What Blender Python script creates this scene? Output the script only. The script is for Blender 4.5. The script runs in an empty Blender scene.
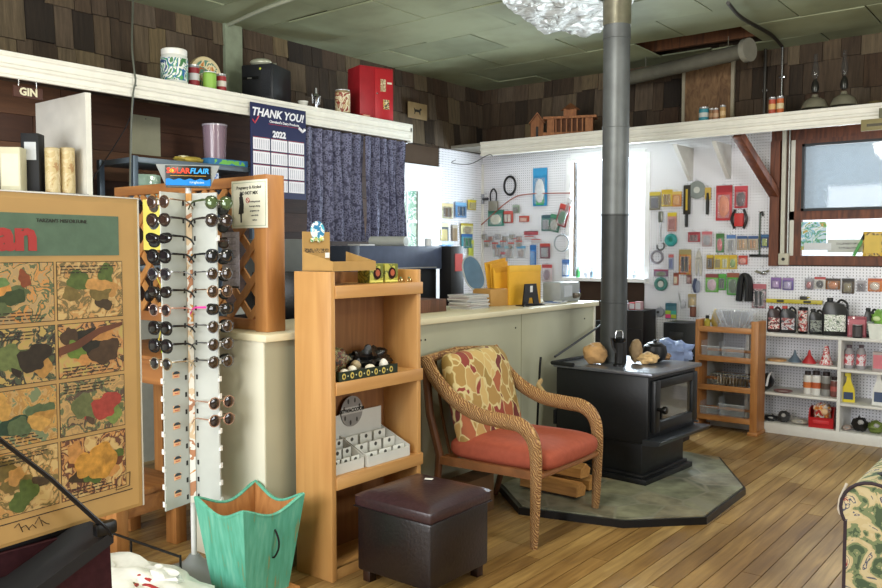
import bpy, bmesh, math, random
from mathutils import Vector, Matrix, noise
random.seed(7)
PI = math.pi
S = bpy.context.scene
C = bpy.context.scene.collection

# ------------------------------------------------------------ camera
F = 830.0; CX, CY = 441.0, 294.0; H = 1.55
YAW = math.radians(38.4); PITCH = math.atan(44 / F)
cd = bpy.data.cameras.new('camera'); cam = bpy.data.objects.new('camera', cd); C.objects.link(cam)
cd.sensor_fit = 'HORIZONTAL'; cd.sensor_width = 36.0; cd.lens = 36.0 * F / 882.0
cd.clip_start = 0.05
cam.location = (0, 0, H); cam.rotation_euler = (PI / 2 - PITCH, 0, YAW)
S.camera = cam

# ------------------------------------------------------------ view + world + lights
S.view_settings.view_transform = 'Standard'; S.view_settings.look = 'None'
S.view_settings.gamma = 1.0; S.view_settings.use_curve_mapping = False
S.view_settings.exposure = 0.42
w = bpy.data.worlds.new('daylight'); S.world = w; w.use_nodes = True
w.node_tree.nodes['Background'].inputs[0].default_value = (0.80, 0.90, 1.0, 1)
w.node_tree.nodes['Background'].inputs[1].default_value = 1.6
def area(name, loc, rot, sx, sy, power, col):
    l = bpy.data.lights.new(name, 'AREA'); l.shape = 'RECTANGLE'; l.size = sx; l.size_y = sy
    l.energy = power; l.color = col
    o = bpy.data.objects.new(name, l); C.objects.link(o); o.location = loc; o.rotation_euler = rot
    return o
def fill_point(loc, r, power, col):  # added unseen point light that brightens room and ceiling; no fixture is built
    l = bpy.data.lights.new('fill_light', 'POINT'); l.shadow_soft_size = r; l.energy = power; l.color = col
    o = bpy.data.objects.new('fill_light', l); C.objects.link(o); o.location = loc; return o
fill_point((-1.6, 0.3, 2.85), .22, 80, (1.0, 0.93, 0.82))
fill_point((-2.1, 3.3, 2.9), .22, 50, (1.0, 0.95, 0.85))
fill_point((0.9, 3.2, 2.85), .22, 60, (1.0, 0.95, 0.86))
# added daylight fills on windowless rear and right walls, then the two back windows
area('daylight_fill', (-2.4, -1.85, 1.8), (PI / 2, 0, 0), 3.4, 1.9, 185, (0.96, 0.98, 1.0))
area('daylight_fill', (2.85, 3.5, 1.7), (PI / 2, 0, PI / 2), 3.0, 1.6, 70, (0.93, 0.97, 1.0))
area('daylight_fill', (-3.88, 7.66, 1.95), (PI / 2, 0, PI), 0.78, 1.2, 75, (0.80, 0.93, 1.0))
area('daylight_fill', (-1.2, 7.66, 2.0), (PI / 2, 0, PI), 1.5, 0.9, 40, (0.85, 0.93, 1.0))

# ------------------------------------------------------------ pixel <-> place helpers (planes of the room)
_fw = Vector((-math.sin(YAW) * math.cos(PITCH), math.cos(YAW) * math.cos(PITCH), -math.sin(PITCH)))
_rt = Vector((math.cos(YAW), math.sin(YAW), 0)); _up = _rt.cross(_fw); _o = Vector((0, 0, H))
def ray(x, y): return _fw + _rt * ((x - CX) / F) + _up * ((CY - y) / F)
def onz(x, y, z): d = ray(x, y); return _o + d * ((z - H) / d.z)
def ony(x, y, Y): d = ray(x, y); return _o + d * (Y / d.y)
def onx(x, y, X): d = ray(x, y); return _o + d * (X / d.x)
def ppm(p): return F / ((Vector(p) - _o).dot(_fw))

# ------------------------------------------------------------ colours and materials
def lin(h):
    if not isinstance(h, str): return h
    r = []
    for i in (0, 2, 4):
        v = int(h[i:i + 2], 16) / 255
        r.append(v / 12.92 if v <= .04045 else ((v + .055) / 1.055) ** 2.4)
    return tuple(r)
_mc = {}
def _new(key):
    m = bpy.data.materials.new(key); m.use_nodes = True
    nt = m.node_tree; b = nt.nodes['Principled BSDF']
    return m, nt, b
def N(nt, t, **kw):
    n = nt.nodes.new(t)
    for k, v in kw.items():
        if k in n.inputs: n.inputs[k].default_value = v
        else: setattr(n, k, v)
    return n
def ramp(nt, stops, interp='LINEAR'):
    r = nt.nodes.new('ShaderNodeValToRGB'); cr = r.color_ramp; cr.interpolation = interp
    while len(cr.elements) < len(stops): cr.elements.new(0.5)
    for e, (p, c) in zip(cr.elements, stops):
        e.position = p; e.color = (*lin(c), 1)
    return r
def coords(nt, scale=(1, 1, 1), rot=(0, 0, 0), kind='Object'):
    tc = nt.nodes.new('ShaderNodeTexCoord'); mp = nt.nodes.new('ShaderNodeMapping')
    mp.inputs['Scale'].default_value = scale; mp.inputs['Rotation'].default_value = rot
    nt.links.new(tc.outputs[kind], mp.inputs['Vector']); return mp
def bump(nt, b, height, strength=.3, dist=.01):
    bp = nt.nodes.new('ShaderNodeBump'); bp.inputs['Strength'].default_value = strength
    bp.inputs['Distance'].default_value = dist
    nt.links.new(height, bp.inputs['Height']); nt.links.new(bp.outputs[0], b.inputs['Normal'])
def M(col, rough=.5, metal=0.0, var=.06, spec=.4, bmp=0, coat=0, sc=14, emit=0):
    """plain surface with a little mottling in its own colour"""
    key = f'm_{col}_{rough}_{metal}_{var}_{bmp}_{coat}_{sc}_{emit}_{spec}'
    if key in _mc: return _mc[key]
    m, nt, b = _new('surface'); c = lin(col)
    n = N(nt, 'ShaderNodeTexNoise'); n.inputs['Scale'].default_value = sc; n.inputs['Detail'].default_value = 4
    mp = coords(nt); nt.links.new(mp.outputs[0], n.inputs['Vector'])
    r = ramp(nt, [(.3, tuple(v * (1 - var) for v in c)), (.7, tuple(min(1, v * (1 + var)) for v in c))])
    nt.links.new(n.outputs[0], r.inputs[0]); nt.links.new(r.outputs[0], b.inputs['Base Color'])
    b.inputs['Roughness'].default_value = rough; b.inputs['Metallic'].default_value = metal
    b.inputs['Specular IOR Level'].default_value = spec; b.inputs['Coat Weight'].default_value = coat
    if bmp: bump(nt, b, n.outputs[0], bmp)
    _mc[key] = m; return m
def clear(col='FFFFFF', rough=.05, alpha=.25):
    key = f'c_{col}_{rough}_{alpha}'
    if key in _mc: return _mc[key]
    m, nt, b = _new('clear_plastic')
    b.inputs['Base Color'].default_value = (*lin(col), 1); b.inputs['Roughness'].default_value = rough
    b.inputs['Alpha'].default_value = alpha; b.inputs['Specular IOR Level'].default_value = .8
    _mc[key] = m; return m
def wood(a, b_, rough=.45, grain=(1, 1, 12), sc=6, dist=1.5, bmp=.05, knots=False):
    key = f'w_{a}_{b_}_{rough}_{grain}_{sc}_{dist}'
    if key in _mc: return _mc[key]
    m, nt, b = _new('wood')
    mp = coords(nt, tuple(1.0 / g if g > 1 else 1.0 for g in grain))
    n = N(nt, 'ShaderNodeTexNoise'); n.inputs['Scale'].default_value = sc * 3; n.inputs['Detail'].default_value = 6
    n.inputs['Distortion'].default_value = dist
    nt.links.new(mp.outputs[0], n.inputs['Vector'])
    r = ramp(nt, [(.32, a), (.68, b_)])
    nt.links.new(n.outputs[0], r.inputs[0]); nt.links.new(r.outputs[0], b.inputs['Base Color'])
    b.inputs['Roughness'].default_value = rough
    bump(nt, b, n.outputs[0], bmp)
    _mc[key] = m; return m
def islands(stops, rough=.85, bmp=.5, streak=(30, 30, 3), amt=.55):
    """each separate board takes its own tone; grain along it"""
    m, nt, b = _new('weathered_boards')
    g = N(nt, 'ShaderNodeNewGeometry'); r = ramp(nt, stops)
    nt.links.new(g.outputs['Random Per Island'], r.inputs[0])
    mp = coords(nt, streak); n = N(nt, 'ShaderNodeTexNoise'); n.inputs['Scale'].default_value = 1.0
    n.inputs['Detail'].default_value = 8; n.inputs['Roughness'].default_value = .7
    nt.links.new(mp.outputs[0], n.inputs['Vector'])
    r2 = ramp(nt, [(.3, (1 - amt,) * 3), (.72, (1.0, 1.0, 1.0))]); nt.links.new(n.outputs[0], r2.inputs[0])
    mx = N(nt, 'ShaderNodeMix', data_type='RGBA', blend_type='MULTIPLY'); mx.inputs['Factor'].default_value = 1
    nt.links.new(r.outputs[0], mx.inputs[6]); nt.links.new(r2.outputs[0], mx.inputs[7])
    nt.links.new(mx.outputs[2], b.inputs['Base Color']); b.inputs['Roughness'].default_value = rough
    bump(nt, b, n.outputs[0], bmp); return m
def printed(palette, scale=20, dist=2.0, rough=.5, stretch=(1, 1, 1), detail=3, seed=0):
    """printed artwork: patches of ink in a few flat colours"""
    key = f'p_{palette}_{scale}_{dist}_{stretch}_{seed}_{rough}'
    if key in _mc: return _mc[key]
    m, nt, b = _new('printed_card'); mp = coords(nt, stretch); mp.inputs['Location'].default_value = (seed * 3.7, seed * 1.3, seed * 2.1)
    n = N(nt, 'ShaderNodeTexNoise'); n.inputs['Scale'].default_value = scale; n.inputs['Detail'].default_value = detail
    n.inputs['Distortion'].default_value = dist
    nt.links.new(mp.outputs[0], n.inputs['Vector'])
    k = len(palette); st = [(0 if i == 0 else .34 + .32 * i / k, c) for i, c in enumerate(palette)]
    r = ramp(nt, st, 'CONSTANT'); nt.links.new(n.outputs[0], r.inputs[0])
    nt.links.new(r.outputs[0], b.inputs['Base Color']); b.inputs['Roughness'].default_value = rough
    _mc[key] = m; return m
WHITE = 'ECEAE4'; BLACK = '17171A'; CHROME = M('B8BABF', .25, 1.0, .03)

# ------------------------------------------------------------ mesh builder
class MB:
    def __init__(self): self.bm = bmesh.new(); self.mi = 0; self.X = None
    def _fin(self, vs, faces=None):
        if self.X is not None: bmesh.ops.transform(self.bm, matrix=self.X, verts=vs)
        fs = faces if faces is not None else {f for v in vs for f in v.link_faces}
        for f in fs: f.material_index = self.mi; f.smooth = True
        return self
    def box(self, x0, x1, y0, y1, z0, z1, bev=0, seg=2, mat=None, rot=None):
        r = bmesh.ops.create_cube(self.bm, size=1); vs = r['verts']
        c = Vector(((x0 + x1) / 2, (y0 + y1) / 2, (z0 + z1) / 2)); s = (abs(x1 - x0), abs(y1 - y0), abs(z1 - z0))
        bmesh.ops.scale(self.bm, vec=s, verts=vs)
        if bev:
            es = list({e for v in vs for e in v.link_edges})
            r = bmesh.ops.bevel(self.bm, geom=es, offset=min(bev, min(s) * .49), segments=seg, profile=.5, affect='EDGES')
            vs = list({v for f in r['faces'] for v in f.verts} | {v for v in vs if v.is_valid})
        if rot: bmesh.ops.transform(self.bm, matrix=rot, verts=vs)
        bmesh.ops.translate(self.bm, vec=c, verts=vs)
        return self._fin(vs)
    def cbox(self, c, s, bev=0, rot=None):
        return self.box(c[0] - s[0] / 2, c[0] + s[0] / 2, c[1] - s[1] / 2, c[1] + s[1] / 2, c[2] - s[2] / 2, c[2] + s[2] / 2, bev, rot=rot)
    def beam(self, p0, p1, w, t, up=(0, 0, 1), bev=0):
        """rectangular bar from p0 to p1"""
        p0, p1 = Vector(p0), Vector(p1); d = p1 - p0; L = d.length; z = d.normalized(); x = Vector(up).cross(z)
        if x.length < 1e-4: x = Vector((1, 0, 0)).cross(z)
        if x.length < 1e-4: x = Vector((0, 1, 0)).cross(z)
        x.normalize(); y = z.cross(x); R = Matrix((x, y, z)).transposed().to_4x4()
        c = (p0 + p1) / 2
        return self.box(c.x - w / 2, c.x + w / 2, c.y - t / 2, c.y + t / 2, c.z - L / 2, c.z + L / 2, bev, rot=R)
    def tube(self, pts, r, seg=10, flat=None, cap=True, closed=False, up=(0, 0, 1)):
        pts = [Vector(p) for p in pts]; n = len(pts); rs = r if isinstance(r, (list, tuple)) else [r] * n
        rings = []; prev = None
        for i, p in enumerate(pts):
            if closed: t = pts[(i + 1) % n] - pts[i - 1]
            else: t = pts[min(i + 1, n - 1)] - pts[max(i - 1, 0)]
            t.normalize()
            if prev is None:
                a = Vector(up).cross(t)
                if a.length < 1e-3: a = Vector((1, 0, 0)).cross(t)
                if a.length < 1e-3: a = Vector((0, 1, 0)).cross(t)
            else: a = prev - t * prev.dot(t)
            a.normalize(); prev = a; b = t.cross(a)
            fa, fb = flat if flat else (1, 1)
            rings.append([self.bm.verts.new(p + (a * math.cos(2 * PI * k / seg) * fa + b * math.sin(2 * PI * k / seg) * fb) * rs[i]) for k in range(seg)])
        m = n if closed else n - 1
        for i in range(m):
            A, B = rings[i], rings[(i + 1) % n]
            for k in range(seg): self.bm.faces.new((A[k], A[(k + 1) % seg], B[(k + 1) % seg], B[k]))
        if cap and not closed:
            self.bm.faces.new(rings[0][::-1]); self.bm.faces.new(rings[-1])
        return self._fin([v for q in rings for v in q])
    def cyl(self, p0, p1, r0, r1=None, seg=20): return self.tube([p0, p1], [r0, r0 if r1 is None else r1], seg)
    def lathe(self, prof, o=(0, 0, 0), seg=24, axis='Z', sx=1, sy=1):
        rings = []; o = Vector(o)
        for r, z in prof:
            ring = []
            for k in range(seg):
                a = 2 * PI * k / seg; x, y = max(r, 1e-5) * math.cos(a) * sx, max(r, 1e-5) * math.sin(a) * sy
                v = (x, y, z) if axis == 'Z' else (z, x, y) if axis == 'X' else (x, z, y)
                ring.append(self.bm.verts.new(o + Vector(v)))
            rings.append(ring)
        for A, B in zip(rings, rings[1:]):
            for k in range(seg): self.bm.faces.new((A[k], A[(k + 1) % seg], B[(k + 1) % seg], B[k]))
        self.bm.faces.new(rings[0][::-1]); self.bm.faces.new(rings[-1])
        return self._fin([v for q in rings for v in q])
    def prism(self, pts, y0, y1, plane='xz', o=(0, 0, 0)):
        """outline in a plane, given depth y0..y1 across it"""
        o = Vector(o)
        def V(a, b, d): return o + Vector((a, d, b) if plane == 'xz' else (a, b, d) if plane == 'xy' else (d, a, b))
        A = [self.bm.verts.new(V(a, b, y0)) for a, b in pts]; B = [self.bm.verts.new(V(a, b, y1)) for a, b in pts]
        n = len(pts)
        self.bm.faces.new(A); self.bm.faces.new(B[::-1])
        for i in range(n): self.bm.faces.new((A[i], B[i], B[(i + 1) % n], A[(i + 1) % n]))
        return self._fin(A + B)
    def ball(self, c, s, u=16, v=10, rough=0, seed=0, fr=3.0):
        r = bmesh.ops.create_uvsphere(self.bm, u_segments=u, v_segments=v, radius=1); vs = r['verts']
        s = s if isinstance(s, (list, tuple)) else (s,) * 3
        for q in vs:
            k = 1 + rough * noise.noise(q.co * fr + Vector((seed, seed * .7, 0))) if rough else 1
            q.co = Vector((q.co.x * s[0] * k, q.co.y * s[1] * k, q.co.z * s[2] * k)) + Vector(c)
        return self._fin(vs)
    def sheet(self, fn, nu, nv, thick=0):
        """surface fn(u,v)->point; with thickness when asked"""
        g = [[self.bm.verts.new(fn(i / nu, j / nv)) for j in range(nv + 1)] for i in range(nu + 1)]
        fs = [self.bm.faces.new((g[i][j], g[i + 1][j], g[i + 1][j + 1], g[i][j + 1])) for i in range(nu) for j in range(nv)]
        vs = [v for q in g for v in q]
        if thick:
            self.bm.normal_update()
            r = bmesh.ops.solidify(self.bm, geom=fs, thickness=thick)
            vs = list(set(vs) | {v for f in r['geom'] if isinstance(f, bmesh.types.BMFace) for v in f.verts})
        return self._fin(vs)
    def build(self, name, mats, parent=None, loc=None, flatshade=False):
        bm = self.bm; bmesh.ops.recalc_face_normals(bm, faces=bm.faces[:])
        for e in bm.edges:
            if len(e.link_faces) == 2:
                try: a = e.calc_face_angle()
                except Exception: a = 0
                if a > .62 or flatshade: e.smooth = False
        me = bpy.data.meshes.new(name); bm.to_mesh(me); bm.free()
        for m in (mats if isinstance(mats, (list, tuple)) else [mats]): me.materials.append(m)
        o = bpy.data.objects.new(name, me); C.objects.link(o)
        if parent is not None: o.parent = parent
        if loc is not None: o.location = loc
        return o
def tag(o, label, cat, group=None, kind=None):
    o['label'] = label; o['category'] = cat
    if group: o['group'] = group
    if kind: o['kind'] = kind
    return o
def T(name, label, cat, loc=(0, 0, 0), rz=0, group=None, tilt=0):
    o = bpy.data.objects.new(name, None); C.objects.link(o); o.empty_display_size = .05
    o.location = loc; o.rotation_euler = (0, math.radians(tilt), math.radians(rz)); return tag(o, label, cat, group)
def struct(o): o['kind'] = 'structure'; return o
def kids(o): return [c for c in bpy.data.objects if c.parent is o]
def clone(o, parent=None, name=None):
    c = o.copy(); C.objects.link(c)
    if parent is not None: c.parent = parent
    for ch in kids(o): clone(ch, c)
    return c
def text(s, size, loc, mat, parent, name='lettering', bold=.0, align='CENTER', rz=0, thick=.0006, sx=1, shear=0, ext=None, tilt=0):
    """lettering standing in the local xz plane, read from -y"""
    cu = bpy.data.curves.new('t', 'FONT'); cu.body = s; cu.size = size; cu.align_x = align; cu.align_y = 'CENTER'
    cu.extrude = thick; cu.offset = bold * size; cu.shear = shear; cu.resolution_u = 2
    to = bpy.data.objects.new('t', cu); C.objects.link(to)
    dg = bpy.context.evaluated_depsgraph_get(); me = bpy.data.meshes.new_from_object(to.evaluated_get(dg))
    bpy.data.objects.remove(to); bpy.data.curves.remove(cu)
    me.transform(Matrix.Translation(loc) @ Matrix.Rotation(math.radians(rz), 4, 'Z') @ Matrix.Rotation(math.radians(tilt), 4, 'Y') @ Matrix.Rotation(PI / 2, 4, 'X') @ Matrix.Scale(sx, 4, (1, 0, 0)))
    me.name = name; me.materials.clear(); me.materials.append(mat)
    o = bpy.data.objects.new(name, me); C.objects.link(o); o.parent = parent; return o
def arc(cx, cy, r, a0, a1, n=12):
    return [(cx + r * math.cos(math.radians(a0 + (a1 - a0) * i / n)), cy + r * math.sin(math.radians(a0 + (a1 - a0) * i / n))) for i in range(n + 1)]
def smooth_path(pts, n=6):
    """Catmull-Rom through the points"""
    P = [Vector(p) for p in pts]; P = [P[0] * 2 - P[1]] + P + [P[-1] * 2 - P[-2]]; out = []
    for i in range(1, len(P) - 2):
        for k in range(n):
            t = k / n; a, b, c, d = P[i - 1:i + 3]
            out.append(.5 * ((2 * b) + (-a + c) * t + (2 * a - 5 * b + 4 * c - d) * t * t + (-a + 3 * b - 3 * c + d) * t ** 3))
    out.append(P[-2]); return out
# ============================================================ ROOM
XL, YB, ZC = -5.44, 7.6, 3.32
XR, YF = 3.0, -2.0
LX, LY, SZ = -4.8, 6.98, 2.65      # front edges of the deep shelves that run round the room, and their height

# floor: long boards
def floor_mat():
    m, nt, b = _new('floorboards')
    g = N(nt, 'ShaderNodeNewGeometry'); r = ramp(nt, [(0, 'A8844E'), (.3, 'BC955A'), (.55, 'D0AC6C'), (.8, 'BE9C68'), (1, 'DCB876')])
    nt.links.new(g.outputs['Random Per Island'], r.inputs[0])
    mp = coords(nt, (14, 1.0, 1)); n = N(nt, 'ShaderNodeTexNoise'); n.inputs['Scale'].default_value = 2.2; n.inputs['Detail'].default_value = 8
    n.inputs['Distortion'].default_value = .8
    nt.links.new(mp.outputs[0], n.inputs['Vector']); r2 = ramp(nt, [(.28, 'A89A86'), (.7, 'FFFFFF')]); nt.links.new(n.outputs[0], r2.inputs[0])
    mp2 = coords(nt, (1, 1, 1)); n2 = N(nt, 'ShaderNodeTexNoise'); n2.inputs['Scale'].default_value = 1.3; n2.inputs['Detail'].default_value = 5
    nt.links.new(mp2.outputs[0], n2.inputs['Vector']); r3 = ramp(nt, [(.35, 'B5AA9C'), (.65, 'FFFFFF')]); nt.links.new(n2.outputs[0], r3.inputs[0])
    a = N(nt, 'ShaderNodeMix', data_type='RGBA', blend_type='MULTIPLY'); a.inputs['Factor'].default_value = .8
    nt.links.new(r.outputs[0], a.inputs[6]); nt.links.new(r2.outputs[0], a.inputs[7])
    c = N(nt, 'ShaderNodeMix', data_type='RGBA', blend_type='MULTIPLY'); c.inputs['Factor'].default_value = .8
    nt.links.new(a.outputs[2], c.inputs[6]); nt.links.new(r3.outputs[0], c.inputs[7])
    nt.links.new(c.outputs[2], b.inputs['Base Color'])
    rr = N(nt, 'ShaderNodeMapRange'); rr.inputs['To Min'].default_value = .24; rr.inputs['To Max'].default_value = .5
    nt.links.new(n2.outputs[0], rr.inputs[0]); nt.links.new(rr.outputs[0], b.inputs['Roughness'])
    bump(nt, b, n.outputs[0], .12); return m
mb = MB(); wd = .094
x = XL
while x < XR:
    y = YF + random.uniform(-1.5, 0)
    while y < YB:
        L = random.uniform(1.1, 2.6); y1 = min(y + L, YB)
        if y1 > YF: mb.box(x + .002, x + wd - .002, max(y, YF) + .002, y1 - .002, -.02, 0)
        y += L
    x += wd
struct(mb.build('floor', floor_mat()))
struct(MB().box(XL - .1, XR + .1, YF - .1, YB + .1, -.12, -.021).build('floor', M('1E140C', .9)))

# ceiling: greenish fibre boards hung a little unevenly
def ceil_mat():
    m, nt, b = _new('ceiling_board'); g = N(nt, 'ShaderNodeNewGeometry')
    r = ramp(nt, [(0, '8E967A'), (.5, '9AA282'), (1, 'A6AC8C')]); nt.links.new(g.outputs['Random Per Island'], r.inputs[0])
    n = N(nt, 'ShaderNodeTexNoise'); n.inputs['Scale'].default_value = 1.6; n.inputs['Detail'].default_value = 6
    mp = coords(nt); nt.links.new(mp.outputs[0], n.inputs['Vector'])
    r2 = ramp(nt, [(.3, 'B8B6AC'), (.65, 'FFFFFF')]); nt.links.new(n.outputs[0], r2.inputs[0])
    mx = N(nt, 'ShaderNodeMix', data_type='RGBA', blend_type='MULTIPLY'); mx.inputs['Factor'].default_value = .8
    nt.links.new(r.outputs[0], mx.inputs[6]); nt.links.new(r2.outputs[0], mx.inputs[7]); nt.links.new(mx.outputs[2], b.inputs['Base Color'])
    b.inputs['Roughness'].default_value = .7; return m
mb = MB(); rnd = random.Random(3)
pw, pl = .58, .90
j = 0; y = YF
while y < YB - .01:
    x = XL - (pl / 2 if j % 2 else 0)
    while x < XR:
        x0, x1, y1 = max(x, XL), min(x + pl, XR), min(y + pw, YB)
        hole = (-3.3 < (x0 + x1) / 2 < -2.4 and 6.45 < (y + y1) / 2 < 7.25)
        if x1 - x0 > .05 and not hole:
            vs0 = len(mb.bm.verts)
            d = rnd.uniform(0, .016)
            R = Matrix.Rotation(rnd.uniform(-.012, .012), 4, 'X') @ Matrix.Rotation(rnd.uniform(-.008, .008), 4, 'Y')
            mb.box(x0 + .006, x1 - .006, y + .006, y1 - .006, ZC - d, ZC + .012 - d, rot=R)
        x += pl
    y += pw; j += 1
struct(mb.build('ceiling', ceil_mat()))
struct(MB().box(XL - .1, XR + .1, YF - .1, YB + .1, ZC + .16, ZC + .2).build('ceiling', M('0E0D0B', .95)))
mb = MB()
for yy_ in (6.35, 6.75, 7.15): mb.box(XL, XR, yy_, yy_ + .045, ZC + .02, ZC + .16)
struct(mb.build('trim_1', wood('4A2C16', '6A4020', .8)))

# shingles on the upper walls
SH = islands([(0, '2E251D'), (.2, '46382A'), (.45, '5C4B3A'), (.6, '6A5C4C'), (.75, '4A3424'), (.9, '74654F'), (1, '82704F')], .9, .7, (40, 40, 2.5), .6)
def shingles(name, along0, along1, wall, z0, z1, rows):
    mb = MB(); rr = random.Random(hash(name) % 1000 if False else len(name) * 7)
    hgt = (z1 - z0) / rows
    for r in range(-1, rows + 1):
        a = along0 - rr.uniform(0, .1)
        while a < along1:
            wdt = rr.uniform(.09, .21); b0, b1 = max(a, along0), min(a + wdt - .004, along1)
            zb = z0 + r * hgt + rr.uniform(-.014, .014); zt = min(zb + hgt * 1.12, z1)
            zb = max(zb, z0 - .02)
            if b1 - b0 > .012 and zt - zb > .02:
                th = .022 + rr.uniform(0, .012)
                pr_ = [(0, zt), (0, zb), (th, zb), (.006, zt)]
                if wall == 'b': mb.prism([(YB - p, q) for p, q in pr_], b0, b1, plane='yz')
                else:
                    mb.prism([(XL + p, q) for p, q in pr_], b0, b1, plane='xz')
            a += wdt
    return struct(mb.build(name, SH))
shingles('wall_back', XL, XR, 'b', 2.63, ZC + .1, 3)
shingles('wall_left', YF, YB, 'l', 2.63, ZC + .1, 3)

# pegboard
def peg_mat(ax):
    m, nt, b = _new('pegboard'); tc = nt.nodes.new('ShaderNodeTexCoord'); sp = nt.nodes.new('ShaderNodeSeparateXYZ')
    nt.links.new(tc.outputs['Object'], sp.inputs[0])
    def cell(out):
        q = N(nt, 'ShaderNodeMath', operation='MULTIPLY'); nt.links.new(out, q.inputs[0]); q.inputs[1].default_value = 1 / .0254
        f = N(nt, 'ShaderNodeMath', operation='FRACT'); nt.links.new(q.outputs[0], f.inputs[0])
        s = N(nt, 'ShaderNodeMath', operation='SUBTRACT'); nt.links.new(f.outputs[0], s.inputs[0]); s.inputs[1].default_value = .5
        p = N(nt, 'ShaderNodeMath', operation='POWER'); nt.links.new(s.outputs[0], p.inputs[0]); p.inputs[1].default_value = 2; return p
    u, v = cell(sp.outputs[ax]), cell(sp.outputs[2])
    ad = N(nt, 'ShaderNodeMath', operation='ADD'); nt.links.new(u.outputs[0], ad.inputs[0]); nt.links.new(v.outputs[0], ad.inputs[1])
    lt = N(nt, 'ShaderNodeMath', operation='LESS_THAN'); nt.links.new(ad.outputs[0], lt.inputs[0]); lt.inputs[1].default_value = .035
    r = ramp(nt, [(0, 'EDEDF4'), (1, '85858F')]); nt.links.new(lt.outputs[0], r.inputs[0])
    nt.links.new(r.outputs[0], b.inputs['Base Color']); b.inputs['Roughness'].default_value = .35; return m
PEG = peg_mat('X')
def wallbox(name, m, *a, **k): return struct(MB().box(*a, **k).build(name, m))
# back wall pieces around the two windows
W0, W1, WZ0, WZ1 = -4.30, -3.48, 1.27, 2.50
wallbox('wall_back', PEG, XL, W0, YB, YB + .012, 0, 2.63)
wallbox('wall_back', PEG, W0, W1, YB, YB + .012, WZ1, 2.63)
wallbox('wall_back', PEG, W1, -2.30, YB, YB + .012, 0, 2.63)
wallbox('wall_back', M('3A281C', .8), W0, W1, YB + .02, YB + .03, 0, WZ0)
BR = wood('4B2413', '7A4226', .55, (1, 1, 8))
R0, R1 = -2.13, 0.2
wallbox('wall_back', BR, -2.30, R0, YB, YB + .03, 1.41, 2.62)
wallbox('wall_back', PEG, -2.30, XR, YB, YB + .012, 0, 1.41)
wallbox('wall_back', BR, R1, XR, YB, YB + .02, 1.41, 2.62)
wallbox('wall_back', BR, R0, R1, YB, YB + .02, 2.50, 2.62)
# solid back behind everything
mb = MB()
for (a, b_, c, d) in ((XL - .1, W0, 0, ZC + .2), (W0, W1, 0, WZ0), (W0, W1, WZ1, ZC + .2), (W1, R0, 0, ZC + .2), (R0, R1, 0, 1.50), (R0, R1, 2.50, ZC + .2), (R1, XR + .1, 0, ZC + .2)):
    mb.box(a, b_, YB + .03, YB + .12, c, d)
struct(mb.build('wall_back', M('4A3A2C', .9)))
# left wall: boards, pegboard near the corner
BD = islands([(0, '3B2114'), (.35, '4E2D1B'), (.7, '5B3823'), (1, '6E4A30')], .7, .35, (3, 3, 30), .45)
mb = MB(); rnd = random.Random(5)
z = 1.1
while z < 2.62:
    h = rnd.uniform(.16, .21); y = YF
    while y < 5.95:
        L = rnd.uniform(1.4, 2.6); mb.box(XL, XL + .02, y + .002, min(y + L, 5.95) - .002, z + .003, min(z + h, 2.63)); y += L
    z += h
struct(mb.build('wall_left', BD))
wallbox('wall_left', M('A8A79B', .7), XL, XL + .012, YF, 5.85, 0, 1.1)
wallbox('wall_left', peg_mat('Y'), XL, XL + .014, 6.82, YB, 0, 2.63)
wallbox('wall_left', M('4A3A2C', .9), XL - .12, XL, YF - .1, YB + .1, 0, ZC + .2)
wallbox('wall_right', M('9C9A8C', .8), XR, XR + .1, YF - .1, YB + .1, 0, ZC + .2)
wallbox('wall_front', M('A09E90', .8), XL, XR, YF - .1, YF, 0, ZC + .2)
wallbox('trim_2', M('E4E2DC', .5), XL + .014, XL + .026, YB - .03, YB, 1.0, 2.5)

# the deep shelf that runs round two walls: board + ribbed white fascia
WP = M('E6E4DA', .45, 0, .04)
def fascia(name, side, a0, a1):
    pr_ = [(0, SZ - .142), (0, SZ), (.028, SZ), (.030, SZ - .022), (.020, SZ - .03), (.020, SZ - .062), (.028, SZ - .07), (.028, SZ - .085), (.016, SZ - .094), (.016, SZ - .12), (.024, SZ - .126), (.024, SZ - .142)]
    mb = MB()
    if side == 'l': mb.prism([(LX + p, q) for p, q in pr_], a0, a1, plane='xz')
    else: mb.prism([(LY - p, q) for p, q in pr_], a0, a1, plane='yz')
    return struct(mb.build(name, WP))
fascia('trim_3', 'l', YF, 5.62)
fascia('trim_4', 'b', -5.0, XR)
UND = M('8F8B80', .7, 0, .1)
wallbox('trim_5', wood('3B2618', '5A4030', .8, (1, 12, 1)), XL, LX, YF, 5.62, SZ - .03, SZ - .004)
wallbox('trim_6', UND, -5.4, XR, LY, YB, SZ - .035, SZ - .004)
wallbox('trim_7', WP, LX - .02, LX + .02, 5.60, 5.63, SZ - .155, SZ)
# painted green post board on the upper left wall, small white one beside
p0, p1 = onx(226, 98, XL + .05), onx(243, 98, XL + .05)
wallbox('trim_8', M('8C9680', .7, 0, .12, bmp=.1), XL + .02, XL + .05, p0.y, p1.y, SZ, ZC)
p2 = onx(251, 98, XL + .05)
wallbox('trim_9', M('7C8272', .7), XL + .02, XL + .045, p1.y, p2.y, SZ, SZ + .2)

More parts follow.
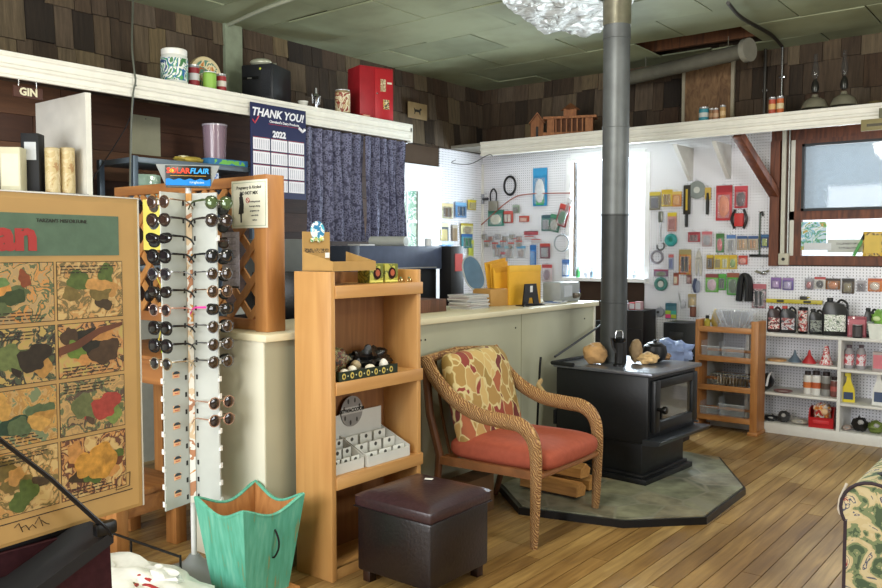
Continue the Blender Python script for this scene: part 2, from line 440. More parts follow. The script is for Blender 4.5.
# door at the far end of the left wall (white casing, glazed leaf)
wd_ = M('EDEEF2', .4, 0, .03)
d = MB(); d.box(0, .03, 5.86, 6.0, 0, 2.31); d.box(0, .03, 6.66, 6.82, 0, 2.31); d.box(0, .035, 5.85, 6.83, 2.31, 2.41)
do = struct(d.build('trim_10', wd_)); do.location = (XL + .012, 0, 0)
d = MB(); d.box(0, .04, 6.0, 6.1, 0, 2.14); d.box(0, .04, 6.44, 6.66, 0, 2.14); d.box(0, .04, 6.0, 6.66, 2.14, 2.31); d.box(0, .04, 6.1, 6.44, 0, 1.2)
d.box(.008, .03, 6.1, 6.44, 1.49, 1.52); d.box(.008, .03, 6.1, 6.44, 1.82, 1.85); d.box(.008, .03, 6.27, 6.29, 1.2, 2.14)
door = struct(d.build('door_1', wd_)); door.location = (XL + .005, 0, 0)
gl = MB().box(.016, .022, 6.1, 6.44, 1.2, 2.14).build('pane', printed(['C9DCCB', '8DB8A0', 'E9F4F0', '6FA58C', 'DDEBE4'], 9, 1, .1), door)

# window 1: bright, a thin white blind over it
fr = MB(); t = .05
fr.box(W0 - t, W0, YB - .02, YB + .03, WZ0 - t, WZ1 + .0); fr.box(W1, W1 + t, YB - .02, YB + .03, WZ0 - t, WZ1); fr.box(W0, W1, YB - .02, YB + .03, WZ1 - .04, WZ1 + .03)
fr.box(W0 - t, W1 + t, YB - .10, YB + .04, WZ0 - .035, WZ0)
win = struct(fr.build('window_1', M('F2F3F6', .4)))
def sheer():
    m, nt, b = _new('sheer_blind'); b.inputs['Base Color'].default_value = (.93, .94, .97, 1); b.inputs['Roughness'].default_value = .8
    tr = nt.nodes.new('ShaderNodeBsdfTranslucent'); tr.inputs[0].default_value = (.95, .97, 1, 1)
    mx = nt.nodes.new('ShaderNodeMixShader'); mx.inputs[0].default_value = .75
    nt.links.new(b.outputs[0], mx.inputs[1]); nt.links.new(tr.outputs[0], mx.inputs[2]); nt.links.new(mx.outputs[0], nt.nodes['Material Output'].inputs[0]); return m
MB().box(W0, W1, YB + .06, YB + .066, WZ0, WZ1).build('pane', clear('E8F4FF', .02, .12), win)
# window 2 on the right: dark-framed upper sash, lower pane
UW = (-2.035, R1, 1.885, 2.46); LW = (-2.12, R1, 1.50, 1.81)
fr = MB()
fr.box(R0, UW[0], YB - .01, YB + .04, 1.45, 2.50); fr.box(UW[0], R1, YB - .01, YB + .04, UW[3], 2.50); fr.box(R0, R1, YB - .012, YB + .04, LW[3], UW[2])
fr.box(R0, R1, YB - .03, YB + .04, 1.42, 1.50)
win2 = struct(fr.build('window_2', BR))
fr = MB(); t = .022
fr.box(UW[0], UW[0] + t, YB - .03, YB + .01, UW[2], UW[3]); fr.box(UW[0], R1, YB - .03, YB + .01, UW[2], UW[2] + t); fr.box(UW[0], R1, YB - .03, YB + .01, UW[3] - t, UW[3])
fr.build('sash', M('23262A', .5), win2)
MB().box(UW[0] + t, R1, YB, YB + .006, UW[2] + t, UW[3] - t).build('pane', clear('B4C0C8', .04, .35), win2)
MB().box(LW[0], R1, YB + .01, YB + .016, LW[2], LW[3]).build('pane', clear('C4D4DC', .04, .25), win2)
struct(MB().box(R0 + .0, R0 + .035, YB - .012, YB + .002, 1.45, 2.50).build('trim_11', M('D8D6CC', .5)))

# outside: neighbour with lap siding and grey roof, ground
mb = MB(); o_y = 11.5
for k in range(16): mb.box(-3.5, 3, o_y - .02 - (0 if k % 2 else .0), o_y + .1, .25 * k * .55 - 1, .25 * k * .55 - .865, rot=Matrix.Rotation(.10, 4, 'X'))
nb = mb.build('neighbouring_house', M('B4AA9C', .8)); tag(nb, 'pale lap-sided house with grey roof outside the right-hand window', 'house')
mb = MB(); mb.beam((-1.5, o_y - .6, 2.15), (-1.5, o_y + 3.5, 4.1), .08, 11, up=(0, 1, 0))
rf = MB(); rf.prism([(o_y - .5, 1.95), (o_y - .5, 2.02), (o_y + 5, 5.2), (o_y + 5, 5.1)], -3.7, 3, plane='yz'); mb.bm.free()
rf.build('roof', M('74797F', .7, 0, .2), nb)
struct(MB().box(-30, 30, YB + .13, 40, -1.2, -1.0).build('ground', M('6E7A58', .9)))
# white triangular shelf brackets under the back shelf
for (px) in (691, 729):
    q = ony(px, 140, YB - .02)
    mb = MB(); mb.prism([(YB, 2.5), (YB - .40, 2.5), (YB - .36, 2.46), (YB - .03, 2.20), (YB, 2.20)], q.x - .018, q.x + .018, plane='yz')
    struct(mb.build('trim_12', M('DEDCD6', .5)))
# brown brace post and diagonal beside the right window
a = ony(771, 150, YB - .12)
mb = MB(); mb.box(-2.29, -2.21, YB - .06, YB, 1.41, 2.5); struct(mb.build('trim_13', BR))
mb = MB(); mb.beam((-2.25, YB - .03, 2.03), (-2.42, LY + .1, 2.52), .09, .06, bev=.004); struct(mb.build('trim_14', BR))
# ============================================================ FURNITURE
def MW(base):
    """mesh builder that takes places in the room and stores them relative to a thing's base"""
    m = MB(); m.X = Matrix.Translation(-Vector(base)); return m
MAPLE = wood('B8864E', 'CC9C60', .4, (1, 1, 14), 5, .6)
MAPLEX = wood('B8864E', 'CE9E62', .4, (1, 14, 1), 5, .6)
PINE = wood('9A6434', 'B88048', .45, (1, 1, 10), 5, 1.0)
PINEX = wood('8A5830', 'B07844', .45, (10, 1, 1), 5, 1.0)
CREAM = M('D9D5BF', .5, 0, .05, sc=5)

# ---- service counter
base = Vector((-3.5, 4.1, 0))
cnt = T('service_counter', 'long cream painted service counter running behind the armchair and bookcase', 'counter', base)
mb = MW(base); mb.box(-3.60, -3.05, 2.52, 5.74, 0, 1.12); mb.build('body', M('B0B09A', .45, 0, .07, sc=3), cnt)
for yb_ in (3.62, 4.72): mb = MW(base); mb.box(-3.05, -3.0475, yb_, yb_ + .004, 0, 1.12); mb.build('panel_seam', M('8F8E78', .6), cnt)
mb = MW(base); mb.box(-3.62, -3.02, 2.50, 5.78, 1.12, 1.155, .004); mb.build('countertop', M('D8D0B2', .35, 0, .05, sc=4), cnt)
for yy_ in (3.66, 3.70, 4.65, 5.6): mb = MW(base); mb.ball((-3.049, yy_, 1.03), .006, 8, 6); mb.build('screw', M('3A3A38', .5), cnt)
mb = MW(base); mb.box(-3.065, -3.04, 5.74, 5.76, 0, 1.12); mb.build('corner_trim', M('D5D2C4'), cnt)
mb = MW(base); mb.box(-3.60, -3.052, 2.514, 2.52, 0, 1.12); mb.build('lit_end_face', M('DCD9C6', .45, 0, .04, sc=3), cnt)  # same counter paint; brighter light on this end put into a paler tone

# ---- lattice divider on the counter end
base = Vector((-3.7, 2.66, 1.155))
lat = T('lattice_divider', 'orange-brown wooden lattice divider standing on the counter end', 'divider', base)
mb = MW(base); mb.box(-3.20, -3.11, 2.585, 2.70, 1.155, 1.91, .004); mb.build('post', PINE, lat)
for zs_ in (1.86, 1.155): mb = MW(base); mb.box(-4.5, -3.20, 2.62, 2.66, zs_, zs_ + .052, .003); mb.build('rail', PINEX, lat)
for xs_ in (-3.86, -4.5): mb = MW(base); mb.box(xs_, xs_ + .06, 2.615, 2.665, 1.21, 1.86, .003); mb.build('stile', PINE, lat)
def _strip(m, ax, az, bx, bz, yv, w=.019, t=.005):
    d = Vector((bx - ax, bz - az)).normalized(); n = Vector((-d.y, d.x)) * w
    m.prism([(ax + n.x, az + n.y), (bx + n.x, bz + n.y), (bx - n.x, bz - n.y), (ax - n.x, az - n.y)], yv - t, yv + t, plane='xz')
def lattice(x0, x1, z0, z1):
    for s, yv in ((1, 2.633), (-1, 2.645)):
        m = MW(base); c0 = -(z1 - z0) if s == 1 else 0
        st = .165; k = x0 - (z1 - z0)
        while k < x1 + (z1 - z0):
            # strip from (k, z0) going up at 45 degrees, clipped to the frame
            ax, az = k, z0; bx, bz = k + s * (z1 - z0), z1
            pts = []
            t0, t1 = 0.0, 1.0; dx = bx - ax
            lo, hi = sorted(((x0 - ax) / dx, (x1 - ax) / dx)); t0, t1 = max(t0, lo), min(t1, hi)
            if t1 - t0 > .02:
                _strip(m, ax + dx * t0, az + (z1 - z0) * t0, ax + dx * t1, az + (z1 - z0) * t1, yv)
            k += st
        m.build('lattice_strips', wood('A06C3A', 'BC864C', .5), lat)
lattice(-3.80, -3.20, 1.21, 1.86); lattice(-4.44, -3.86, 1.21, 1.86)

# ---- notice on the lattice post
def notice():
    Y = 2.575; a, b = ony(231, 180, Y), ony(267, 229, Y)
    w_, h_ = b.x - a.x, 1.885 - ony(250, 226, Y).z
    t = T('warning_notice', 'cream paper notice about pregnancy and alcohol tacked to lattice divider', 'sign', ((a.x + b.x) / 2, Y + .004, ony(250, 228, Y).z))
    h_ = ony(250, 180, Y).z - ony(250, 228, Y).z
    MB().box(-w_ / 2, w_ / 2, -.002, .002, 0, h_).build('sheet', M('E8E6D4', .5, 0, .02), t)
    m = MB(); e = .004
    m.box(-w_ / 2 + .01, w_ / 2 - .01, -.0032, -.002, h_ - .012, h_ - .010); m.box(-w_ / 2 + .01, w_ / 2 - .01, -.0032, -.002, .010, .012)
    m.box(-w_ / 2 + .01, -w_ / 2 + .012, -.0032, -.002, .010, h_ - .01); m.box(w_ / 2 - .012, w_ / 2 - .01, -.0032, -.002, .010, h_ - .01)
    m.build('border', M('8FA08C'), t)
    ink = M('2A2A2A', .5)
    text('Pregnancy & Alcohol', .022, (0, -.003, h_ - .035), ink, t, bold=.01)
    text('DO NOT MIX', .022, (.0, -.003, h_ - .062), ink, t, bold=.02)
    m = MB(); m.prism(arc(-w_ * .22, h_ * .70, .011, 0, 360, 14)[:-1], -.0035, -.002)
    m.prism([(-w_ * .22 - .014, h_ * .66), (-w_ * .22 + .012, h_ * .66), (-w_ * .22 + .02, h_ * .5), (-w_ * .22 + .017, h_ * .32), (-w_ * .22 + .004, h_ * .30), (-w_ * .22 + .004, h_ * .12), (-w_ * .22 - .006, h_ * .12), (-w_ * .22 - .007, h_ * .30), (-w_ * .22 - .020, h_ * .30), (-w_ * .22 - .012, h_ * .5)], -.0035, -.002)
    m.build('pictogram', ink, t)
    m = MB(); m.tube([Vector((-w_ * .03 + .012 * math.cos(a_ * PI / 8), -.0035, h_ * .58 + .012 * math.sin(a_ * PI / 8))) for a_ in range(16)], .0015, 5, closed=True); m.tube([(-w_ * .03 - .008, -.0035, h_ * .58 + .008), (-w_ * .03 + .008, -.0035, h_ * .58 - .008)], .0015, 5)
    m.build('prohibition_mark', M('C22A22'), t)
    for k, s in enumerate(('Drinking alcohol', 'beverages during', 'pregnancy can', 'cause birth', 'defects')): text(s, .012, (w_ * .16, -.003, h_ * .55 - k * .022), M('5A5A58'), t)
notice()

# ---- the bookcase by the armchair
base = Vector((-2.87, 2.97, 0))
bc = T('bookcase', 'narrow light maple display bookcase with three lipped shelves beside the ottoman', 'bookcase', base)
X0, X1, Y0, Y1, ZT = -2.995, -2.75, 2.655, 3.30, 1.45
for (ya, yb_) in ((Y0, Y0 + .03), (Y1 - .03, Y1)):
    mb = MW(base); mb.box(X0, X1 + (.0 if ya == Y0 else 0), ya, yb_, 0, ZT, .002); mb.build('side_panel', MAPLE, bc)
mb = MW(base); mb.box(X0 + .002, X0 + .012, Y0 + .03, Y1 - .03, .05, 1.44); mb.build('back_panel', wood('7E5230', '94663C', .5, (1, 1, 14)), bc)
for zs in (1.35, .90, .455, .02):
    mb = MW(base); mb.box(X0 + .012, X1 - .018, Y0 + .03, Y1 - .03, zs + .015 if zs > .1 else .035, zs + .035 if zs > .1 else .05); sh = mb.build('shelf', MAPLEX, bc)
    mb = MW(base)
    if zs > .1: mb.box(X1 - .018, X1 + .006, Y0 + .03, Y1 + .012, zs - .025, zs + .035, .002)
    else: mb.box(X1 - .03, X1 - .01, Y0 + .03, Y1 - .03, 0, .05, .002)
    mb.build('lip', MAPLEX, sh)

# ---- brown leather ottoman
LEA = M('1D1516', .32, 0, .25, .5, .12, 0, 60)
LEAL = M('38262A', .28, 0, .2, .5, .15, 0, 60)
base = Vector((-2.46, 2.97, 0))
ot = T('ottoman', 'square dark brown leather storage ottoman in front of the bookcase', 'ottoman', base)
mb = MW(base); mb.box(-2.68, -2.24, 2.75, 3.19, .055, .355, .012); mb.build('body', LEA, ot)
mb = MW(base)
def lidf(u, v):
    x, y = -2.69 + .46 * u, 2.74 + .46 * v
    e = min(u, 1 - u, v, 1 - v); zz = .408 + .028 * (1 - math.exp(-e * 14)) + .008 * math.sin(u * PI) * math.sin(v * PI)
    return (x, y, zz)
mb.box(-2.69, -2.23, 2.74, 3.20, .355, .411, .014); mb.sheet(lidf, 20, 20); mb.build('lid', LEAL, ot)
mb = MW(base); q = [(-2.69, 2.74), (-2.23, 2.74), (-2.23, 3.20), (-2.69, 3.20)]
mb.tube([(a_, b_, .359) for a_, b_ in q], .004, 6, closed=True); mb.build('piping', LEA, ot)
for (a_, b_) in ((-2.64, 2.79), (-2.28, 2.79), (-2.28, 3.15), (-2.64, 3.15)):
    mb = MW(base); mb.box(a_ - .022, a_ + .022, b_ - .022, b_ + .022, 0, .055, .003); mb.build('foot', M('2E1A12', .4), ot)
mb = MB(); mb.box(-.02, .02, -.012, .012, 0, .0015); pc = mb.build('paper_scrap', M('E6E6E2'), loc=(-2.50, 3.06, .447)); pc.rotation_euler = (0, 0, .4)
tag(pc, 'tiny white paper scrap lying on the brown ottoman lid', 'paper')

# ---- woven armchair
def weave():
    m, nt, b = _new('woven_rush'); mp = coords(nt, (1, 1, 1), (.5, .6, .3)); wv = nt.nodes.new('ShaderNodeTexWave')
    wv.inputs['Scale'].default_value = 30; wv.inputs['Distortion'].default_value = 9; wv.inputs['Detail'].default_value = 2
    nt.links.new(mp.outputs[0], wv.inputs['Vector'])
    r = ramp(nt, [(.05, '7C5230'), (.5, 'A67846'), (.95, 'BC9460')]); nt.links.new(wv.outputs[0], r.inputs[0]); nt.links.new(r.outputs[0], b.inputs['Base Color'])
    b.inputs['Roughness'].default_value = .5; bump(nt, b, wv.outputs[0], .9, .006); return m
WV = weave()
def leaves():
    m, nt, b = _new('leaf_print'); mp = coords(nt, (1, 1.25, .8), (.7, .2, .3)); n = N(nt, 'ShaderNodeTexNoise'); n.inputs['Scale'].default_value = 7
    nt.links.new(mp.outputs[0], n.inputs['Vector'])
    ad = N(nt, 'ShaderNodeMix', data_type='VECTOR'); ad.inputs['Factor'].default_value = .13
    nt.links.new(mp.outputs[0], ad.inputs[4]); nt.links.new(n.outputs['Color'], ad.inputs[5])
    v = nt.nodes.new('ShaderNodeTexVoronoi'); v.inputs['Scale'].default_value = 12.5; nt.links.new(ad.outputs[1], v.inputs['Vector'])
    e = nt.nodes.new('ShaderNodeTexVoronoi'); e.feature = 'DISTANCE_TO_EDGE'; e.inputs['Scale'].default_value = 12.5; nt.links.new(ad.outputs[1], e.inputs['Vector'])
    sp = nt.nodes.new('ShaderNodeSeparateColor'); nt.links.new(v.outputs['Color'], sp.inputs[0])
    r = ramp(nt, [(0, 'B8945A'), (.22, '967A40'), (.4, 'C2A468'), (.55, 'A48248'), (.68, '8A3A30'), (.8, 'A05A3A'), (.9, '6A2E2A')], 'CONSTANT'); nt.links.new(sp.outputs[0], r.inputs[0])
    r2 = ramp(nt, [(.03, (1, 1, 1)), (.06, (0, 0, 0))]); nt.links.new(e.outputs['Distance'], r2.inputs[0])
    mx = N(nt, 'ShaderNodeMix', data_type='RGBA'); nt.links.new(r2.outputs[0], mx.inputs['Factor']); nt.links.new(r.outputs[0], mx.inputs[6]); mx.inputs[7].default_value = (*lin('CBBB88'), 1)
    nt.links.new(mx.outputs[2], b.inputs['Base Color']); b.inputs['Roughness'].default_value = .8; return m
RUST = M('A2523E', .75, 0, .08, .2, .2, 0, 30)
base = Vector((-2.55, 3.92, 0))
ch = T('armchair', 'woven rush armchair with rust seat pad and leaf-patterned back cushion', 'armchair', base)
for Yc in (3.62, 4.29):
    pth = smooth_path([(-2.985, Yc, .93), (-2.96, Yc, .90), (-2.90, Yc, .82), (-2.78, Yc, .725), (-2.62, Yc, .66), (-2.46, Yc, .645), (-2.34, Yc, .635), (-2.27, Yc, .58), (-2.245, Yc, .48), (-2.245, Yc, .30), (-2.25, Yc, .12), (-2.255, Yc, 0 if Yc < 4 else .052)], 5)
    n = len(pth); rr = [.042 if i < n * .58 else .042 - .021 * (i - n * .58) / (n * .42) for i in range(n)]
    mb = MW(base); mb.tube(pth, rr, 12, flat=(1.0, .72), up=(0, 1, 0)); mb.build('arm', WV, ch)
    mb = MW(base); mb.tube([(-2.985, Yc, .93), (-2.95, Yc, .62), (-2.88, Yc, .40), (-2.90, Yc, .2), (-2.96, Yc, 0)], [.026, .024, .024, .02, .017], 10); mb.build('rear_leg', M('5E3A22', .5, 0, .2), ch)
    mb = MW(base); mb.beam((-2.89, Yc, .37), (-2.25, Yc, .385), .045, .028, up=(0, 1, 0)); mb.build('side_rail', M('7A4E2C', .5, 0, .2), ch)
for (xs_, zs_) in ((-2.245, .375), (-2.89, .365)): mb = MW(base); mb.tube([(xs_, 3.62, zs_), (xs_, 4.29, zs_)], .019, 10); mb.build('seat_rail', M('8A5A34', .5, 0, .2), ch)
mb = MW(base); mb.tube([(-2.985, 3.60, .925), (-2.995, 3.93, .95), (-2.985, 4.31, .925)], .024, 10); mb.build('top_rail', WV, ch)
mb = MW(base)
for k in range(5): yy_ = 3.73 + k * .115; mb.tube([(-3.0, yy_, .93), (-2.95, yy_, .6), (-2.89, yy_, .38)], .009, 8)
mb.build('back_spindles', M('6A4528', .5), ch)
def cushion(m, fn, dims, e1=.35, e2=.28, nu=56, nv=28):
    sg = lambda w_, e: math.copysign(abs(w_) ** e, w_)
    def f(u, v):
        th = 2 * PI * u; ph = -PI / 2 + PI * v; c_, s_ = math.cos(ph), math.sin(ph)
        a_, b_, c2 = dims
        return fn(a_ * sg(c_, e1) * sg(math.cos(th), e2), b_ * sg(c_, e1) * sg(math.sin(th), e2), c2 * sg(s_, .7))
    m.sheet(f, nu, nv); bmesh.ops.remove_doubles(m.bm, verts=m.bm.verts[:], dist=1e-5)
mb = MW(base)
cushion(mb, lambda x, y, z: (-2.53 + x, 3.955 + y, .443 + z * (1.0 + .25 * math.cos(x * 4) * math.cos(y * 4)) + .02 * x), (.345, .305, .066)); mb.build('seat_cushion', RUST, ch)
mb = MW(base)
def bcf(y, z, t):
    d = 0
    for (tu, tv) in ((-.1, .07), (.1, .06), (0, -.1)): d += .022 * math.exp(-((y - tu) ** 2 + (z - tv) ** 2) / .0012)
    t = t * (1 + .2 * math.cos(y * 5) * math.cos(z * 5)); t = t - d if t > 0 else t + d
    v = (z + .285) / .57
    return (-2.735 - .16 * v + t, 3.955 + y, .685 + z + .008 * math.sin(y * 14))
cushion(mb, bcf, (.295, .28, .068)); mb.build('back_cushion', leaves(), ch)

# ---- stone hearth pad with the wood stove
def slate():
    m, nt, b = _new('slate'); mp = coords(nt); v = nt.nodes.new('ShaderNodeTexVoronoi'); v.inputs['Scale'].default_value = 3.2; nt.links.new(mp.outputs[0], v.inputs['Vector'])
    e = nt.nodes.new('ShaderNodeTexVoronoi'); e.feature = 'DISTANCE_TO_EDGE'; e.inputs['Scale'].default_value = 3.2; nt.links.new(mp.outputs[0], e.inputs['Vector'])
    sp = nt.nodes.new('ShaderNodeSeparateColor'); nt.links.new(v.outputs['Color'], sp.inputs[0])
    r = ramp(nt, [(0, '92967E'), (.3, '9C9A80'), (.5, '828C80'), (.7, 'AE9A76'), (1, '989A88')]); nt.links.new(sp.outputs[0], r.inputs[0])
    n = N(nt, 'ShaderNodeTexNoise'); n.inputs['Scale'].default_value = 9; n.inputs['Detail'].default_value = 8; nt.links.new(mp.outputs[0], n.inputs['Vector'])
    r3 = ramp(nt, [(.3, 'A8A8A8'), (.7, 'FFFFFF')]); nt.links.new(n.outputs[0], r3.inputs[0])
    mx = N(nt, 'ShaderNodeMix', data_type='RGBA', blend_type='MULTIPLY'); mx.inputs['Factor'].default_value = 1; nt.links.new(r.outputs[0], mx.inputs[6]); nt.links.new(r3.outputs[0], mx.inputs[7])
    r2 = ramp(nt, [(.01, (1, 1, 1)), (.035, (0, 0, 0))]); nt.links.new(e.outputs['Distance'], r2.inputs[0])
    m2 = N(nt, 'ShaderNodeMix', data_type='RGBA'); nt.links.new(r2.outputs[0], m2.inputs['Factor']); nt.links.new(mx.outputs[2], m2.inputs[6]); m2.inputs[7].default_value = (*lin('8A8878'), 1)
    nt.links.new(m2.outputs[2], b.inputs['Base Color']); b.inputs['Roughness'].default_value = .38; bump(nt, b, n.outputs[0], .3); return m
base = Vector((-2.4, 5.0, 0))
he = T('hearth_pad', 'low octagonal slate hearth pad edged in black under the stove', 'hearth', base)
oct_ = [(-2.98, 4.36), (-2.62, 4.04), (-2.03, 4.20), (-1.69, 4.55), (-1.71, 5.27), (-2.12, 5.95), (-2.98, 5.95)]
mb = MW(base); mb.prism(oct_, 0, .042, plane='xy'); mb.build('edging', M('15161A', .35), he)
cx_ = sum(p[0] for p in oct_) / 7; cy_ = sum(p[1] for p in oct_) / 7
mb = MW(base); mb.prism([(cx_ + (p[0] - cx_) * .975, cy_ + (p[1] - cy_) * .975) for p in oct_], .042, .05, plane='xy'); mb.build('slate_top', slate(), he)

IRON = M('191B1E', .42, .3, .12, .5, .05, 0, 40)
IRON_SHEEN = M('7E828C', .28, .7, .1, .5, .03, 0, 20)  # stove top steel; window reflection put into the lighter base colour
base = Vector((-2.53, 5.24, .05))
st = T('wood_stove', 'black steel pedestal wood stove with glass door on the slate hearth', 'stove', base, -4)
a_, b_ = .35, .33   # half length (x) and half width (y)
MB().box(-a_, a_, -b_, b_, .26, .70, .012).build('firebox', IRON, st)
m = MB(); m.box(-a_ - .012, a_ + .035, -b_ - .02, b_ + .03, .70, .725, .006); m.build('top_plate', IRON_SHEEN, st)
m = MB(); m.tube([(-a_ - .012, b_ + .02, .728), (-a_ - .012, -b_ - .028, .728), (-a_ + .16, -b_ - .028, .728)], .014, 10); m.build('top_rim', IRON, st)
MB().box(-a_ + .03, a_ - .06, -b_ + .04, b_ - .04, .035, .262, .006).build('pedestal', IRON, st)
m = MB(); m.box(-a_ - .02, a_ - .01, -b_ + .0, b_ - .0, 0, .035, .004); m.box(-a_ + .01, a_ - .04, -b_ + .02, b_ - .02, .035, .055, .004); m.build('plinth', IRON, st)
m = MB(); m.box(-a_ - .02, -a_, -b_ - .004, b_, .30, .40, .004); m.build('heat_shield', IRON, st)
m = MB(); m.prism([(a_ - .02, .262), (a_ + .09, .275), (a_ + .105, .30), (a_ + .09, .305), (a_ - .02, .300)], -b_ - .03, b_ + .03, plane='xz'); m.build('ash_lip', M('3B3F45', .35, .5, .1), st)
m = MB()
dz0, dz1, dy = .335, .675, b_ - .03
m.box(a_, a_ + .035, -dy, -dy + .075, dz0, dz1, .01); m.box(a_, a_ + .035, dy - .075, dy, dz0, dz1, .01); m.box(a_, a_ + .035, -dy + .07, dy - .07, dz0, dz0 + .07, .01); m.box(a_, a_ + .035, -dy + .07, dy - .07, dz1 - .06, dz1, .01)
dr = m.build('door', IRON, st)
MB().box(a_ + .006, a_ + .012, -dy + .06, dy - .06, dz0 + .06, dz1 - .05).build('glass', M('4C463C', .08, 0, .5, .8, 0, .5, 5), dr)
m = MB(); yy_ = -dy + .03; m.cyl((a_ + .03, yy_, .49), (a_ + .075, yy_, .49), .012); m.lathe([(.0, .07), (.022, .072), (.026, .085), (.022, .098), (0, .10)], (a_, yy_, .49), 14, 'X'); m.beam((a_ + .06, yy_, .49), (a_ + .06, yy_, .43), .014, .014); m.build('latch', M('0E0F10', .25, .4), dr)
m = MB(); m.cyl((a_ - .03, b_ - .06, .335), (a_ + .055, b_ - .06, .335), .008); m.build('air_lever', CHROME, st)
# stove pipe
base = Vector((-2.635, 5.26, .777))
sp_ = T('stove_pipe', 'tall grey steel stove pipe rising from the stove to the ceiling', 'pipe', base)
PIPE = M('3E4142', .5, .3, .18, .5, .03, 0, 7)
zz = 0
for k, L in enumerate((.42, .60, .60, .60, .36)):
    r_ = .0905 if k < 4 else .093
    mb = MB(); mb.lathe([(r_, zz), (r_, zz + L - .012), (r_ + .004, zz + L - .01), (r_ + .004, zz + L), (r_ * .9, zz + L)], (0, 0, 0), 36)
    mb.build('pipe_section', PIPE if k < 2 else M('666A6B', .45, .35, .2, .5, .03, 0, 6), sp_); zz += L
mb = MB(); mb.lathe([(.096, 2.3), (.096, 2.545)], (0, 0, 0), 36); mb.build('top_collar', M('8D8A78', .3, .7, .2), sp_)
# crinkled foil / torn plastic round the pipe at the ceiling
def foil():
    m, nt, b = _new('crinkled_foil'); mp = coords(nt); v = nt.nodes.new('ShaderNodeTexNoise'); v.inputs['Scale'].default_value = 9; v.inputs['Detail'].default_value = 5; v.inputs['Distortion'].default_value = 2
    nt.links.new(mp.outputs[0], v.inputs['Vector']); r = ramp(nt, [(.3, '5A5548'), (.46, 'C4C4BE'), (.7, 'F4F4F2')]); nt.links.new(v.outputs[0], r.inputs[0]); nt.links.new(r.outputs[0], b.inputs['Base Color'])
    b.inputs['Roughness'].default_value = .3; b.inputs['Metallic'].default_value = .15; bump(nt, b, v.outputs[0], 1, .03); return m
outl = [onz(x_, y_, ZC - .02) for x_, y_ in ((498, -12), (507, 2), (515, 8), (530, 18), (545, 30), (562, 26), (580, 33), (600, 28), (622, 12), (632, 0), (640, -14), (636, -40), (560, -50), (505, -35))]
mb = MB(); pc_ = Vector((-2.635, 5.26, 0))
def foilf(u, v):
    t = u * len(outl); i_ = int(t) % len(outl); p = outl[i_].lerp(outl[(i_ + 1) % len(outl)], t - int(t)); p = Vector((p.x, p.y, 0))
    q = pc_ + (p - pc_).normalized() * .12; r_ = q.lerp(p, v)
    return (r_.x, r_.y, ZC - .05 + .03 * noise.noise(Vector((r_.x * 9, r_.y * 9, 1))) )
mb.sheet(foilf, 84, 14, .004)
fo = mb.build('foil_sheet', foil()); tag(fo, 'crinkled white foil sheet around the stove pipe at the ceiling', 'foil')

# ---- turquoise tapered wooden bin
def teal():
    m, nt, b = _new('worn_teal_paint'); mp = coords(nt, (1, 1, .12)); n = N(nt, 'ShaderNodeTexNoise'); n.inputs['Scale'].default_value = 40; n.inputs['Detail'].default_value = 6
    nt.links.new(mp.outputs[0], n.inputs['Vector']); r = ramp(nt, [(.28, '8A8A5A'), (.36, '4E9E84'), (.55, '5EAE96'), (.75, '78BCA4')]); nt.links.new(n.outputs[0], r.inputs[0]); nt.links.new(r.outputs[0], b.inputs['Base Color'])
    b.inputs['Roughness'].default_value = .5; return m
TEAL = teal(); INW = wood('9A6432', 'B98048', .6, (1, 1, 8))
base = Vector((-2.935, 2.33, 0))
bk = T('tapered_bin', 'turquoise painted tapered wooden bin with scalloped rim and iron handle', 'bin', base)
m = MB(); m.box(-.155, .155, -.155, .155, 0, .035, .003); m.build('plinth', INW, bk)
def side(k, inner):
    def f(u, v):
        hb, ht = .118, .172
        top = .455 - .055 * math.sin(PI * u) ** 1.3 + (.0)
        z = .035 + (top - .035) * v; h = hb + (ht - hb) * (z - .035) / .42 - (.012 if inner else 0)
        s = (2 * u - 1) * h; x, y = ((s, -h), (h, s), (-s, h), (-h, -s))[k]
        return (x, y, z)
    return f
for k in range(4):
    m = MB(); m.sheet(side(k, False), 14, 6); m.build('side_panel', TEAL, bk)
    m = MB(); m.sheet(side(k, True), 14, 6); m.build('inner_panel', INW, bk)
m = MB()
rim = [Vector(side(k, False)(u / 14, 1)).lerp(Vector(side(k, True)(u / 14, 1)), .5) for k in range(4) for u in range(14)]
m.tube(rim, .0085, 6, closed=True); m.build('rim', TEAL, bk)
m = MB(); m.box(-.117, .117, -.117, .117, .035, .05); m.build('bottom', INW, bk)
m = MB(); hx = .150
m.tube(smooth_path([(hx - .002, .01, .335), (hx + .012, .01, .325), (hx + .028, .012, .29), (hx + .026, .012, .25), (hx + .004, .01, .212), (hx - .014, .01, .205)], 4), .0045, 8)
m.cbox((hx - .001, .01, .342), (.004, .014, .03), .001); m.cbox((hx - .016, .01, .20), (.004, .014, .03), .001); m.build('handle', M('1A1A1A', .5, .5), bk)

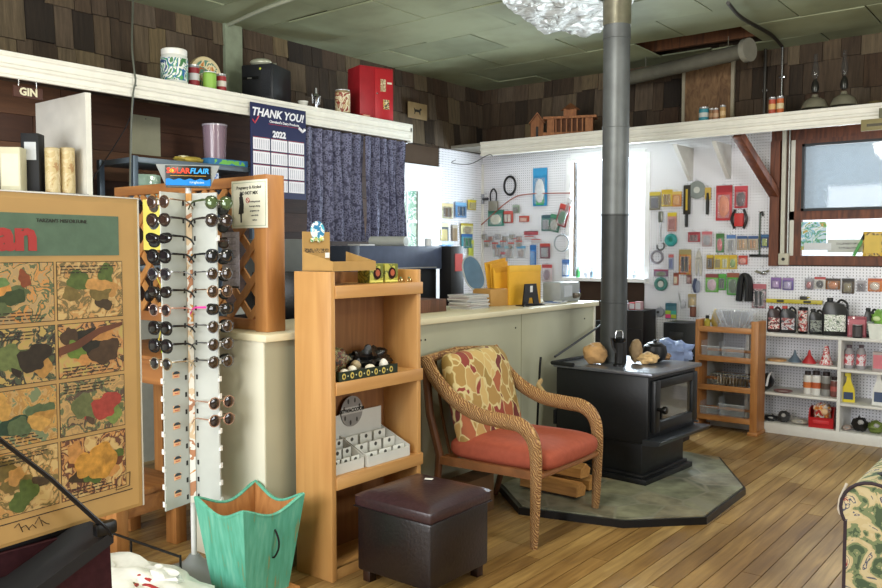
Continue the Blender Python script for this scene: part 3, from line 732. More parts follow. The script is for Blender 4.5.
# ---- white moulded tray stand / low bench and tall work bench at left
base = Vector((-3.95, 2.6, 0))
wb = T('workbench', 'tall pine workbench behind the sunglasses rack', 'bench', base)
mb = MW(base); mb.box(-4.7, -3.66, 2.50, 3.1, .83, .965, .004); mb.build('apron', PINEX, wb)
mb = MW(base); mb.box(-4.72, -3.64, 2.48, 3.12, .965, .985, .004); mb.build('top', PINEX, wb)
for (x_, y_) in ((-4.62, 2.55), (-3.71, 3.0), (-4.62, 3.0)):
    mb = MW(base); mb.box(x_ - .045, x_ + .045, y_ - .045, y_ + .045, 0, .83); mb.build('leg', PINE, wb)
base = Vector((-3.9, 2.35, 0))
lb = T('low_bench', 'low pine bench standing on the floor behind the comic board', 'bench', base, 6)
m = MB(); m.box(-.3, .16, -.24, .22, .315, .345, .003); m.build('seat', PINEX, lb)
m = MB(); m.box(.12, .15, -.2, .18, .215, .315, .003); m.box(-.28, .12, -.22, -.19, .215, .315, .003); m.build('apron', PINEX, lb)
for (x_, y_) in ((.115, -.19), (.115, .17), (-.26, -.19), (-.26, .17)):
    m = MB(); m.box(x_ - .04, x_ + .04, y_ - .035, y_ + .035, 0, .315, .003); m.build('leg', PINE, lb)
# ---- floral armchair on the right
def floral():
    m, nt, b = _new('floral_upholstery'); mp = coords(nt); v = nt.nodes.new('ShaderNodeTexNoise'); v.inputs['Scale'].default_value = 9; v.inputs['Detail'].default_value = 4; v.inputs['Distortion'].default_value = 1.2
    nt.links.new(mp.outputs[0], v.inputs['Vector'])
    r = ramp(nt, [(0, '4E6048'), (.38, '7F8C66'), (.44, 'CDBB90'), (.50, 'D3C39C'), (.57, '5E5F70'), (.60, 'D8C8A4'), (.63, '9E3F48'), (.69, 'C46A6E'), (.75, '8A3040')], 'CONSTANT'); nt.links.new(v.outputs[0], r.inputs[0]); nt.links.new(r.outputs[0], b.inputs['Base Color'])
    b.inputs['Roughness'].default_value = .85; return m
FL = floral()
base = Vector((-.35, 4.1, 0))
so = T('upholstered_armchair', 'cream floral upholstered armchair with rolled arm at right edge', 'armchair', base)
def arm(x0, nm='arm'):
    mb = MW(base); pr_ = [(x0 + .02, .0), (x0 + .22, .0), (x0 + .22, .42)] + [(x0 + .12 + .12 * math.cos(math.radians(t_)), .44 + .12 * math.sin(math.radians(t_))) for t_ in range(-30, 215, 15)] + [(x0 + .02, .38)]
    mb.prism(pr_, 3.86, 4.6, plane='xz'); a = mb.build(nm, FL, so)
    mb = MW(base); mb.tube([(p[0], 3.862, p[1]) for p in pr_[2:]], .008, 8); mb.tube([(x0 + .02, 3.862, .38), (x0 + .02, 3.862, .02)], .008, 8)
    mb.build('piping', M('3A2E36', .7), a)
    mb = MW(base); mb.tube([(x0 - .002 + .0, 3.87, .40), (x0 - .012, 3.875, .42), (x0 - .006, 3.87, .47), (x0 + .02, 3.87, .54)], .006, 8); mb.build('welt', M('D9CFC2', .7), a)
arm(-.845); arm(-.03)
mb = MW(base); mb.box(-.66, -.02, 3.88, 4.6, .08, .30, .02); mb.build('seat_base', FL, so)
mb = MW(base); mb.box(-.65, -.03, 3.87, 4.45, .30, .45, .05); mb.build('seat_cushion', FL, so)
mb = MW(base); mb.box(-.60, .16, 4.5, 4.72, .1, .80, .06); mb.build('backrest', FL, so)
mb = MW(base)
mb.ball((-.66, 3.96, .585), (.05, .04, .022), 14, 8, .5, 3); pl = mb.build('arm_cloth', M('1B1C20', .7)); pl.location = base; tag(pl, 'small black and yellow cloth lying on the floral chair arm', 'cloth')
m = MB(); m.ball((-.65 - base.x, 3.99 - base.y, .604), (.035, .03, .014), 12, 8, .4, 8); m.build('yellow_patch', M('C9C23E', .6), pl)
# ============================================================ SUNGLASSES RACK
RX, RY = -3.30, 2.29
RS = .925; RXF = Matrix.Translation((0, 0, 1.55 * (1 - RS))) @ Matrix.Scale(RS, 4)
CAMD = math.degrees(math.atan2(-RY, -RX))          # direction of the open valley between the two front wings
WL = .185
GREY = M('B9BDB8', .45, 0, .03)
rk = T('sunglasses_rack', 'grey spinning floor rack for sunglasses standing behind the turquoise bin', 'display rack', (RX, RY, 0))
m = MB(); m.lathe([(.20, 0), (.20, .012), (.17, .03), (.10, .055), (.045, .09), (.022, .12)], (0, 0, 0), 40); m.build('base', M('8E9294', .4, 0, .04), rk)
m = MB(); m.cyl((0, 0, .10), (0, 0, 1.835), .0135); m.build('pole', M('D8D9D6', .35), rk)
wings = [CAMD + 45, CAMD - 45, CAMD + 135, CAMD - 135]
for wi, a in enumerate(wings):
    ca, sa = math.cos(math.radians(a)), math.sin(math.radians(a))
    R = RXF @ Matrix.Rotation(math.radians(a), 4, 'Z')
    for zz0, zz1 in ((.275, 1.0), (1.008, 1.83)):
        m = MB(); m.X = R; m.box(.012, WL, -.004, .004, zz0, zz1); m.build('wing_panel', GREY, rk)
    for k in range(18 if wi < 2 else 0):
        z = 1.78 - .0865 * k
        m = MB(); m.X = R; m.prism([(WL - .002, z - .012), (WL + .010, z - .012), (WL + .010, z + .014), (WL + .006, z + .014), (WL + .006, z + .003), (WL - .002, z + .003)], -.007, .007, plane='xz'); m.build('nose_clip', M('E6E6E2', .35), rk)
        m = MB(); m.X = R; m.box(.036, .048, -.0052, .0052, z - .012, z + .012); m.build('temple_slot', M('151515', .6), rk)
# narrow printed strip down the valley
R = RXF @ Matrix.Rotation(math.radians(CAMD), 4, 'Z')
m = MB(); m.X = R; m.box(.022, .026, -.014, .014, .275, 1.83); m.build('printed_strip', printed(['E8E4DA', 'E0C8A8', 'ECE8E0', 'C08A6A', 'EFEFEA', 'D8A060'], 7, .6, .25, (1, 1, 1)), rk)
# picture cards on the empty rows of the left wing
R = RXF @ Matrix.Rotation(math.radians(wings[1]), 4, 'Z')
for k in range(8):
    z = .94 - .0845 * k
    m = MB(); m.X = R; m.box(.085, .13, .0042, .006, z - .02, z + .012, .001); cdp = m.build('picture_card', M('F0B98A', .5), rk)
    m = MB(); m.X = R; m.prism([(.0875 + .0 + .02 + .022 * math.cos(t * PI / 8), z + .0 + .014 * math.sin(t * PI / 8)) for t in range(9)], .0062, .0085, plane='xz'); m.build('printed_glasses', M('2C3A44', .3), cdp)
    m = MB(); m.X = R; m.box(.095, .12, .0062, .0066, z - .013, z - .009); m.build('printed_line', M('C9483A', .5), cdp)
# header sign on top facing the shop
hs = MB(); R = RXF @ Matrix.Rotation(math.radians(CAMD + 90), 4, 'Z')
hx, hz = .105, 1.862
m = MB(); m.X = R
m.prism([(-hx - .045, hz + .105), (-hx, hz), (hx, hz), (hx + .045, hz + .105)], -.06, .06, plane='xz'); m.build('header_tray', M('8C9090', .45), rk)
m = MB(); m.X = R; m.box(-hx - .002, hx + .002, -.066, -.06, hz + .002, hz + .10, .002); hp = m.build('header_card', M('141414', .3), rk)
m = MB(); m.X = R
wv = [(-hx, hz + .004)] + [(-hx + 2 * hx * i / 24, hz + .034 + .004 * math.sin(i * 1.1)) for i in range(25)] + [(hx, hz + .004)]
m.prism(wv, -.0672, -.0660, plane='xz'); m.build('blue_band', M('1C7FD0', .35), rk)
def rtext(s, size, x, z, mat, nm='lettering', **k):
    o = text(s, size, (x, -.068, z), mat, rk, nm, **k); o.data.transform(R); return o
rtext('SOLAR', .036, -.046, hz + .074, M('F0452C', .4), bold=.03, sx=1.0); rtext('FLAIR', .036, .052, hz + .074, M('38A0E8', .4), bold=.03, shear=.2)
rtext('sunglasses', .017, .04, hz + .020, M('D8ECF8', .4))
m = MB(); m.X = R; m.box(-.085, .085, -.0672, -.066, hz + .050, hz + .052); m.build('underline', M('D8A23A'), rk)
m = MB(); m.X = R; m.prism(arc(-.077, hz + .074, .010, 0, 360, 12)[:-1], -.0686, -.0682); m.build('sun_mark', M('F5B83A'), rk)

# ---- sunglasses: local frame, front towards -y, bridge at the origin
def outline(style):
    pts = []
    for i in range(28):
        t = 2 * PI * i / 28; c_, s_ = math.cos(t), math.sin(t)
        if style == 'round': w_, h_, e = .025, .0245, 1
        elif style == 'aviator': w_, h_, e = .0285, .0245, .85
        elif style == 'wayfarer': w_, h_, e = .0275, .021, .7
        elif style == 'cat': w_, h_, e = .028, .020, .85
        elif style == 'wrap': w_, h_, e = .033, .018, .8
        else: w_, h_, e = .029, .026, .8
        x = w_ * math.copysign(abs(c_) ** e, c_); z = h_ * math.copysign(abs(s_) ** e, s_)
        if style == 'aviator' and z < 0: x *= 1 - .25 * (-z / h_); x -= .003 * (z / h_)
        if style == 'cat' and c_ > 0 and s_ > 0: z += .008 * c_
        if style == 'wrap': z += .004 * c_
        pts.append((x, z))
    return pts
_gp = {}
def glasses(style, fcol, lcol, metal=0, pink=False):
    key = (style, fcol, lcol)
    t = bpy.data.objects.new('sunglasses', None); C.objects.link(t); t.empty_display_size = .03
    fm = M(fcol, .25, metal, .03, .6); lm = M(lcol, .05, .25, .02, 1.0, 0, .8)
    op = outline(style); th = .0026 if metal else .0042; cx = .035 if style != 'wrap' else .037
    for s in (-1, 1):
        f = MB(); f.tube([(s * (cx + x), .001 + .05 * x * (1 if style == 'wrap' else .25) , z) for x, z in op], th, 6, closed=True, up=(0, 1, 0)); f.build('rim', fm, t)
        f = MB(); f.prism([(s * (cx + x), z) for x, z in op], -.0005, .0022, plane='xz'); f.ball((s * cx, 0, 0), (max(x for x, z in op) * .93, .0042, max(z for x, z in op) * .93), 16, 10); f.build('lens', lm, t)
        f = MB(); ex = cx + .029
        f.tube([(s * ex, .002, .010), (s * (ex + .004), .012, .010), (s * (ex + .003), .085, .006), (s * (ex + .0), .115, -.006), (s * (ex - .002), .135, -.026)], [th * .9, th, th * .8, th * .9, th * .7], 6, flat=(.6, 1.3)); f.build('temple', M('E8409A', .4) if pink else fm, t)
    f = MB(); f.tube([(-.013, .0, .006), (0, -.002, .009), (.013, .0, .006)], th, 6); f.build('bridge', fm, t)
    return t
styles = {
 'a': ('round', '9A7A62', '40302A', .8, 'rose-gold rimmed round'), 'b': ('aviator', '2B2422', '3A2A24', 0, 'dark brown teardrop'),
 'c': ('wrap', '121214', '16161C', 0, 'black wraparound'), 'd': ('big', '101012', '1A1A20', 0, 'large black'),
 'e': ('aviator', 'B0B2B8', '23232A', .9, 'silver aviator'), 'f': ('cat', '15120F', '1E1A1C', 0, 'black cat-eye'),
 'g': ('round', 'D3A894', '2A2024', .7, 'pink-rimmed round'), 'h': ('big', '161618', '101014', 0, 'oversized black'),
 'i': ('wayfarer', '3A2620', '5A4634', 0, 'tortoiseshell square'), 'j': ('aviator', '3E4A2C', '5C7048', 0, 'green-tinted'),
 'k': ('round', '8C8C90', '3A2A20', .9, 'fine silver-rimmed round brown'), 'l': ('round', 'C9B89A', '26262A', .8, 'champagne-rimmed round')}
protos = {}
def put_glasses(key, a, z, label, pink=False, tw=0):
    kk = (key, pink)
    if kk not in protos: g = protos[kk] = glasses(*styles[key][:4], pink=pink)
    else: g = clone(protos[kk])
    ar = math.radians(a); g.location = (RX + math.cos(ar) * (WL * RS + .014), RY + math.sin(ar) * (WL * RS + .014), 1.55 + (z - 1.55) * RS); g.rotation_euler = (0, 0, ar + PI / 2 + math.radians(tw)); g.scale = (1.08,) * 3
    tag(g, label, 'sunglasses', 'sunglasses on the spinning rack')
ords = ['top', 'second', 'third', 'fourth', 'fifth', 'sixth', 'seventh', 'eighth', 'ninth', 'tenth', 'eleventh', 'twelfth']
for k, s in enumerate('abcdefghdl'): put_glasses(s, wings[1], 1.78 - .0865 * k, f'{styles[s][4]} sunglasses, {ords[k]} pair down the left front edge of the rack')
kk = 0
for k, s in enumerate('jb.dka' 'fkkk' '.gg'):
    if s == '.': continue
    put_glasses(s, wings[0], 1.78 - .0865 * k - (.03 if k > 10 else 0), f'{styles[s][4]} sunglasses, {ords[kk]} pair down the right front edge of the rack', pink=(k == 6), tw=-14); kk += 1
for k, s in enumerate('hdicfhedcf'): put_glasses(s, wings[2], 1.76 - .0865 * k, f'{styles[s][4]} sunglasses, {ords[k]} pair down the right rear edge of the rack')
for k, s in enumerate('aehd'): put_glasses(s, wings[3], 1.77 - .0865 * k, f'{styles[s][4]} sunglasses, {ords[k]} pair down the left rear edge of the rack')
# yellow paper note and hanging lanyards on the lattice behind
def sheetthing(name, label, cat, box, Y, mat, th=.002, group=None):
    a, b = ony(box[0], box[1], Y), ony(box[2], box[3], Y)
    z1 = ony((box[0] + box[2]) / 2, box[1], Y).z; z0 = ony((box[0] + box[2]) / 2, box[3], Y).z
    t = T(name, label, cat, ((a.x + b.x) / 2, Y, z0), 0, group); w_ = abs(b.x - a.x)
    MB().box(-w_ / 2, w_ / 2, -th, 0, 0, z1 - z0).build('sheet', mat, t); return t, w_, z1 - z0
t, w_, h_ = sheetthing('paper_note', 'plain yellow paper note pinned on the lattice left of the rack', 'paper', (143, 199, 165, 250), 2.61, M('E4DA6A', .6))
m = MB(); m.cyl((0, -.004, h_ - .012), (0, -.001, h_ - .012), .006); m.build('pin', M('B03028'), t)
t, w_, h_ = sheetthing('clear_pouch', 'hanging pale printed pouch on the lattice below the notice', 'pouch', (222, 232, 240, 288), 2.57, M('C6C4D8', .3, 0, .25, .5, 0, .3, 60))
for k in range(7): MB().box(-w_ * .4, w_ * .3, -.003, -.002, h_ * (.9 - k * .12), h_ * (.9 - k * .12) + .003).build('text_line', M('8482A0'), t)
m = MB(); m.tube([(-w_ * .45, -.004, h_ * .02), (w_ * .45, -.004, h_ * .02)], .005, 6); m.build('rail', M('18181A'), t)

# ============================================================ COMIC BOARD, CASE, WHITE BAG (foreground left)
u = Vector((-.10, .99, 0)).normalized(); PRZ = math.degrees(math.atan2(u.y, u.x))
PW, PH = .62, .735
cbd = T('comic_board', 'large yellowed comic page in a clear sleeve, propped in the foreground', 'poster', Vector((-1.795, 1.10, .935)) - u * PW, PRZ)
# local x along the page, -y towards the room, z up; page spans x 0..PW
tl = 2.6
def lean(z): return math.tan(math.radians(2.5)) * z
m = MB(); m.box(0, PW, -.004, .004, 0, PH, .001); m.build('backing', M('C09A5E', .5, 0, .06, sc=4), cbd)
m = MB(); m.box(.004, PW - .012, -.0058, -.0042, .008, PH - .012); m.build('page', M('C8A064', .5, 0, .08, .3, 0, 0, 5), cbd)
m = MB(); m.prism([(0, PH), (0, PH + .003), (PW + .003, PH + .003), (PW + .003, 0), (PW, 0), (PW, PH)], -.006, .005, plane='xz'); m.build('sleeve_edge', M('D9D6CC', .2, 0, .03, .6), cbd)
# columns, measured on the photo against the page height
cols = [(.075, .234), (.243, .401), (.410, .572)]
def zrow(a): return PH * (1 - a)
rowsz = [(.20, .37), (.385, .545), (.56, .72), (.735, .915)]
m = MB(); m.box(.0, .566, -.0066, -.0058, zrow(.18), zrow(.058)); hb = m.build('title_banner', M('5E7864', .55, 0, .12, .3, 0, 0, 30), cbd)
text('an', .085, (.366, -.0072, zrow(.125)), M('B52A24'), hb, 'title_lettering', bold=.05, sx=1.15, align='RIGHT')
text("TARZAN'S MISFORTUNE", .011, (.425, -.0072, zrow(.078)), M('2C2A22'), hb, 'title_lettering')
ink = M('33291D', .6); SK = 'D39A5A'
def blob(cx, cz, rx, rz, seed, n=22, rough=.35):
    rr = random.Random(seed); ph = [rr.uniform(0, 6.28) for _ in range(4)]; o = []
    for i in range(n):
        t = 2 * PI * i / n; k = 1 + rough * (.5 * math.sin(2 * t + ph[0]) + .3 * math.sin(3 * t + ph[1]) + .3 * math.sin(5 * t + ph[2]) + .15 * math.sin(7 * t + ph[3])); o.append((cx + rx * k * math.cos(t), cz + rz * k * math.sin(t)))
    return o
arts = [  # sky/base, then (colour, shapes) : generic jungle scenes
 ('B08F5C', ['6A7048', 'A8443A', '5A4636', '7A8C4A', 'C98A4A'], 1), ('B89A6A', ['5E6A44', '8C4A2C', 'D3944C', '3C4A2A', '6E8C54'], 2),
 ('D6B678', ['7C6A3A', '5A6B34', 'C99656', '4A3A26'], 3), ('D8B87A', ['6A3E28', '54662F', 'C98F50', '43331F'], 4),
 ('C0A45A', ['4E5638', '6E7A48', '33291D', 'B98A4A'], 5), ('C4AC5E', ['C98F52', '2E2A20', '4E3A28', '6A8236'], 6),
 ('A8583C', ['6A4430', '5A6640', '7E2A20', 'C0703A'], 7), ('7E8A62', ['B98A46', '5A6A48', 'D0A054', '2E4634'], 8)]
ai = 0
for (r0, r1) in rowsz:
    for (c0, c1) in cols:
        base_, pal, sd = arts[ai % 8]; ai += 1; sd += ai
        z0, z1 = zrow(r1), zrow(r0); cw, chh = c1 - c0, z1 - z0
        fr_ = MB(); fr_.box(c0 - .0015, c1 + .0015, -.0064, -.0058, z0 - .0015, z1 + .0015); pn = fr_.build('comic_panel', ink, cbd)
        m = MB(); m.box(c0, c1, -.0068, -.0064, z0, z1); m.build('picture', printed([base_, 'C8A064', pal[0], pal[2], base_], 34, 1.0, .55, (1, 1, 1), 8, sd), pn)
        rr = random.Random(sd * 11)
        for q in range(7):
            bx, bz = rr.uniform(c0 + cw * .15, c1 - cw * .15), rr.uniform(z0 + chh * .2, z1 - chh * .25)
            m = MB(); pts_ = [(min(max(px_, c0 + .002), c1 - .002), min(max(pz_, z0 + .002), z1 - .002)) for px_, pz_ in blob(bx, bz, rr.uniform(.012, .038), rr.uniform(.01, .03), sd * 31 + q)]
            m.prism(pts_, -.0069 - .00012 * q, -.0066, plane='xz'); m.build('figure_shape', M(pal[q % len(pal)], .55, 0, .2, .3, 0, 0, 90), pn)
        # hand lettering: caption lines
        m = MB()
        for ln in range(3):
            zz_ = (z1 - .010 - ln * .007) if ai % 2 else (z0 + .006 + ln * .007); xx_ = c0 + .008
            while xx_ < c0 + cw * (.8 - .1 * ln): wl = rr.uniform(.006, .02); m.box(xx_, xx_ + wl, -.0079, -.0066, zz_, zz_ + .0022); xx_ += wl + .004
        m.build('caption_lines', ink, pn)
# tree branch across one panel and lion-coloured sweep in the last
m = MB(); c0, c1 = cols[2]; z0, z1 = zrow(rowsz[1][1]), zrow(rowsz[1][0])
m.prism([(c0, z1 - .05), (c0 + .04, z1 - .04), (c0 + .10, z1 - .012), (c1 - .002, z1 - .004), (c1 - .002, z1 - .012), (c0 + .10, z1 - .028), (c0 + .05, z1 - .055), (c0, z1 - .068)], -.0082, -.0066, plane='xz'); m.build('branch_shape', M('6A3E28', .6, 0, .2), cbd)
m = MB(); c0, c1 = cols[2]; z0, z1 = zrow(rowsz[3][1]), zrow(rowsz[3][0])
m.prism(blob(c0 + .10, z0 + .07, .04, .038, 77, 40, .2), -.0082, -.0066, plane='xz'); m.prism(blob(c0 + .055, z0 + .07, .026, .026, 78, 30, .2), -.0084, -.0066, plane='xz'); m.build('lion_shape', M('C8913E', .6, 0, .35, .3, 0, 0, 60), cbd)
m = MB(); m.box(cols[0][0], PW - .03, -.0066, -.0058, .047, .049); m.build('footer_line', ink, cbd)
m = MB(); [m.tube([(x_, -.0066, .03 + .006 * math.sin(x_ * 300)), (x_ + .01, -.0066, .036 + .01 * math.sin(x_ * 170)), (x_ + .018, -.0066, .022)], .0009, 4) for x_ in (.30, .315, .33, .345, .36)]; m.build('signature', ink, cbd)
m = MB(); m.tube([(.545, -.0066, .055), (.582, -.0066, .058), (.584, -.0066, .09), (.55, -.0066, .085)], .0011, 4, closed=True); m.build('stamp_border', ink, cbd)

# maroon case under the board
base = Vector((-1.86, .72, 0))
cs = T('carry_case', 'dark maroon fabric carry case with black trim below the comic board', 'case', base)
m = MB(); m.prism([(-.5, 0), (.27, 0), (.245, .90), (-.5, .90)], -.11, .04, plane='yz'); m.prism([(-.5, 0), (.27, 0), (.245, .90), (.08, .825), (-.5, .80)], .04, .155, plane='yz'); m.build('body', M('3A1A20', .8, 0, .18, .2, .1, 0, 60), cs)
m = MB(); m.box(-.115, .03, -.505, .25, .90, .928, .006); m.prism([(.25, .90), (.25, .928), (.07, .85), (-.5, .828), (-.5, .80), (.08, .825)], .03, .162, plane='yz'); m.build('top_trim', M('17161A', .6), cs)
m = MB(); A = onx(-10, 432, -1.71); B = onx(50, 478, -1.71); D = onx(105, 528, -1.705)
def rel(p): return Vector(p) - base
m.tube([rel(A) - Vector((0, .25, -.19)), rel(A), rel(B), rel(D), rel(D) + Vector((-.004, .012, -.02))], [.011, .012, .012, .013, .012], 8, flat=(.4, 1.2), up=(1, 0, 0)); m.build('strap', M('141316', .6), cs)
m = MB(); m.cbox(rel(D), (.022, .05, .03), .006); m.build('strap_buckle', M('0F0F10', .35), cs)

# white padded bag in a black wire frame
base = Vector((-3.24, 1.87, 0))
wbg = T('padded_bag', 'crumpled white padded bag with red trim on the floor', 'bag', base, 8)
m = MB(); m.ball((0, 0, .105), (.50, .235, .085), 36, 20, .4, 5, 3.2); m.build('body', M('E4E3DC', .6, 0, .06, .3, .2, 0, 20), wbg)
m = MB(); m.ball((-.16, -.03, .17), (.13, .07, .045), 22, 14, .4, 9, 3); m.ball((.16, .08, .15), (.12, .07, .045), 22, 14, .5, 2, 3); m.build('fold', M('DAD9D4', .6, 0, .06, .3, .2), wbg)
for (x_, y_, a_) in ((-.12, -.085, 20), (.14, .0, -15), (-.24, .05, 50), (.26, -.05, -35)):
    m = MB(); m.tube([(x_ - .04, y_, .185), (x_, y_ - .01, .195), (x_ + .05, y_ + .01, .175)], .008, 8, flat=(1.2, .5)); m.build('red_trim', M('A02A2C', .6), wbg)
m = MB(); m.box(.14, .19, -.09, -.05, .17, .178, rot=Matrix.Rotation(.3, 4, 'X')); m.build('patch', printed(['C9A24A', '2A2A30', 'B03A2C'], 50, 1, .5), wbg)
wf = T('wire_stand', 'black wire rod stand around the crumpled white bag', 'frame', base, 8)
m = MB(); m.tube([(-.46, .26, .20), (-.42, .26, .205), (.10, .25, .18)], .006, 8); m.build('rail', M('141414', .35), wf)
for (x_, y_) in ((-.46, .26), (.10, .25), (-.24, .26)):
    m = MB(); m.cyl((x_, y_, 0), (x_, y_, .188), .005); m.build('upright', M('141414', .35), wf)
# ============================================================ SMALL BUILDERS
def can(name, label, loc, r, h, body='B8BABF', band=None, lid='C9CACC', band2=None, cat='can', group=None, metal=.6):
    t = T(name, label, cat, loc, 0, group)
    m = MB(); m.lathe([(r * .94, 0), (r, .004), (r, h - .004), (r * .95, h)], (0, 0, 0), 24); m.build('body', M(body, .35, metal, .05), t)
    if band: m = MB(); m.lathe([(r + .0004, h * .1), (r + .0008, h * .1), (r + .0008, h * .9), (r + .0004, h * .9)], (0, 0, 0), 24); m.build('label_band', band if not isinstance(band, str) else M(band, .45), t)
    if band2: m = MB(); m.lathe([(r + .001, h * .35), (r + .0014, h * .35), (r + .0014, h * .65), (r + .001, h * .65)], (0, 0, 0), 24); m.build('label_stripe', M(band2, .45), t)
    m = MB(); m.lathe([(r * .97, h - .002), (r * .99, h + .004), (r * .88, h + .004), (r * .86, h + .001)], (0, 0, 0), 24); m.build('lid', M(lid, .3, metal), t)
    return t
def carton(name, label, loc, s, col, rz=0, panel=None, cat='box', group=None, topcol=None, tilt=0):
    t = T(name, label, cat, loc, rz, group, tilt); w_, d_, h_ = s
    MB().box(-w_ / 2, w_ / 2, -d_ / 2, d_ / 2, 0, h_, min(s) * .03).build('body', M(col, .6, 0, .06) if isinstance(col, str) else col, t)
    if panel: MB().box(-w_ * .42, w_ * .42, -d_ / 2 - .0012, -d_ / 2 - .0002, h_ * .12, h_ * .85).build('label_panel', M(panel, .45) if isinstance(panel, str) else panel, t)
    m = MB(); m.box(-w_ * .5, w_ * .5, -.002, .002, h_, h_ + .0008); m.build('lid_seam', M(topcol or '6A5638', .6), t)
    return t
def spanL(x0, x1, yb, yt, X):
    """a pixel span on a plane parallel to the left wall -> centre y, width, base z, height"""
    a, b = onx(x0, yb, X), onx(x1, yb, X); c = onx((x0 + x1) / 2, yb, X); d = onx((x0 + x1) / 2, yt, X)
    return (a.y + b.y) / 2, abs(b.y - a.y), c.z, d.z - c.z
def spanB(x0, x1, yb, yt, Y):
    a, b = ony(x0, yb, Y), ony(x1, yb, Y); c = ony((x0 + x1) / 2, yb, Y); d = ony((x0 + x1) / 2, yt, Y)
    return (a.x + b.x) / 2, abs(b.x - a.x), c.z, d.z - c.z

# ============================================================ ON THE HIGH SHELF, LEFT SIDE
XS = LX - .09
def L(x0, x1, yt, X=XS):
    """item standing on the left shelf at pixel columns x0..x1, top row yt: place, width, height"""
    c = onx((x0 + x1) / 2, yt, X); a, b = onx(x0, yt, X), onx(x1, yt, X)
    return Vector((X, c.y, SZ)), abs(b.y - a.y), c.z - SZ
def roundL(x0, x1, yt, X=XS):
    c = onx((x0 + x1) / 2, yt, X); k = ppm(c); return Vector((X, c.y, SZ)), (x1 - x0) / 2 / k, c.z - SZ
p, r_, h_ = roundL(161, 187, 50)
j = T('snack_jar', 'big white-lidded jar with green and blue label on the high shelf', 'jar', p)
m = MB(); m.lathe([(r_ * .92, 0), (r_, .01), (r_, h_ * .78), (r_ * .9, h_ * .84)]); m.build('body', M('D5D8D2', .3), j)
m = MB(); m.lathe([(r_ + .001, h_ * .1), (r_ + .002, h_ * .1), (r_ + .002, h_ * .72), (r_ + .001, h_ * .72)], seg=30); m.build('label_band', printed(['3F7A4A', 'E4E8E0', '2E6AA0', '4E9A5A', 'E8ECE8', '2A4E7A'], 9, 1.5, .35), j)
m = MB(); m.lathe([(r_ * .95, h_ * .83), (r_ * .97, h_ * .85), (r_ * .97, h_ * .98), (r_ * .9, h_)]); m.build('lid', M('E9E8E2', .35), j)
p, r_, h_ = roundL(188, 199, 66); can('drink_can', 'red and silver drinks can, nearest to the big white-lidded jar', p, r_, h_, band='8E2630', band2='C9CACC')
p, r_, h_ = roundL(193, 216, 57, XS - .10); r_ = h_ / 2
t = T('round_tin', 'round orange and cream tin standing on edge behind the green can', 'tin', p)
m = MB(); m.lathe([(r_ * .96, -.02), (r_, -.016), (r_, .016), (r_ * .96, .02)], (0, 0, r_), 30, 'X'); m.build('body', M('D9C9A0', .4), t)
m = MB(); m.lathe([(r_ * .8, .0), (r_ * .8, .002)], (.02, 0, r_), 30, 'X'); m.build('picture', printed(['C9803A', 'E8D9B0', '5E8A78', 'B5622E'], 14, 1, .4), t)
p, r_, h_ = roundL(203, 216, 73, XS + .03); can('paint_can', 'small bright green can in front of the round tin', p, r_, h_, body='7FA84A', band='8DB84E', metal=.1)
p, r_, h_ = roundL(216, 226, 75); can('soda_can', 'slim red can on the high shelf just right of the green can', p, r_, h_, band='9E2A30', band2='D8D2C8')
# black boxy speaker with a cap on it
p, w_, h_ = L(250, 299, 66, XS - .1)
w_ = .27
sb = T('speaker_box', 'black boxy speaker on the high shelf over the calendar', 'speaker', p - Vector((.10, 0, 0)), 22)
MB().box(-w_ / 2, w_ / 2, -.14, .16, 0, h_, .012).build('body', M('1E2024', .45, 0, .1), sb)
MB().box(w_ * .12, w_ * .42, -.143, -.14, h_ * .2, h_ * .85).build('grille', M('2E3034', .8, 0, .3, .2, .3, 0, 200), sb)
MB().box(-w_ * .44, w_ * .05, -.1425, -.14, h_ * .62, h_ * .70).build('slot', M('08090A', .3), sb)
MB().box(-w_ * .3, -w_ * .16, -.144, -.1425, h_ * .64, h_ * .68).build('badge', CHROME, sb)
m = MB(); m.ball((w_ * .1, -.143, h_ * .88), (.009, .003, .009), 10, 8); m.build('sticker', M('C8D44A'), sb)
cp = T('golf_club_head', 'pale cap-shaped club head lying on top of the black speaker', 'club', (p.x - .1, p.y - .05, SZ + h_ + .002), 30)
m = MB(); m.ball((0, 0, .03), (.085, .05, .03), 20, 12); m.build('head', M('B9BCA8', .3, .3), cp); m = MB(); m.tube([(-.07, 0, .03), (.0, .06, .035), (.1, .07, .03)], .008, 8); m.build('hosel', M('A8AA98', .3, .5), cp)
p, r_, h_ = roundL(298, 308, 102); h_ = max(h_, .05)
t = T('paper_cup', 'small white paper cup beside the black speaker', 'cup', p); m = MB(); m.lathe([(r_ * .75, 0), (r_, h_), (r_ * 1.05, h_ + .003), (r_ * .95, h_)]); m.build('cup_body', M('D8D8CE'), t)
m = MB(); m.lathe([(r_ * 1.0, h_ - .004), (r_ * 1.06, h_ + .001), (r_ * 1.0, h_ + .004)]); m.build('rolled_rim', M('EDEDE6'), t)
p, r_, h_ = roundL(311, 321, 88)
t = T('pewter_figurine', 'small silver figurine between the paper cup and tan can', 'figurine', p); m = MB(); m.lathe([(r_, 0), (r_, .012), (r_ * .4, .02), (r_ * .5, h_ * .5), (r_ * .9, h_ * .62), (r_ * .35, h_ * .75), (r_ * .3, h_)], seg=14); m.build('stem', CHROME, t)
for s in (-1, 1): m = MB(); m.tube([(0, s * r_ * .5, h_ * .55), (0, s * r_ * 1.1, h_ * .7), (0, s * r_ * .9, h_ * .3)], .006, 8); m.build('arm', CHROME, t)
p, r_, h_ = roundL(335, 350, 91); can('oil_can', 'tan and cream can with red label left of the red cabinet', p, r_, h_, body='8A7A58', band=printed(['BFA77A', 'E0D4B4', '8E3A2A', 'C9B488'], 12, 1), metal=.2)
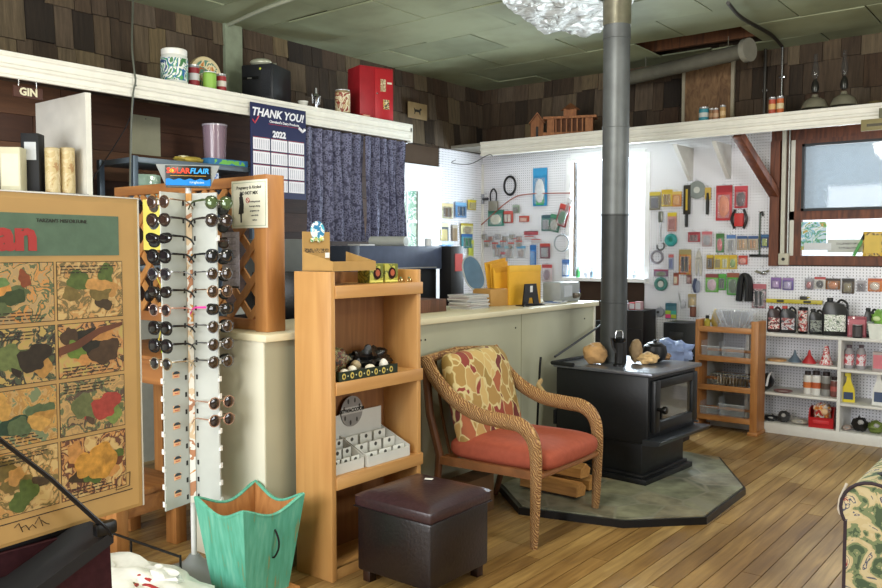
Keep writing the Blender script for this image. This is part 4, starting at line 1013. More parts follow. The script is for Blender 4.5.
p, w_, h_ = L(366, 392, 68, XS + .03); w_ *= 1.0
rb = T('red_cabinet', 'red metal cabinet with two stickers on the high shelf', 'cabinet', p - Vector((.12, .0, 0)), 72)
MB().box(-w_ * .5, w_ * .5, -.14, .08, 0, h_, .006).build('body', M('A3202A', .4, .1, .08), rb)
MB().box(-w_ * .06, w_ * .47, -.146, -.14, .015, h_ - .015, .002).build('door', M('B5242C', .38, .1, .06), rb)
m = MB(); m.box(w_ * .1, w_ * .26, -.1475, -.1465, h_ * .55, h_ * .78); m.build('sticker', printed(['D8C9A8', 'B8A07A', '8E6A4A'], 60, 1), rb)
m = MB(); m.box(w_ * .18, w_ * .36, -.1475, -.1465, h_ * .22, h_ * .40); m.build('sticker', printed(['D8B05A', '3A3A34', 'E8D9B0'], 60, 1), rb)
m = MB(); m.box(w_ * .30, w_ * .44, -.1475, -.1465, h_ * .70, h_ * .735); m.build('name_plate', M('E4D8C4'), rb)
m = MB(); m.cyl((-w_ * .02, -.146, h_ * .5), (-w_ * .02, -.16, h_ * .5), .007); m.build('knob', CHROME, rb)
p, w_, h_ = L(357, 365, 115); carton('matchbox', 'tiny red matchbox in front of the red cabinet', p + Vector((.05, 0, 0)), (max(w_, .04), .03, max(h_, .03)), 'B8322E', 90, 'D8A08A')
# framed dog picture on the shingles
yc, w_, z0_, h_ = spanL(408, 427, 119, 103, XL + .07)
t = T('wall_plaque', 'small pale wooden plaque with a dog silhouette on the shingles', 'plaque', (XL + .06, yc, z0_), 90)
MB().box(-w_ / 2, w_ / 2, -.012, 0, 0, h_, .002).build('board', M('8A7450', .6, 0, .12), t)
m = MB(); k = h_ * .5
m.prism([(-.05, k - .01), (-.055, k - .035), (-.045, k - .035), (-.035, k - .012), (.02, k - .012), (.03, k - .035), (.04, k - .035), (.04, k + .005), (.06, k + .015), (.055, k + .028), (.035, k + .03), (.025, k + .012), (-.04, k + .012), (-.06, k + .03)], -.0135, -.012, plane='xz'); m.build('dog_silhouette', M('1E1A16'), t)
# GIN sign, white post panel, drinks shelf
a, b = onx(12, 85, LX + .03), onx(43, 97, LX + .03)
t = T('gin_sign', 'small brown wooden sign reading GIN hanging under the shelf', 'sign', (LX + .03, (a.y + b.y) / 2, 2.405), 90)
MB().box(-.082, .082, -.008, .008, 0, .062, .003).build('board', M('4A2A20', .6, 0, .15), t)
text('GIN', .058, (0, -.0095, .031), M('D8D2B4'), t, bold=.04)
for s in (-.05, .05): m = MB(); m.cyl((s, 0, .058), (s, 0, .10), .003); m.build('hanging_wire', CHROME, t)
struct(MB().box(XL + .02, LX, 2.62, 2.655, 1.2, 2.495).build('trim_15', WP))
m = MB(); m.box(LX - .30, LX + .02, 1.2, 2.62, 1.865, 1.885); a_ = m.build('drinks_shelf', M('B9BEC6', .25, .5)); tag(a_, 'long metal-edged shelf holding spirits boxes under the GIN sign', 'shelf')
def tubeL(x0, x1, yt, yb, X=LX - .12):
    c = onx((x0 + x1) / 2, yb, X); k = ppm(c); return Vector((X, c.y, 1.885)), (x1 - x0) / k, onx((x0 + x1) / 2, yt, X).z - 1.885
p, w_, h_ = tubeL(3, 25, 148, 186); carton('spirits_box', 'cream spirits gift box on the metal shelf at the left edge', p, (.11, .1, h_), 'D8D3B6', 45, 'E4DFC4')
p, w_, h_ = tubeL(26, 45, 134, 186); carton('spirits_box', 'black spirits gift box with a pale label under the GIN sign', p + Vector((-.02, 0, 0)), (.10, .1, h_), '17181C', 45, None)
MB().box(-.03, .035, -.0515, -.0505, h_ * .55, h_ * .85).build('label_panel', M('C8CCD0'), bpy.data.objects['spirits_box.001'])
for i_, (x0, x1) in enumerate(((46, 60), (61, 75))):
    p, w_, h_ = tubeL(x0, x1, 148, 187, LX - .06); t = T('whisky_tube', ('left' if i_ == 0 else 'right') + ' one of two tan cylindrical whisky tubes beside the white post', 'tube', p, 0, 'whisky tubes')
    m = MB(); m.lathe([(w_ / 2, 0), (w_ / 2, h_ * .93)]); m.build('body', printed(['CDB98A', 'D6C498', 'C9B482', 'B08A5A'], 16, .5, .45), t)
    m = MB(); m.lathe([(w_ / 2 + .001, h_ * .93), (w_ / 2 + .001, h_ - .004), (w_ / 2 - .004, h_)]); m.build('cap', M('C9B78C', .4), t)

# paper sheet and cables on the brown boards
yc, w_, z0_, h_ = spanL(132, 161, 155, 116, XL + .03)
t = T('blank_paper', 'pale blank paper sheet pinned to the brown boards', 'paper', (XL + .024, yc, z0_), 90); MB().box(-w_ / 2, w_ / 2, -.002, 0, 0, h_).build('sheet', M('A8A890', .7, 0, .05), t); m = MB(); m.ball((0, -.004, h_ - .02), .006, 8, 6); m.build('pin', M('8A8A88'), t)
def wire(name, label, pts, r=.004, col='15151A', cat='cable', mat=None):
    m = MB(); m.tube(smooth_path(pts, 5), r, 6); return tag(m.build(name, mat or M(col, .5)), label, cat)
wire('power_cable', 'dark cable dropping from ceiling past shelf to the brown boards', [onx(133, 0, LX - .2), onx(132, 45, LX + .0), Vector((LX + .045, onx(134, 76, LX + .04).y, SZ + .01)), Vector((LX + .045, onx(135, 80, LX + .04).y, SZ - .05)), onx(133, 95, LX + .04), onx(131, 130, LX + .02), onx(130, 188, LX + .02)], .006, '55584E')
wire('loose_cable', 'thin black cable sagging across the brown boards below the shelf', [onx(136, 85, LX + .03), onx(130, 118, LX - .1), onx(112, 150, LX - .2), onx(95, 175, LX - .25), onx(89, 190, LX - .2)], .004)

# ============================================================ METAL SHELVING BEHIND THE LATTICE
base = Vector((LX - .2, 3.45, 0))
ms = T('metal_shelving', 'grey metal shelving unit against the brown boards', 'shelving', base)
y0, y1 = onx(134, 160, LX).y, onx(252, 160, LX).y
for (x_, y_) in ((LX, y0), (LX, y1), (LX - .4, y0), (LX - .4, y1)): m = MW(base); m.box(x_ - .018, x_ + .018, y_ - .018, y_ + .018, 0, 2.145, .002); m.build('post', M('5E6C7C', .4, .5), ms)
for zz_ in (2.14, 1.90, 1.45): m = MW(base); m.box(LX - .42, LX + .01, y0, y1, zz_ - .035, zz_, .002); m.build('shelf', M('66727E', .4, .4), ms)
SZ2 = 2.14
c = onx(215, 152, LX - .18); k = ppm(c)
t = T('plastic_tub', 'clear round tub with lid on the metal shelving', 'tub', (LX - .18, c.y, SZ2)); r_ = 12 / k
h_ = onx(215, 125, LX - .18).z - SZ2
m = MB(); m.lathe([(r_ * .85, 0), (r_, h_), (r_ * .97, h_), (r_ * .82, .004)], seg=28); m.build('body', clear('A890A0', .15, .55), t); m = MB(); m.lathe([(r_ * 1.04, h_ - .012), (r_ * 1.04, h_), (0, h_ + .003)], seg=28); m.build('lid', clear('C9C4D0', .1, .6), t)
def atL(x0, x1, yt, X, z): c = onx((x0 + x1) / 2, (yt), X); return Vector((X, c.y, z)), abs(onx(x1, yt, X).y - onx(x0, yt, X).y), c.z - z
p, w_, h_ = atL(207, 246, 155, LX - .02, SZ2); carton('flat_box', 'flat blue and green box in front of the clear tub', p + Vector((-.02, 0, 0)), (w_, .09, .042), '2A6A9A', 90, printed(['2A6A9A', '6AB04A', '3A7AB0'], 8, .5))
p, w_, h_ = atL(174, 204, 151, LX - .08, SZ2); t = T('paper_bag', 'small crumpled yellow packet on the metal shelving', 'packet', p); m = MB(); m.ball((0, 0, .022), (.05, w_ / 2, .022), 18, 10, .4, 4); m.build('body', M('B8A24A', .6, 0, .15), t); m = MB(); m.box(-.02, .02, -w_ * .3, -w_ * .1, .03, .046); m.build('label_panel', M('D8D2B0'), t)
c = onx(206, 180, -4.35)
p, w_, h_ = atL(188, 211, 163, LX + .03, 1.97)
t = carton('tissue_box', 'white and blue patterned box behind the header sign', (LX + .09, p.y, 1.998), (w_ * .8, .1, .07), 'B9C4D8', 90, printed(['E8ECF2', '5A7AC0', 'C9D4E8'], 20, 1))
sup = MB(); sup.box(LX + .012, LX + .16, p.y - .25, p.y + .2, 1.985, 2.0); so2 = sup.build('shelf_tray', M('5A6068', .5, .4)); tag(so2, 'narrow grey tray shelf fixed to the front of metal shelving', 'tray')
# clear glass bookend-like sheets left of the header
t = T('glass_stand', 'small stack of upright pale green glass sheets left of the rack sign', 'glass', (LX - .10, 3.09, 1.913), 70)
for s in range(3): m = MB(); m.box(-.07 + .02 * s, .05 + .02 * s, -.03 + .03 * s, -.024 + .03 * s, .0, .13, .001); m.build('glass_sheet', clear('A9C8B8', .05, .5), t)
m = MB(); m.box(-.09, .09, -.05, .06, -.012, 0); m.build('foot', M('7FA898', .2), t)

# ============================================================ CALENDAR and CURTAIN
yA, yB_ = 3.82, 4.345; zT, zB = 2.60, 1.93
t = T('wall_calendar', 'navy 2022 year calendar headed THANK YOU! hanging from the shelf', 'calendar', (LX + .045, (yA + yB_) / 2, zB), 90)
cw, chh = yB_ - yA, zT - zB
MB().box(-cw / 2, cw / 2, -.003, .003, 0, chh).build('sheet', M('20264E', .4, 0, .04), t)
Wt = M('E8E8EE', .5)
text('THANK YOU!', .080, (-.01, -.004, chh - .065), Wt, t, bold=.03, shear=.25)
text("Cleveland's Dairy Products", .026, (.05, -.004, chh - .118), Wt, t, bold=.02); text('2022', .062, (0, -.004, chh - .208), Wt, t, bold=.05)
m = MB(); m.box(-.10, .20, -.004, -.003, chh - .138, chh - .135); m.build('red_line', M('B02A3A'), t)
m = MB(); m.tube([(-cw * .47, -.005, chh - .12), (-cw * .43, -.005, chh - .145), (-cw * .36, -.005, chh - .09)], .005, 6); m.build('tick_mark', M('C03A4A'), t)
m = MB(); m.tube([(cw * .36, -.005, chh - .135), (cw * .43, -.005, chh - .16), (cw * .47, -.005, chh - .14)], .011, 6); m.build('white_mark', Wt, t)
for i_ in range(4):
    for j_ in range(3):
        x0 = -cw / 2 + .02 + j_ * (cw - .03) / 3; z1 = chh - .245 - i_ * .098; w_ = (cw - .03) / 3 - .012
        m = MB(); m.box(x0, x0 + w_, -.0042, -.003, z1 - .084, z1); bl = m.build('month_block', M('E9E9F0', .5), t)
        m = MB(); m.box(x0, x0 + w_, -.0048, -.0042, z1 + .002, z1 + .006); m.build('month_bar', M('A03A4A', .5), bl)
        g = MB(); [g.box(x0 + w_ * (q + .7) / 7.6, x0 + w_ * (q + 1.0) / 7.6, -.0048, -.0042, z1 - .076, z1 - .012) for q in range(7)]
        g.build('day_columns', M('B4B4C4', .6), bl)
def curt():
    m, nt, b = _new('curtain_cloth'); mp = coords(nt, (1, 1, 1)); v = nt.nodes.new('ShaderNodeTexVoronoi'); v.inputs['Scale'].default_value = 38; nt.links.new(mp.outputs[0], v.inputs['Vector'])
    r = ramp(nt, [(.2, '34344A'), (.4, '7E809C'), (.6, '585A74'), (.75, '3C3C54')]); nt.links.new(v.outputs['Distance'], r.inputs[0]); nt.links.new(r.outputs[0], b.inputs['Base Color']); b.inputs['Roughness'].default_value = .8; return m
CUR = curt()
for (ya, yb_, nm, nf) in ((4.37, 5.02, 'left', 6), (5.03, 5.56, 'right', 5)):
    t = T('curtain', f'blue-grey patterned curtain panel, {"the one touching the calendar" if nm == "left" else "the one nearer the white door"}', 'curtain', (LX + .01, (ya + yb_) / 2, 1.62), 0, None)
    def cf(u, v, ya=ya, yb_=yb_, nf=nf):
        y = ya + (yb_ - ya) * u - (ya + yb_) / 2; z = .87 * v
        amp = .022 + .012 * (1 - v); x = amp * math.sin(u * nf * 2 * PI + .6 * math.sin(v * 3 + u * 9)) + .01 * math.sin(u * nf * 4.3 * PI)
        return (x, y + .006 * math.sin(v * 7 + u * 20), z)
    m = MB(); m.sheet(cf, 90, 12, .002); m.build('cloth', CUR, t)
    m = MB(); m.sheet(lambda u, v: (cf(u, 1)[0] * 1.1 + .003, cf(u, 1)[1], .84 + .03 * v), 90, 1, .003); m.build('heading', CUR, t)
m = MB(); m.cyl((LX - .02, 4.36, 2.49), (LX - .02, 5.60, 2.49), .006); tag(m.build('curtain_rod', CHROME), 'thin metal rod carrying the two curtain panels', 'rod')

# ============================================================ BEHIND THE COUNTER
DG = '2C313B'
base = Vector((-4.35, 4.2, 0))
dt = T('office_desk', 'long dark desk behind the counter carrying printer and hutch', 'desk', base); MB().box(-.35, .35, -.85, 1.10, 1.06, 1.10, .004).build('desktop', M('252830', .5, 0, .1), dt)
for yq in (-.83, 1.04): MB().box(-.33, .33, yq, yq + .04, 0, 1.06).build('side_panel', M('202228', .5), dt)
dk = T('desk_hutch', 'blue-grey metal desk hutch seen behind the counter', 'desk', base)
MB().box(-.30, .22, -.02, .08, 1.10, 1.58, .004).build('side_case', M('343B4C', .5), dk)
MB().box(-.30, .22, .08, 1.02, 1.40, 1.58, .004).build('upper_case', M('4A5570', .5, 0, .12), dk)
MB().box(-.30, .18, .10, 1.0, 1.10, 1.40, .002).build('back_recess', M('1B1D22', .6), dk)
m = MB(); m.box(.22, .226, .3, .95, 1.41, 1.418); m.build('front_trim', M('9A9A9A', .4), dk)
# grey printer/till with stickers
a = onx(285, 250, -4.05); b = onx(306, 250, -4.05)
t = T('office_printer', 'dark grey office printer with stickers left of the display box', 'printer', (-4.2, 3.62, 1.1), 90)
MB().box(-.20, .24, -.18, .14, 0, .24, .01).build('lower_body', M('222427', .4, 0, .1), t); MB().box(-.18, .20, -.15, .14, .24, .52, .01).build('upper_body', M('5A5E5E', .5, 0, .06), t)
m = MB(); m.box(.06, .14, -.152, -.150, .40, .44, rot=Matrix.Rotation(.25, 4, 'Y')); m.build('sticker', M('D8D4B8'), t); m = MB(); m.box(-.15, .2, -.19, -.18, .16, .175); m.build('paper_slot', M('B0B4BA', .4), t)
m = MB(); m.ball((.1, -.17, .27), (.06, .03, .015), 14, 8); m.build('lever', M('0F0F10', .3), t)
t = T('monitor', 'black monitor edge visible beside the lattice post', 'monitor', (-3.85, 3.36, 1.0), 75)
MB().box(-.22, .22, -.015, .02, .12, .42, .006).build('screen', M('121316', .25), t); MB().box(-.03, .03, -.01, .02, .02, .14).build('neck', M('1B1C1F'), t); MB().box(-.12, .12, -.06, .06, 0, .02, .004).build('foot', M('1B1C1F'), t)
m = MB(); m.box(-3.99, -3.70, 3.15, 3.55, .96, 1.0); m.box(-3.98, -3.72, 3.17, 3.20, 0, .96); m.box(-3.98, -3.72, 3.50, 3.53, 0, .96); tag(m.build('monitor_table', M('2A2622', .6)), 'dark small table behind the lattice carrying the monitor', 'table')
# rolled paper tube on the hutch
t = T('rolled_paper', 'rolled sheet of pale paper lying on the desk hutch', 'paper roll', (-4.35, 4.83, 1.615), 100)
m = MB(); m.lathe([(.036, -.16), (.040, -.16), (.042, .16), (.037, .16)], (0, 0, 0), 24, 'Y'); m.build('roll', M('B7BBB8', .5), t); m = MB(); m.lathe([(.028, -.161), (.030, -.161), (.031, -.02), (.028, -.02)], (0, 0, 0), 20, 'Y'); m.build('inner_turn', M('989C98', .5), t)
c = onx(413, 265, -4.1)
t = T('card_rack', 'black and red card box at the right end of the hutch', 'box', (-4.12, 5.31, 1.1), 90)
MB().box(-.07, .10, -.07, .05, 0, .48, .004).build('body', M('1C1B1E', .5), t)
MB().box(-.02, .08, -.073, -.07, .28, .42).build('red_label', M('C8382E', .45), t)
t = carton('note_pad', 'white note pad lying flat on the desk hutch top', (-4.25, 4.42, 1.581), (.16, .12, .012), 'C9CACC', 90)
t = T('white_mug', 'small white mug near the right end of the hutch top', 'mug', (-4.2, 5.14, 1.581)); m = MB(); m.lathe([(.025, 0), (.03, .005), (.03, .06), (.027, .06), (.026, .008)]); m.build('cup', M('D8DCE2', .3), t); m = MB(); m.tube([(0, .03, .05), (0, .05, .045), (0, .05, .02), (0, .03, .012)], .004, 6); m.build('handle', M('D8DCE2', .3), t)

# ============================================================ ON THE COUNTER
CZ = 1.155
carton('shallow_crate', 'shallow dark brown wooden crate on the counter behind the bookcase', (-3.42, 4.05, CZ), (.24, .34, .08), wood('4A2E20', '6A4430', .6), 0)
mags = ['8E9AA8', 'A05A5E', 'B8B0B4', '7A8A94', 'C4C8CC', '8C5060', '9AA4AC', 'B4B8BE']
for k in range(8):
    rz_ = random.uniform(-7, 7)
    t = T('magazine', f'{["bottom", "second", "third", "fourth", "fifth", "sixth", "seventh", "top"][k]} magazine from the bottom of the counter stack' if 0 < k < 7 else f'{"lowest" if k == 0 else "topmost"} magazine of the stack on the counter', 'magazine', (-3.34 + random.uniform(-.01, .01), 4.52 + random.uniform(-.012, .012), CZ + .012 * k), 90 + rz_, 'magazines stacked on the counter')
    MB().box(-.115, .115, -.085, .085, .0005, .0108).build('pages', M('C4C2C0', .6, 0, .2, .3, 0, 0, 200), t); MB().box(-.117, .117, -.087, .087, .0108, .0116).build('cover', M(mags[k], .3, 0, .2), t)
t = carton('cardboard_box', 'small brown cardboard box between the magazines and envelopes', (-3.40, 4.86, CZ), (.18, .18, .12), 'B58A4E', 80)
t = T('oval_mirror', 'grey-blue oval hand mirror leaning above the cardboard box', 'mirror', (-3.52, 4.82, CZ + .13), 70, tilt=0)
m = MB(); Rt = Matrix.Translation((0, 0, .09)) @ Matrix.Rotation(-.3, 4, 'X') @ Matrix.Rotation(-.15, 4, 'Y'); m.X = Rt
o_ = [(.085 * math.cos(a), .13 * math.copysign(abs(math.sin(a)) ** .8, math.sin(a)) * (1.05 if math.sin(a) > 0 else .9)) for a in [2 * PI * i / 32 for i in range(32)]]
m.prism(o_, -.004, .004, plane='xz'); m.build('face', M('5E7890', .2, .1, .1), t)
m = MB(); m.X = Rt; m.tube([(x, -.002, z) for x, z in o_], .006, 6, closed=True, up=(0, 1, 0)); m.build('rim', M('C9CCD0', .3, .5), t)
# envelopes in the wire holder
YEL = M('D9A42E', .6, 0, .05)
for i_, (dx, dy, w_, h_, rz_, ry) in enumerate(((-.12, .06, .21, .32, 78, -10), (-.095, .04, .18, .30, 80, -6), (-.06, .0, .17, .27, 84, -4))):
    t = T('padded_envelope', f'yellow padded envelope, {["rearmost", "middle", "front left"][i_]} one in the leaning group on the counter', 'envelope', (-3.32 + dx, 4.98 + dy, CZ + .006), rz_, 'yellow envelopes', ry)
    m = MB(); m.box(-w_ / 2, w_ / 2, -.006, .006, 0, h_, .005); m.build('envelope_body', YEL, t); m = MB(); m.prism([(-w_ / 2, h_), (w_ / 2, h_), (w_ / 2 - .02, h_ - .04), (-w_ / 2 + .02, h_ - .04)], -.0075, -.006, plane='xz'); m.build('flap', M('C8942A', .6), t)
t = T('padded_envelope', 'large square yellow envelope standing behind the black bookend', 'envelope', (-3.27, 5.10, CZ), 82, 'yellow envelopes')
MB().box(-.175, .175, -.012, .012, 0, .285, .006).build('envelope_body', YEL, t); MB().box(-.175, .175, -.0135, -.012, .24, .285, .0005).build('flap', M('E0B040', .6), t)
t = T('bookend', 'black A-shaped metal bookend with white label', 'bookend', (-3.17, 5.03, CZ), 90)
m = MB(); m.prism([(-.11, 0), (-.08, .155), (.07, .155), (.11, 0), (.04, 0), (.025, .055), (-.025, .055), (-.04, 0)], -.004, .004, plane='xz'); m.box(-.12, .09, -.06, .05, 0, .006); m.build('plate', M('0E0E10', .35), t)
MB().box(-.015, .018, -.0055, -.004, .095, .14).build('label_panel', M('D8D8D8'), t)
m = MB(); m.tube([(-.17, -.05, .004), (-.1, -.02, .014), (-.02, -.045, .012), (.06, -.055, .008)], .007, 6); m.build('foot_wire', M('0E0E10', .4), t)
rr = random.Random(4)
for k, (dx, dy, c1) in enumerate(((0, 0, 'B9C4D8'), (.02, .03, 'E4E8EE'), (-.01, .07, '3A6AA8'), (.03, .1, 'DDE3EA'))):
    t = T('leaflet', f'{["pale blue", "white", "blue", "off-white"][k]} leaflet lying loose right of the black bookend', 'leaflet', (-3.16 + dx, 5.28 + dy, CZ + .004 * k), 70 + 15 * k)
    MB().box(-.07, .07, -.05, .05, .0003, .0035).build('sheet', M(c1, .5, 0, .1), t); MB().box(-.05, .05, -.03, -.01, .0035, .0038).build('printed_block', M('4A5A8A'), t)
t = T('small_speaker', 'grey console box with a camera at the counter end', 'device', (-3.25, 5.60, CZ), 90)
MB().box(-.15, .15, -.08, .08, 0, .15, .012).build('case', M('9BA0A4', .4, 0, .06), t); MB().box(-.10, .02, -.083, -.08, .04, .125).build('screen', M('C4C9D4', .2), t)
m = MB(); m.cbox((.055, -.1, .045), (.05, .04, .04), .006); m.lathe([(.016, -.13), (.018, -.12)], (.055, 0, .05), 14, 'Y'); m.build('webcam', M('6A6258', .3, .5), t)
m = MB(); m.tube(smooth_path([(.1, -.05, .07), (.15, -.07, .09), (.17, -.06, .05), (.165, -.05, .0)], 4), .006, 6); m.build('cable', M('3A3A9A', .4), t)

# ============================================================ ON THE BOOKCASE
TZ = 1.386
t = T('display_carton', 'open brown cardboard counter display with blue round sign on bookcase', 'display box', (-2.86, 2.80, 1.452), 92)
CB = M('B08A50', .6, 0, .06)
m = MB(); m.box(-.13, .17, -.10, .09, .0, .006)
m.prism([(-.10, .0), (-.10, .045), (.09, .09), (.09, .0)], -.13, -.126, plane='yz'); m.prism([(-.10, .0), (-.10, .045), (.09, .09), (.09, .0)], .166, .17, plane='yz'); m.box(-.13, .17, -.104, -.10, 0, .045); m.build('tray', CB, t)
m = MB(); m.box(-.13, .05, .088, .094, 0, .185); m.build('backboard', CB, t)
m = MB(); m.box(-.12, .04, .0865, .0878, .085, .105); m.build('printed_strip', printed(['3A2E1E', 'B08A50', '3A2E1E', '8A6A3A'], 60, 1), t)
m = MB(); m.lathe([(0, .0835), (.045, .0835), (.047, .0865), (0, .0866)], (-.035, 0, .19), 28, 'Y'); m.build('round_sign', printed(['3AA0C4', '5ABCD8', 'E8F0F0', '2E86B8'], 16, 1, .4), t)
m = MB(); [m.ball((-.075 + .022 * q, .082, .145 + .006 * (q % 2)), (.013, .004, .011), 10, 8) for q in range(4)]; m.build('figure_cutouts', printed(['D8D45A', 'E8E8E0', '5AA05A', 'E8C83A'], 60, .5), t)
m = MB(); m.box(.015, .045, .0855, .0865, .06, .085); m.build('price_label', M('ECECEC'), t)
for q in range(10):
    m = MB(); m.box(-.115 + .028 * q, -.093 + .028 * q, -.085, .07, .012, .030, .002, rot=Matrix.Rotation(.16, 4, 'X')); m.build('packet', M(['C9CDD0', '8A9478', 'A8B0B8', '4A5048', 'D8D8D2'][q % 5], .25, .3, .3), t)
for k, yy_ in enumerate((3.04, 3.15)):
    t = T('mug_box', f'{"left" if k == 0 else "right"} of two lime green window boxes on the bookcase top', 'box', (-2.86, yy_, TZ), 80, 'lime green mug boxes')
    MB().box(-.043, .043, -.05, .05, 0, .095, .002).build('carton', printed(['A8A43C', '6A7028', 'B8B44A', '8E8C34'], 14, .6), t)
    m = MB(); m.lathe([(0, -.0514), (.024, -.0514), (.024, -.0504), (0, -.0504)], (.004, 0, .047), 24, 'Y', 1, 1.25); m.build('oval_window', M('2E1614', .2), t)
    m = MB(); m.lathe([(0, -.0524), (.013, -.0524), (.013, -.0514), (0, -.0514)], (.006, 0, .05), 20, 'Y', 1, 1.3); m.build('mug_picture', M('A8563A', .3), t)
    m = MB(); m.box(-.04, .04, -.0512, -.0504, .004, .013); m.build('label_strip', M('DCD870', .4), t)
for k, (x_, y_) in enumerate(((-2.80, 3.20), (-2.83, 3.235), (-2.79, 3.255))):
    t = T('small_ring', f'little silver {"ring lying nearest the lime boxes" if k == 0 else "ring in the middle of the loose three" if k == 1 else "ring nearest the bookcase front corner"}', 'ring', (x_, y_, TZ + .010), 0, 'loose rings'); m = MB(); m.tube([(.010 * math.cos(a), 0.0, .010 * math.sin(a)) for a in [2 * PI * i / 14 for i in range(14)]], .003, 6, closed=True); m.build('band', M('C8B98A', .25, .8), t)
    m = MB(); m.ball((0, 0, .012), .005, 8, 6); m.build('stone', M('5A7A5A', .2), t)
# eggs in a printed carton
EZ = .936
t = T('egg_tray', 'dark green patterned open tray holding eggs on bookcase shelf', 'tray', (-2.80, 2.93, EZ), 90)
GT = printed(['22301E', '1B2A1A', '22301E', 'C8B45A', '2A3A24'], 26, .3, .5)
m = MB(); m.box(-.22, .19, -.045, .07, 0, .006); m.box(-.22, .19, -.049, -.045, 0, .045); m.box(-.22, -.216, -.045, .07, 0, .045); m.box(.186, .19, -.045, .07, 0, .04); m.build('tray_body', M('1E2A1C', .5), t)
for q in range(7): m = MB(); m.lathe([(0, -.0502), (.012, -.0502), (.012, -.0492), (0, -.0492)], (-.19 + .055 * q, 0, .022), 16, 'Y', 1, 1.25); e_ = m.build('printed_egg', M('C9B45E', .5), t); m = MB(); m.lathe([(0, -.051), (.006, -.051), (.006, -.0502), (0, -.0502)], (-.19 + .055 * q, 0, .022), 12, 'Y', 1, 1.25); m.build('egg_centre', M('2A2A1A', .5), e_)
for q in range(6): m = MB(); m.lathe([(0, -.0502), (.004, -.0502), (.004, -.0492), (0, -.0492)], (-.163 + .055 * q, 0, .022), 8, 'Y'); m.build('printed_dot', M('C9C9A0', .5), t)
ep = [((-2.83, 2.72, EZ + .03), 'E4DCC8', 'leftmost cream'), ((-2.80, 2.79, EZ + .026), 'EDE8D8', 'low white'), ((-2.81, 2.855, EZ + .034), 'F0ECDE', 'pale'), ((-2.86, 2.93, EZ + .045), 'B8A684', 'large tan'), ((-2.80, 2.97, EZ + .03), 'E8E0CC', 'half-hidden cream'), ((-2.81, 3.08, EZ + .038), 'EFEBE0', 'upright white')]
for k, (p_, c1, nm) in enumerate(ep):
    m = MB(); s_ = .0235
    m.lathe([(s_ * math.sin(PI * i / 14) * (1 - .12 * math.cos(PI * i / 14) * -1), -.031 * math.cos(PI * i / 14)) for i in range(15)], (0, 0, 0), 20)
    e_ = m.build('egg', M(c1, .4, 0, .03)); e_.location = p_; e_.rotation_euler = ((1.2, .3, 0), (1.4, .2, .5), (1.3, 0, 1), (.9, .5, .3), (1.3, .1, 0), (.15, .1, 0))[k]; e_.scale = (1.12,) * 3 if k == 3 else (1,) * 3; tag(e_, f'{nm} egg resting in the green patterned tray', 'egg', 'eggs in the tray')
t = T('bagged_goods', 'printed sack of dark goods leaning behind the eggs', 'bag', (-2.90, 2.80, EZ), 90)
m = MB(); m.ball((0, 0, .075), (.12, .04, .07), 24, 14, .25, 3); m.build('bag_body', printed(['2A2420', '4A3A2A', '8A3A2A', '6A6A3A', 'A8A07A', '2A2A24'], 40, 1.5, .4), t); m = MB(); m.box(-.10, -.03, -.035, -.01, .13, .165, .008); m.build('tan_card', M('A8804A', .6), t)
t = T('black_fur_bundle', 'black crumpled plastic bundle beside the printed sack', 'bundle', (-2.90, 3.07, EZ), 90)
m = MB(); m.ball((0, 0, .05), (.14, .05, .068), 30, 16, .5, 11, 4); m.build('bundle_body', M('0D0D0F', .35, 0, .1, .5, .4, 0, 40), t); m = MB(); m.ball((.08, -.03, .02), (.05, .02, .02), 14, 8, .5, 5, 4); m.build('loose_end', M('111113', .35), t)
# white jewellery counter boxes on the lower shelf
JZ = .491
WC = M('CFCFCA', .5, 0, .03)
def jewel(name, label, y, w_, d0, rz):
    t = T(name, label, 'display box', (-2.865, y, JZ), 90 + rz)
    m = MB(); m.box(-w_ / 2, w_ / 2, -d0, d0, 0, .005)
    m.prism([(-d0, 0), (-d0, .055), (d0, .135), (d0, 0)], -w_ / 2 - .003, -w_ / 2, plane='yz'); m.prism([(-d0, 0), (-d0, .055), (d0, .135), (d0, 0)], w_ / 2, w_ / 2 + .003, plane='yz'); m.box(-w_ / 2, w_ / 2, -d0 - .003, -d0, 0, .05); m.build('tray', WC, t)
    MB().box(-w_ / 2, w_ / 2, d0 - .003, d0, 0, .235).build('backboard', WC, t)
    for i_ in range(3):
        for j_ in range(3):
            x_ = -w_ / 2 + w_ * (j_ + .5) / 3; y_ = -d0 + 2 * d0 * (i_ + .4) / 3; z_ = .03 + .03 * i_
            m = MB(); m.box(x_ - w_ * .14, x_ + w_ * .14, y_, y_ + .003, z_ - .02, z_ + .032, .001); c_ = m.build('divider_card', M('DCDCD6', .5), t)
            m = MB(); m.lathe([(0, -.0012), (.010, -.0012), (.010, -.0002), (0, -.0002)], (x_, y_, z_ + .015), 14, 'Y'); m.build('charm', M('5E5E5C', .3, .6, .2), c_)
    return t
t = jewel('jewellery_display', 'white counter box of silver charms at the left of bookcase shelf', 2.80, .20, .085, 0)
t2 = jewel('jewellery_display', 'white counter box of charms with a round grey sign, right of its pair', 3.07, .31, .10, 0)
m = MB(); m.lathe([(0, .0915), (.078, .0915), (.078, .0955), (0, .0955)], (-.07, 0, .24), 34, 'Y'); d_ = m.build('round_sign', M('8C8A88', .45, 0, .1), t2)
m = MB(); m.box(-.145, .005, .0905, .0915, .228, .262); m.build('sign_band', M('B5B4B0'), d_)
text('BITWACCOOB', .026, (-.07, .090, .245), M('151515'), d_, bold=.05)
for k in range(7):
    a_ = math.radians(20 + 48 * k); m = MB(); m.lathe([(0, .0905), (.010, .0905), (.010, .0914), (0, .0914)], (-.07 + .058 * math.cos(a_), 0, .24 + .058 * math.sin(a_)), 10, 'Y', .6, 1.3); m.build('printed_charm', M('3A3836'), d_)
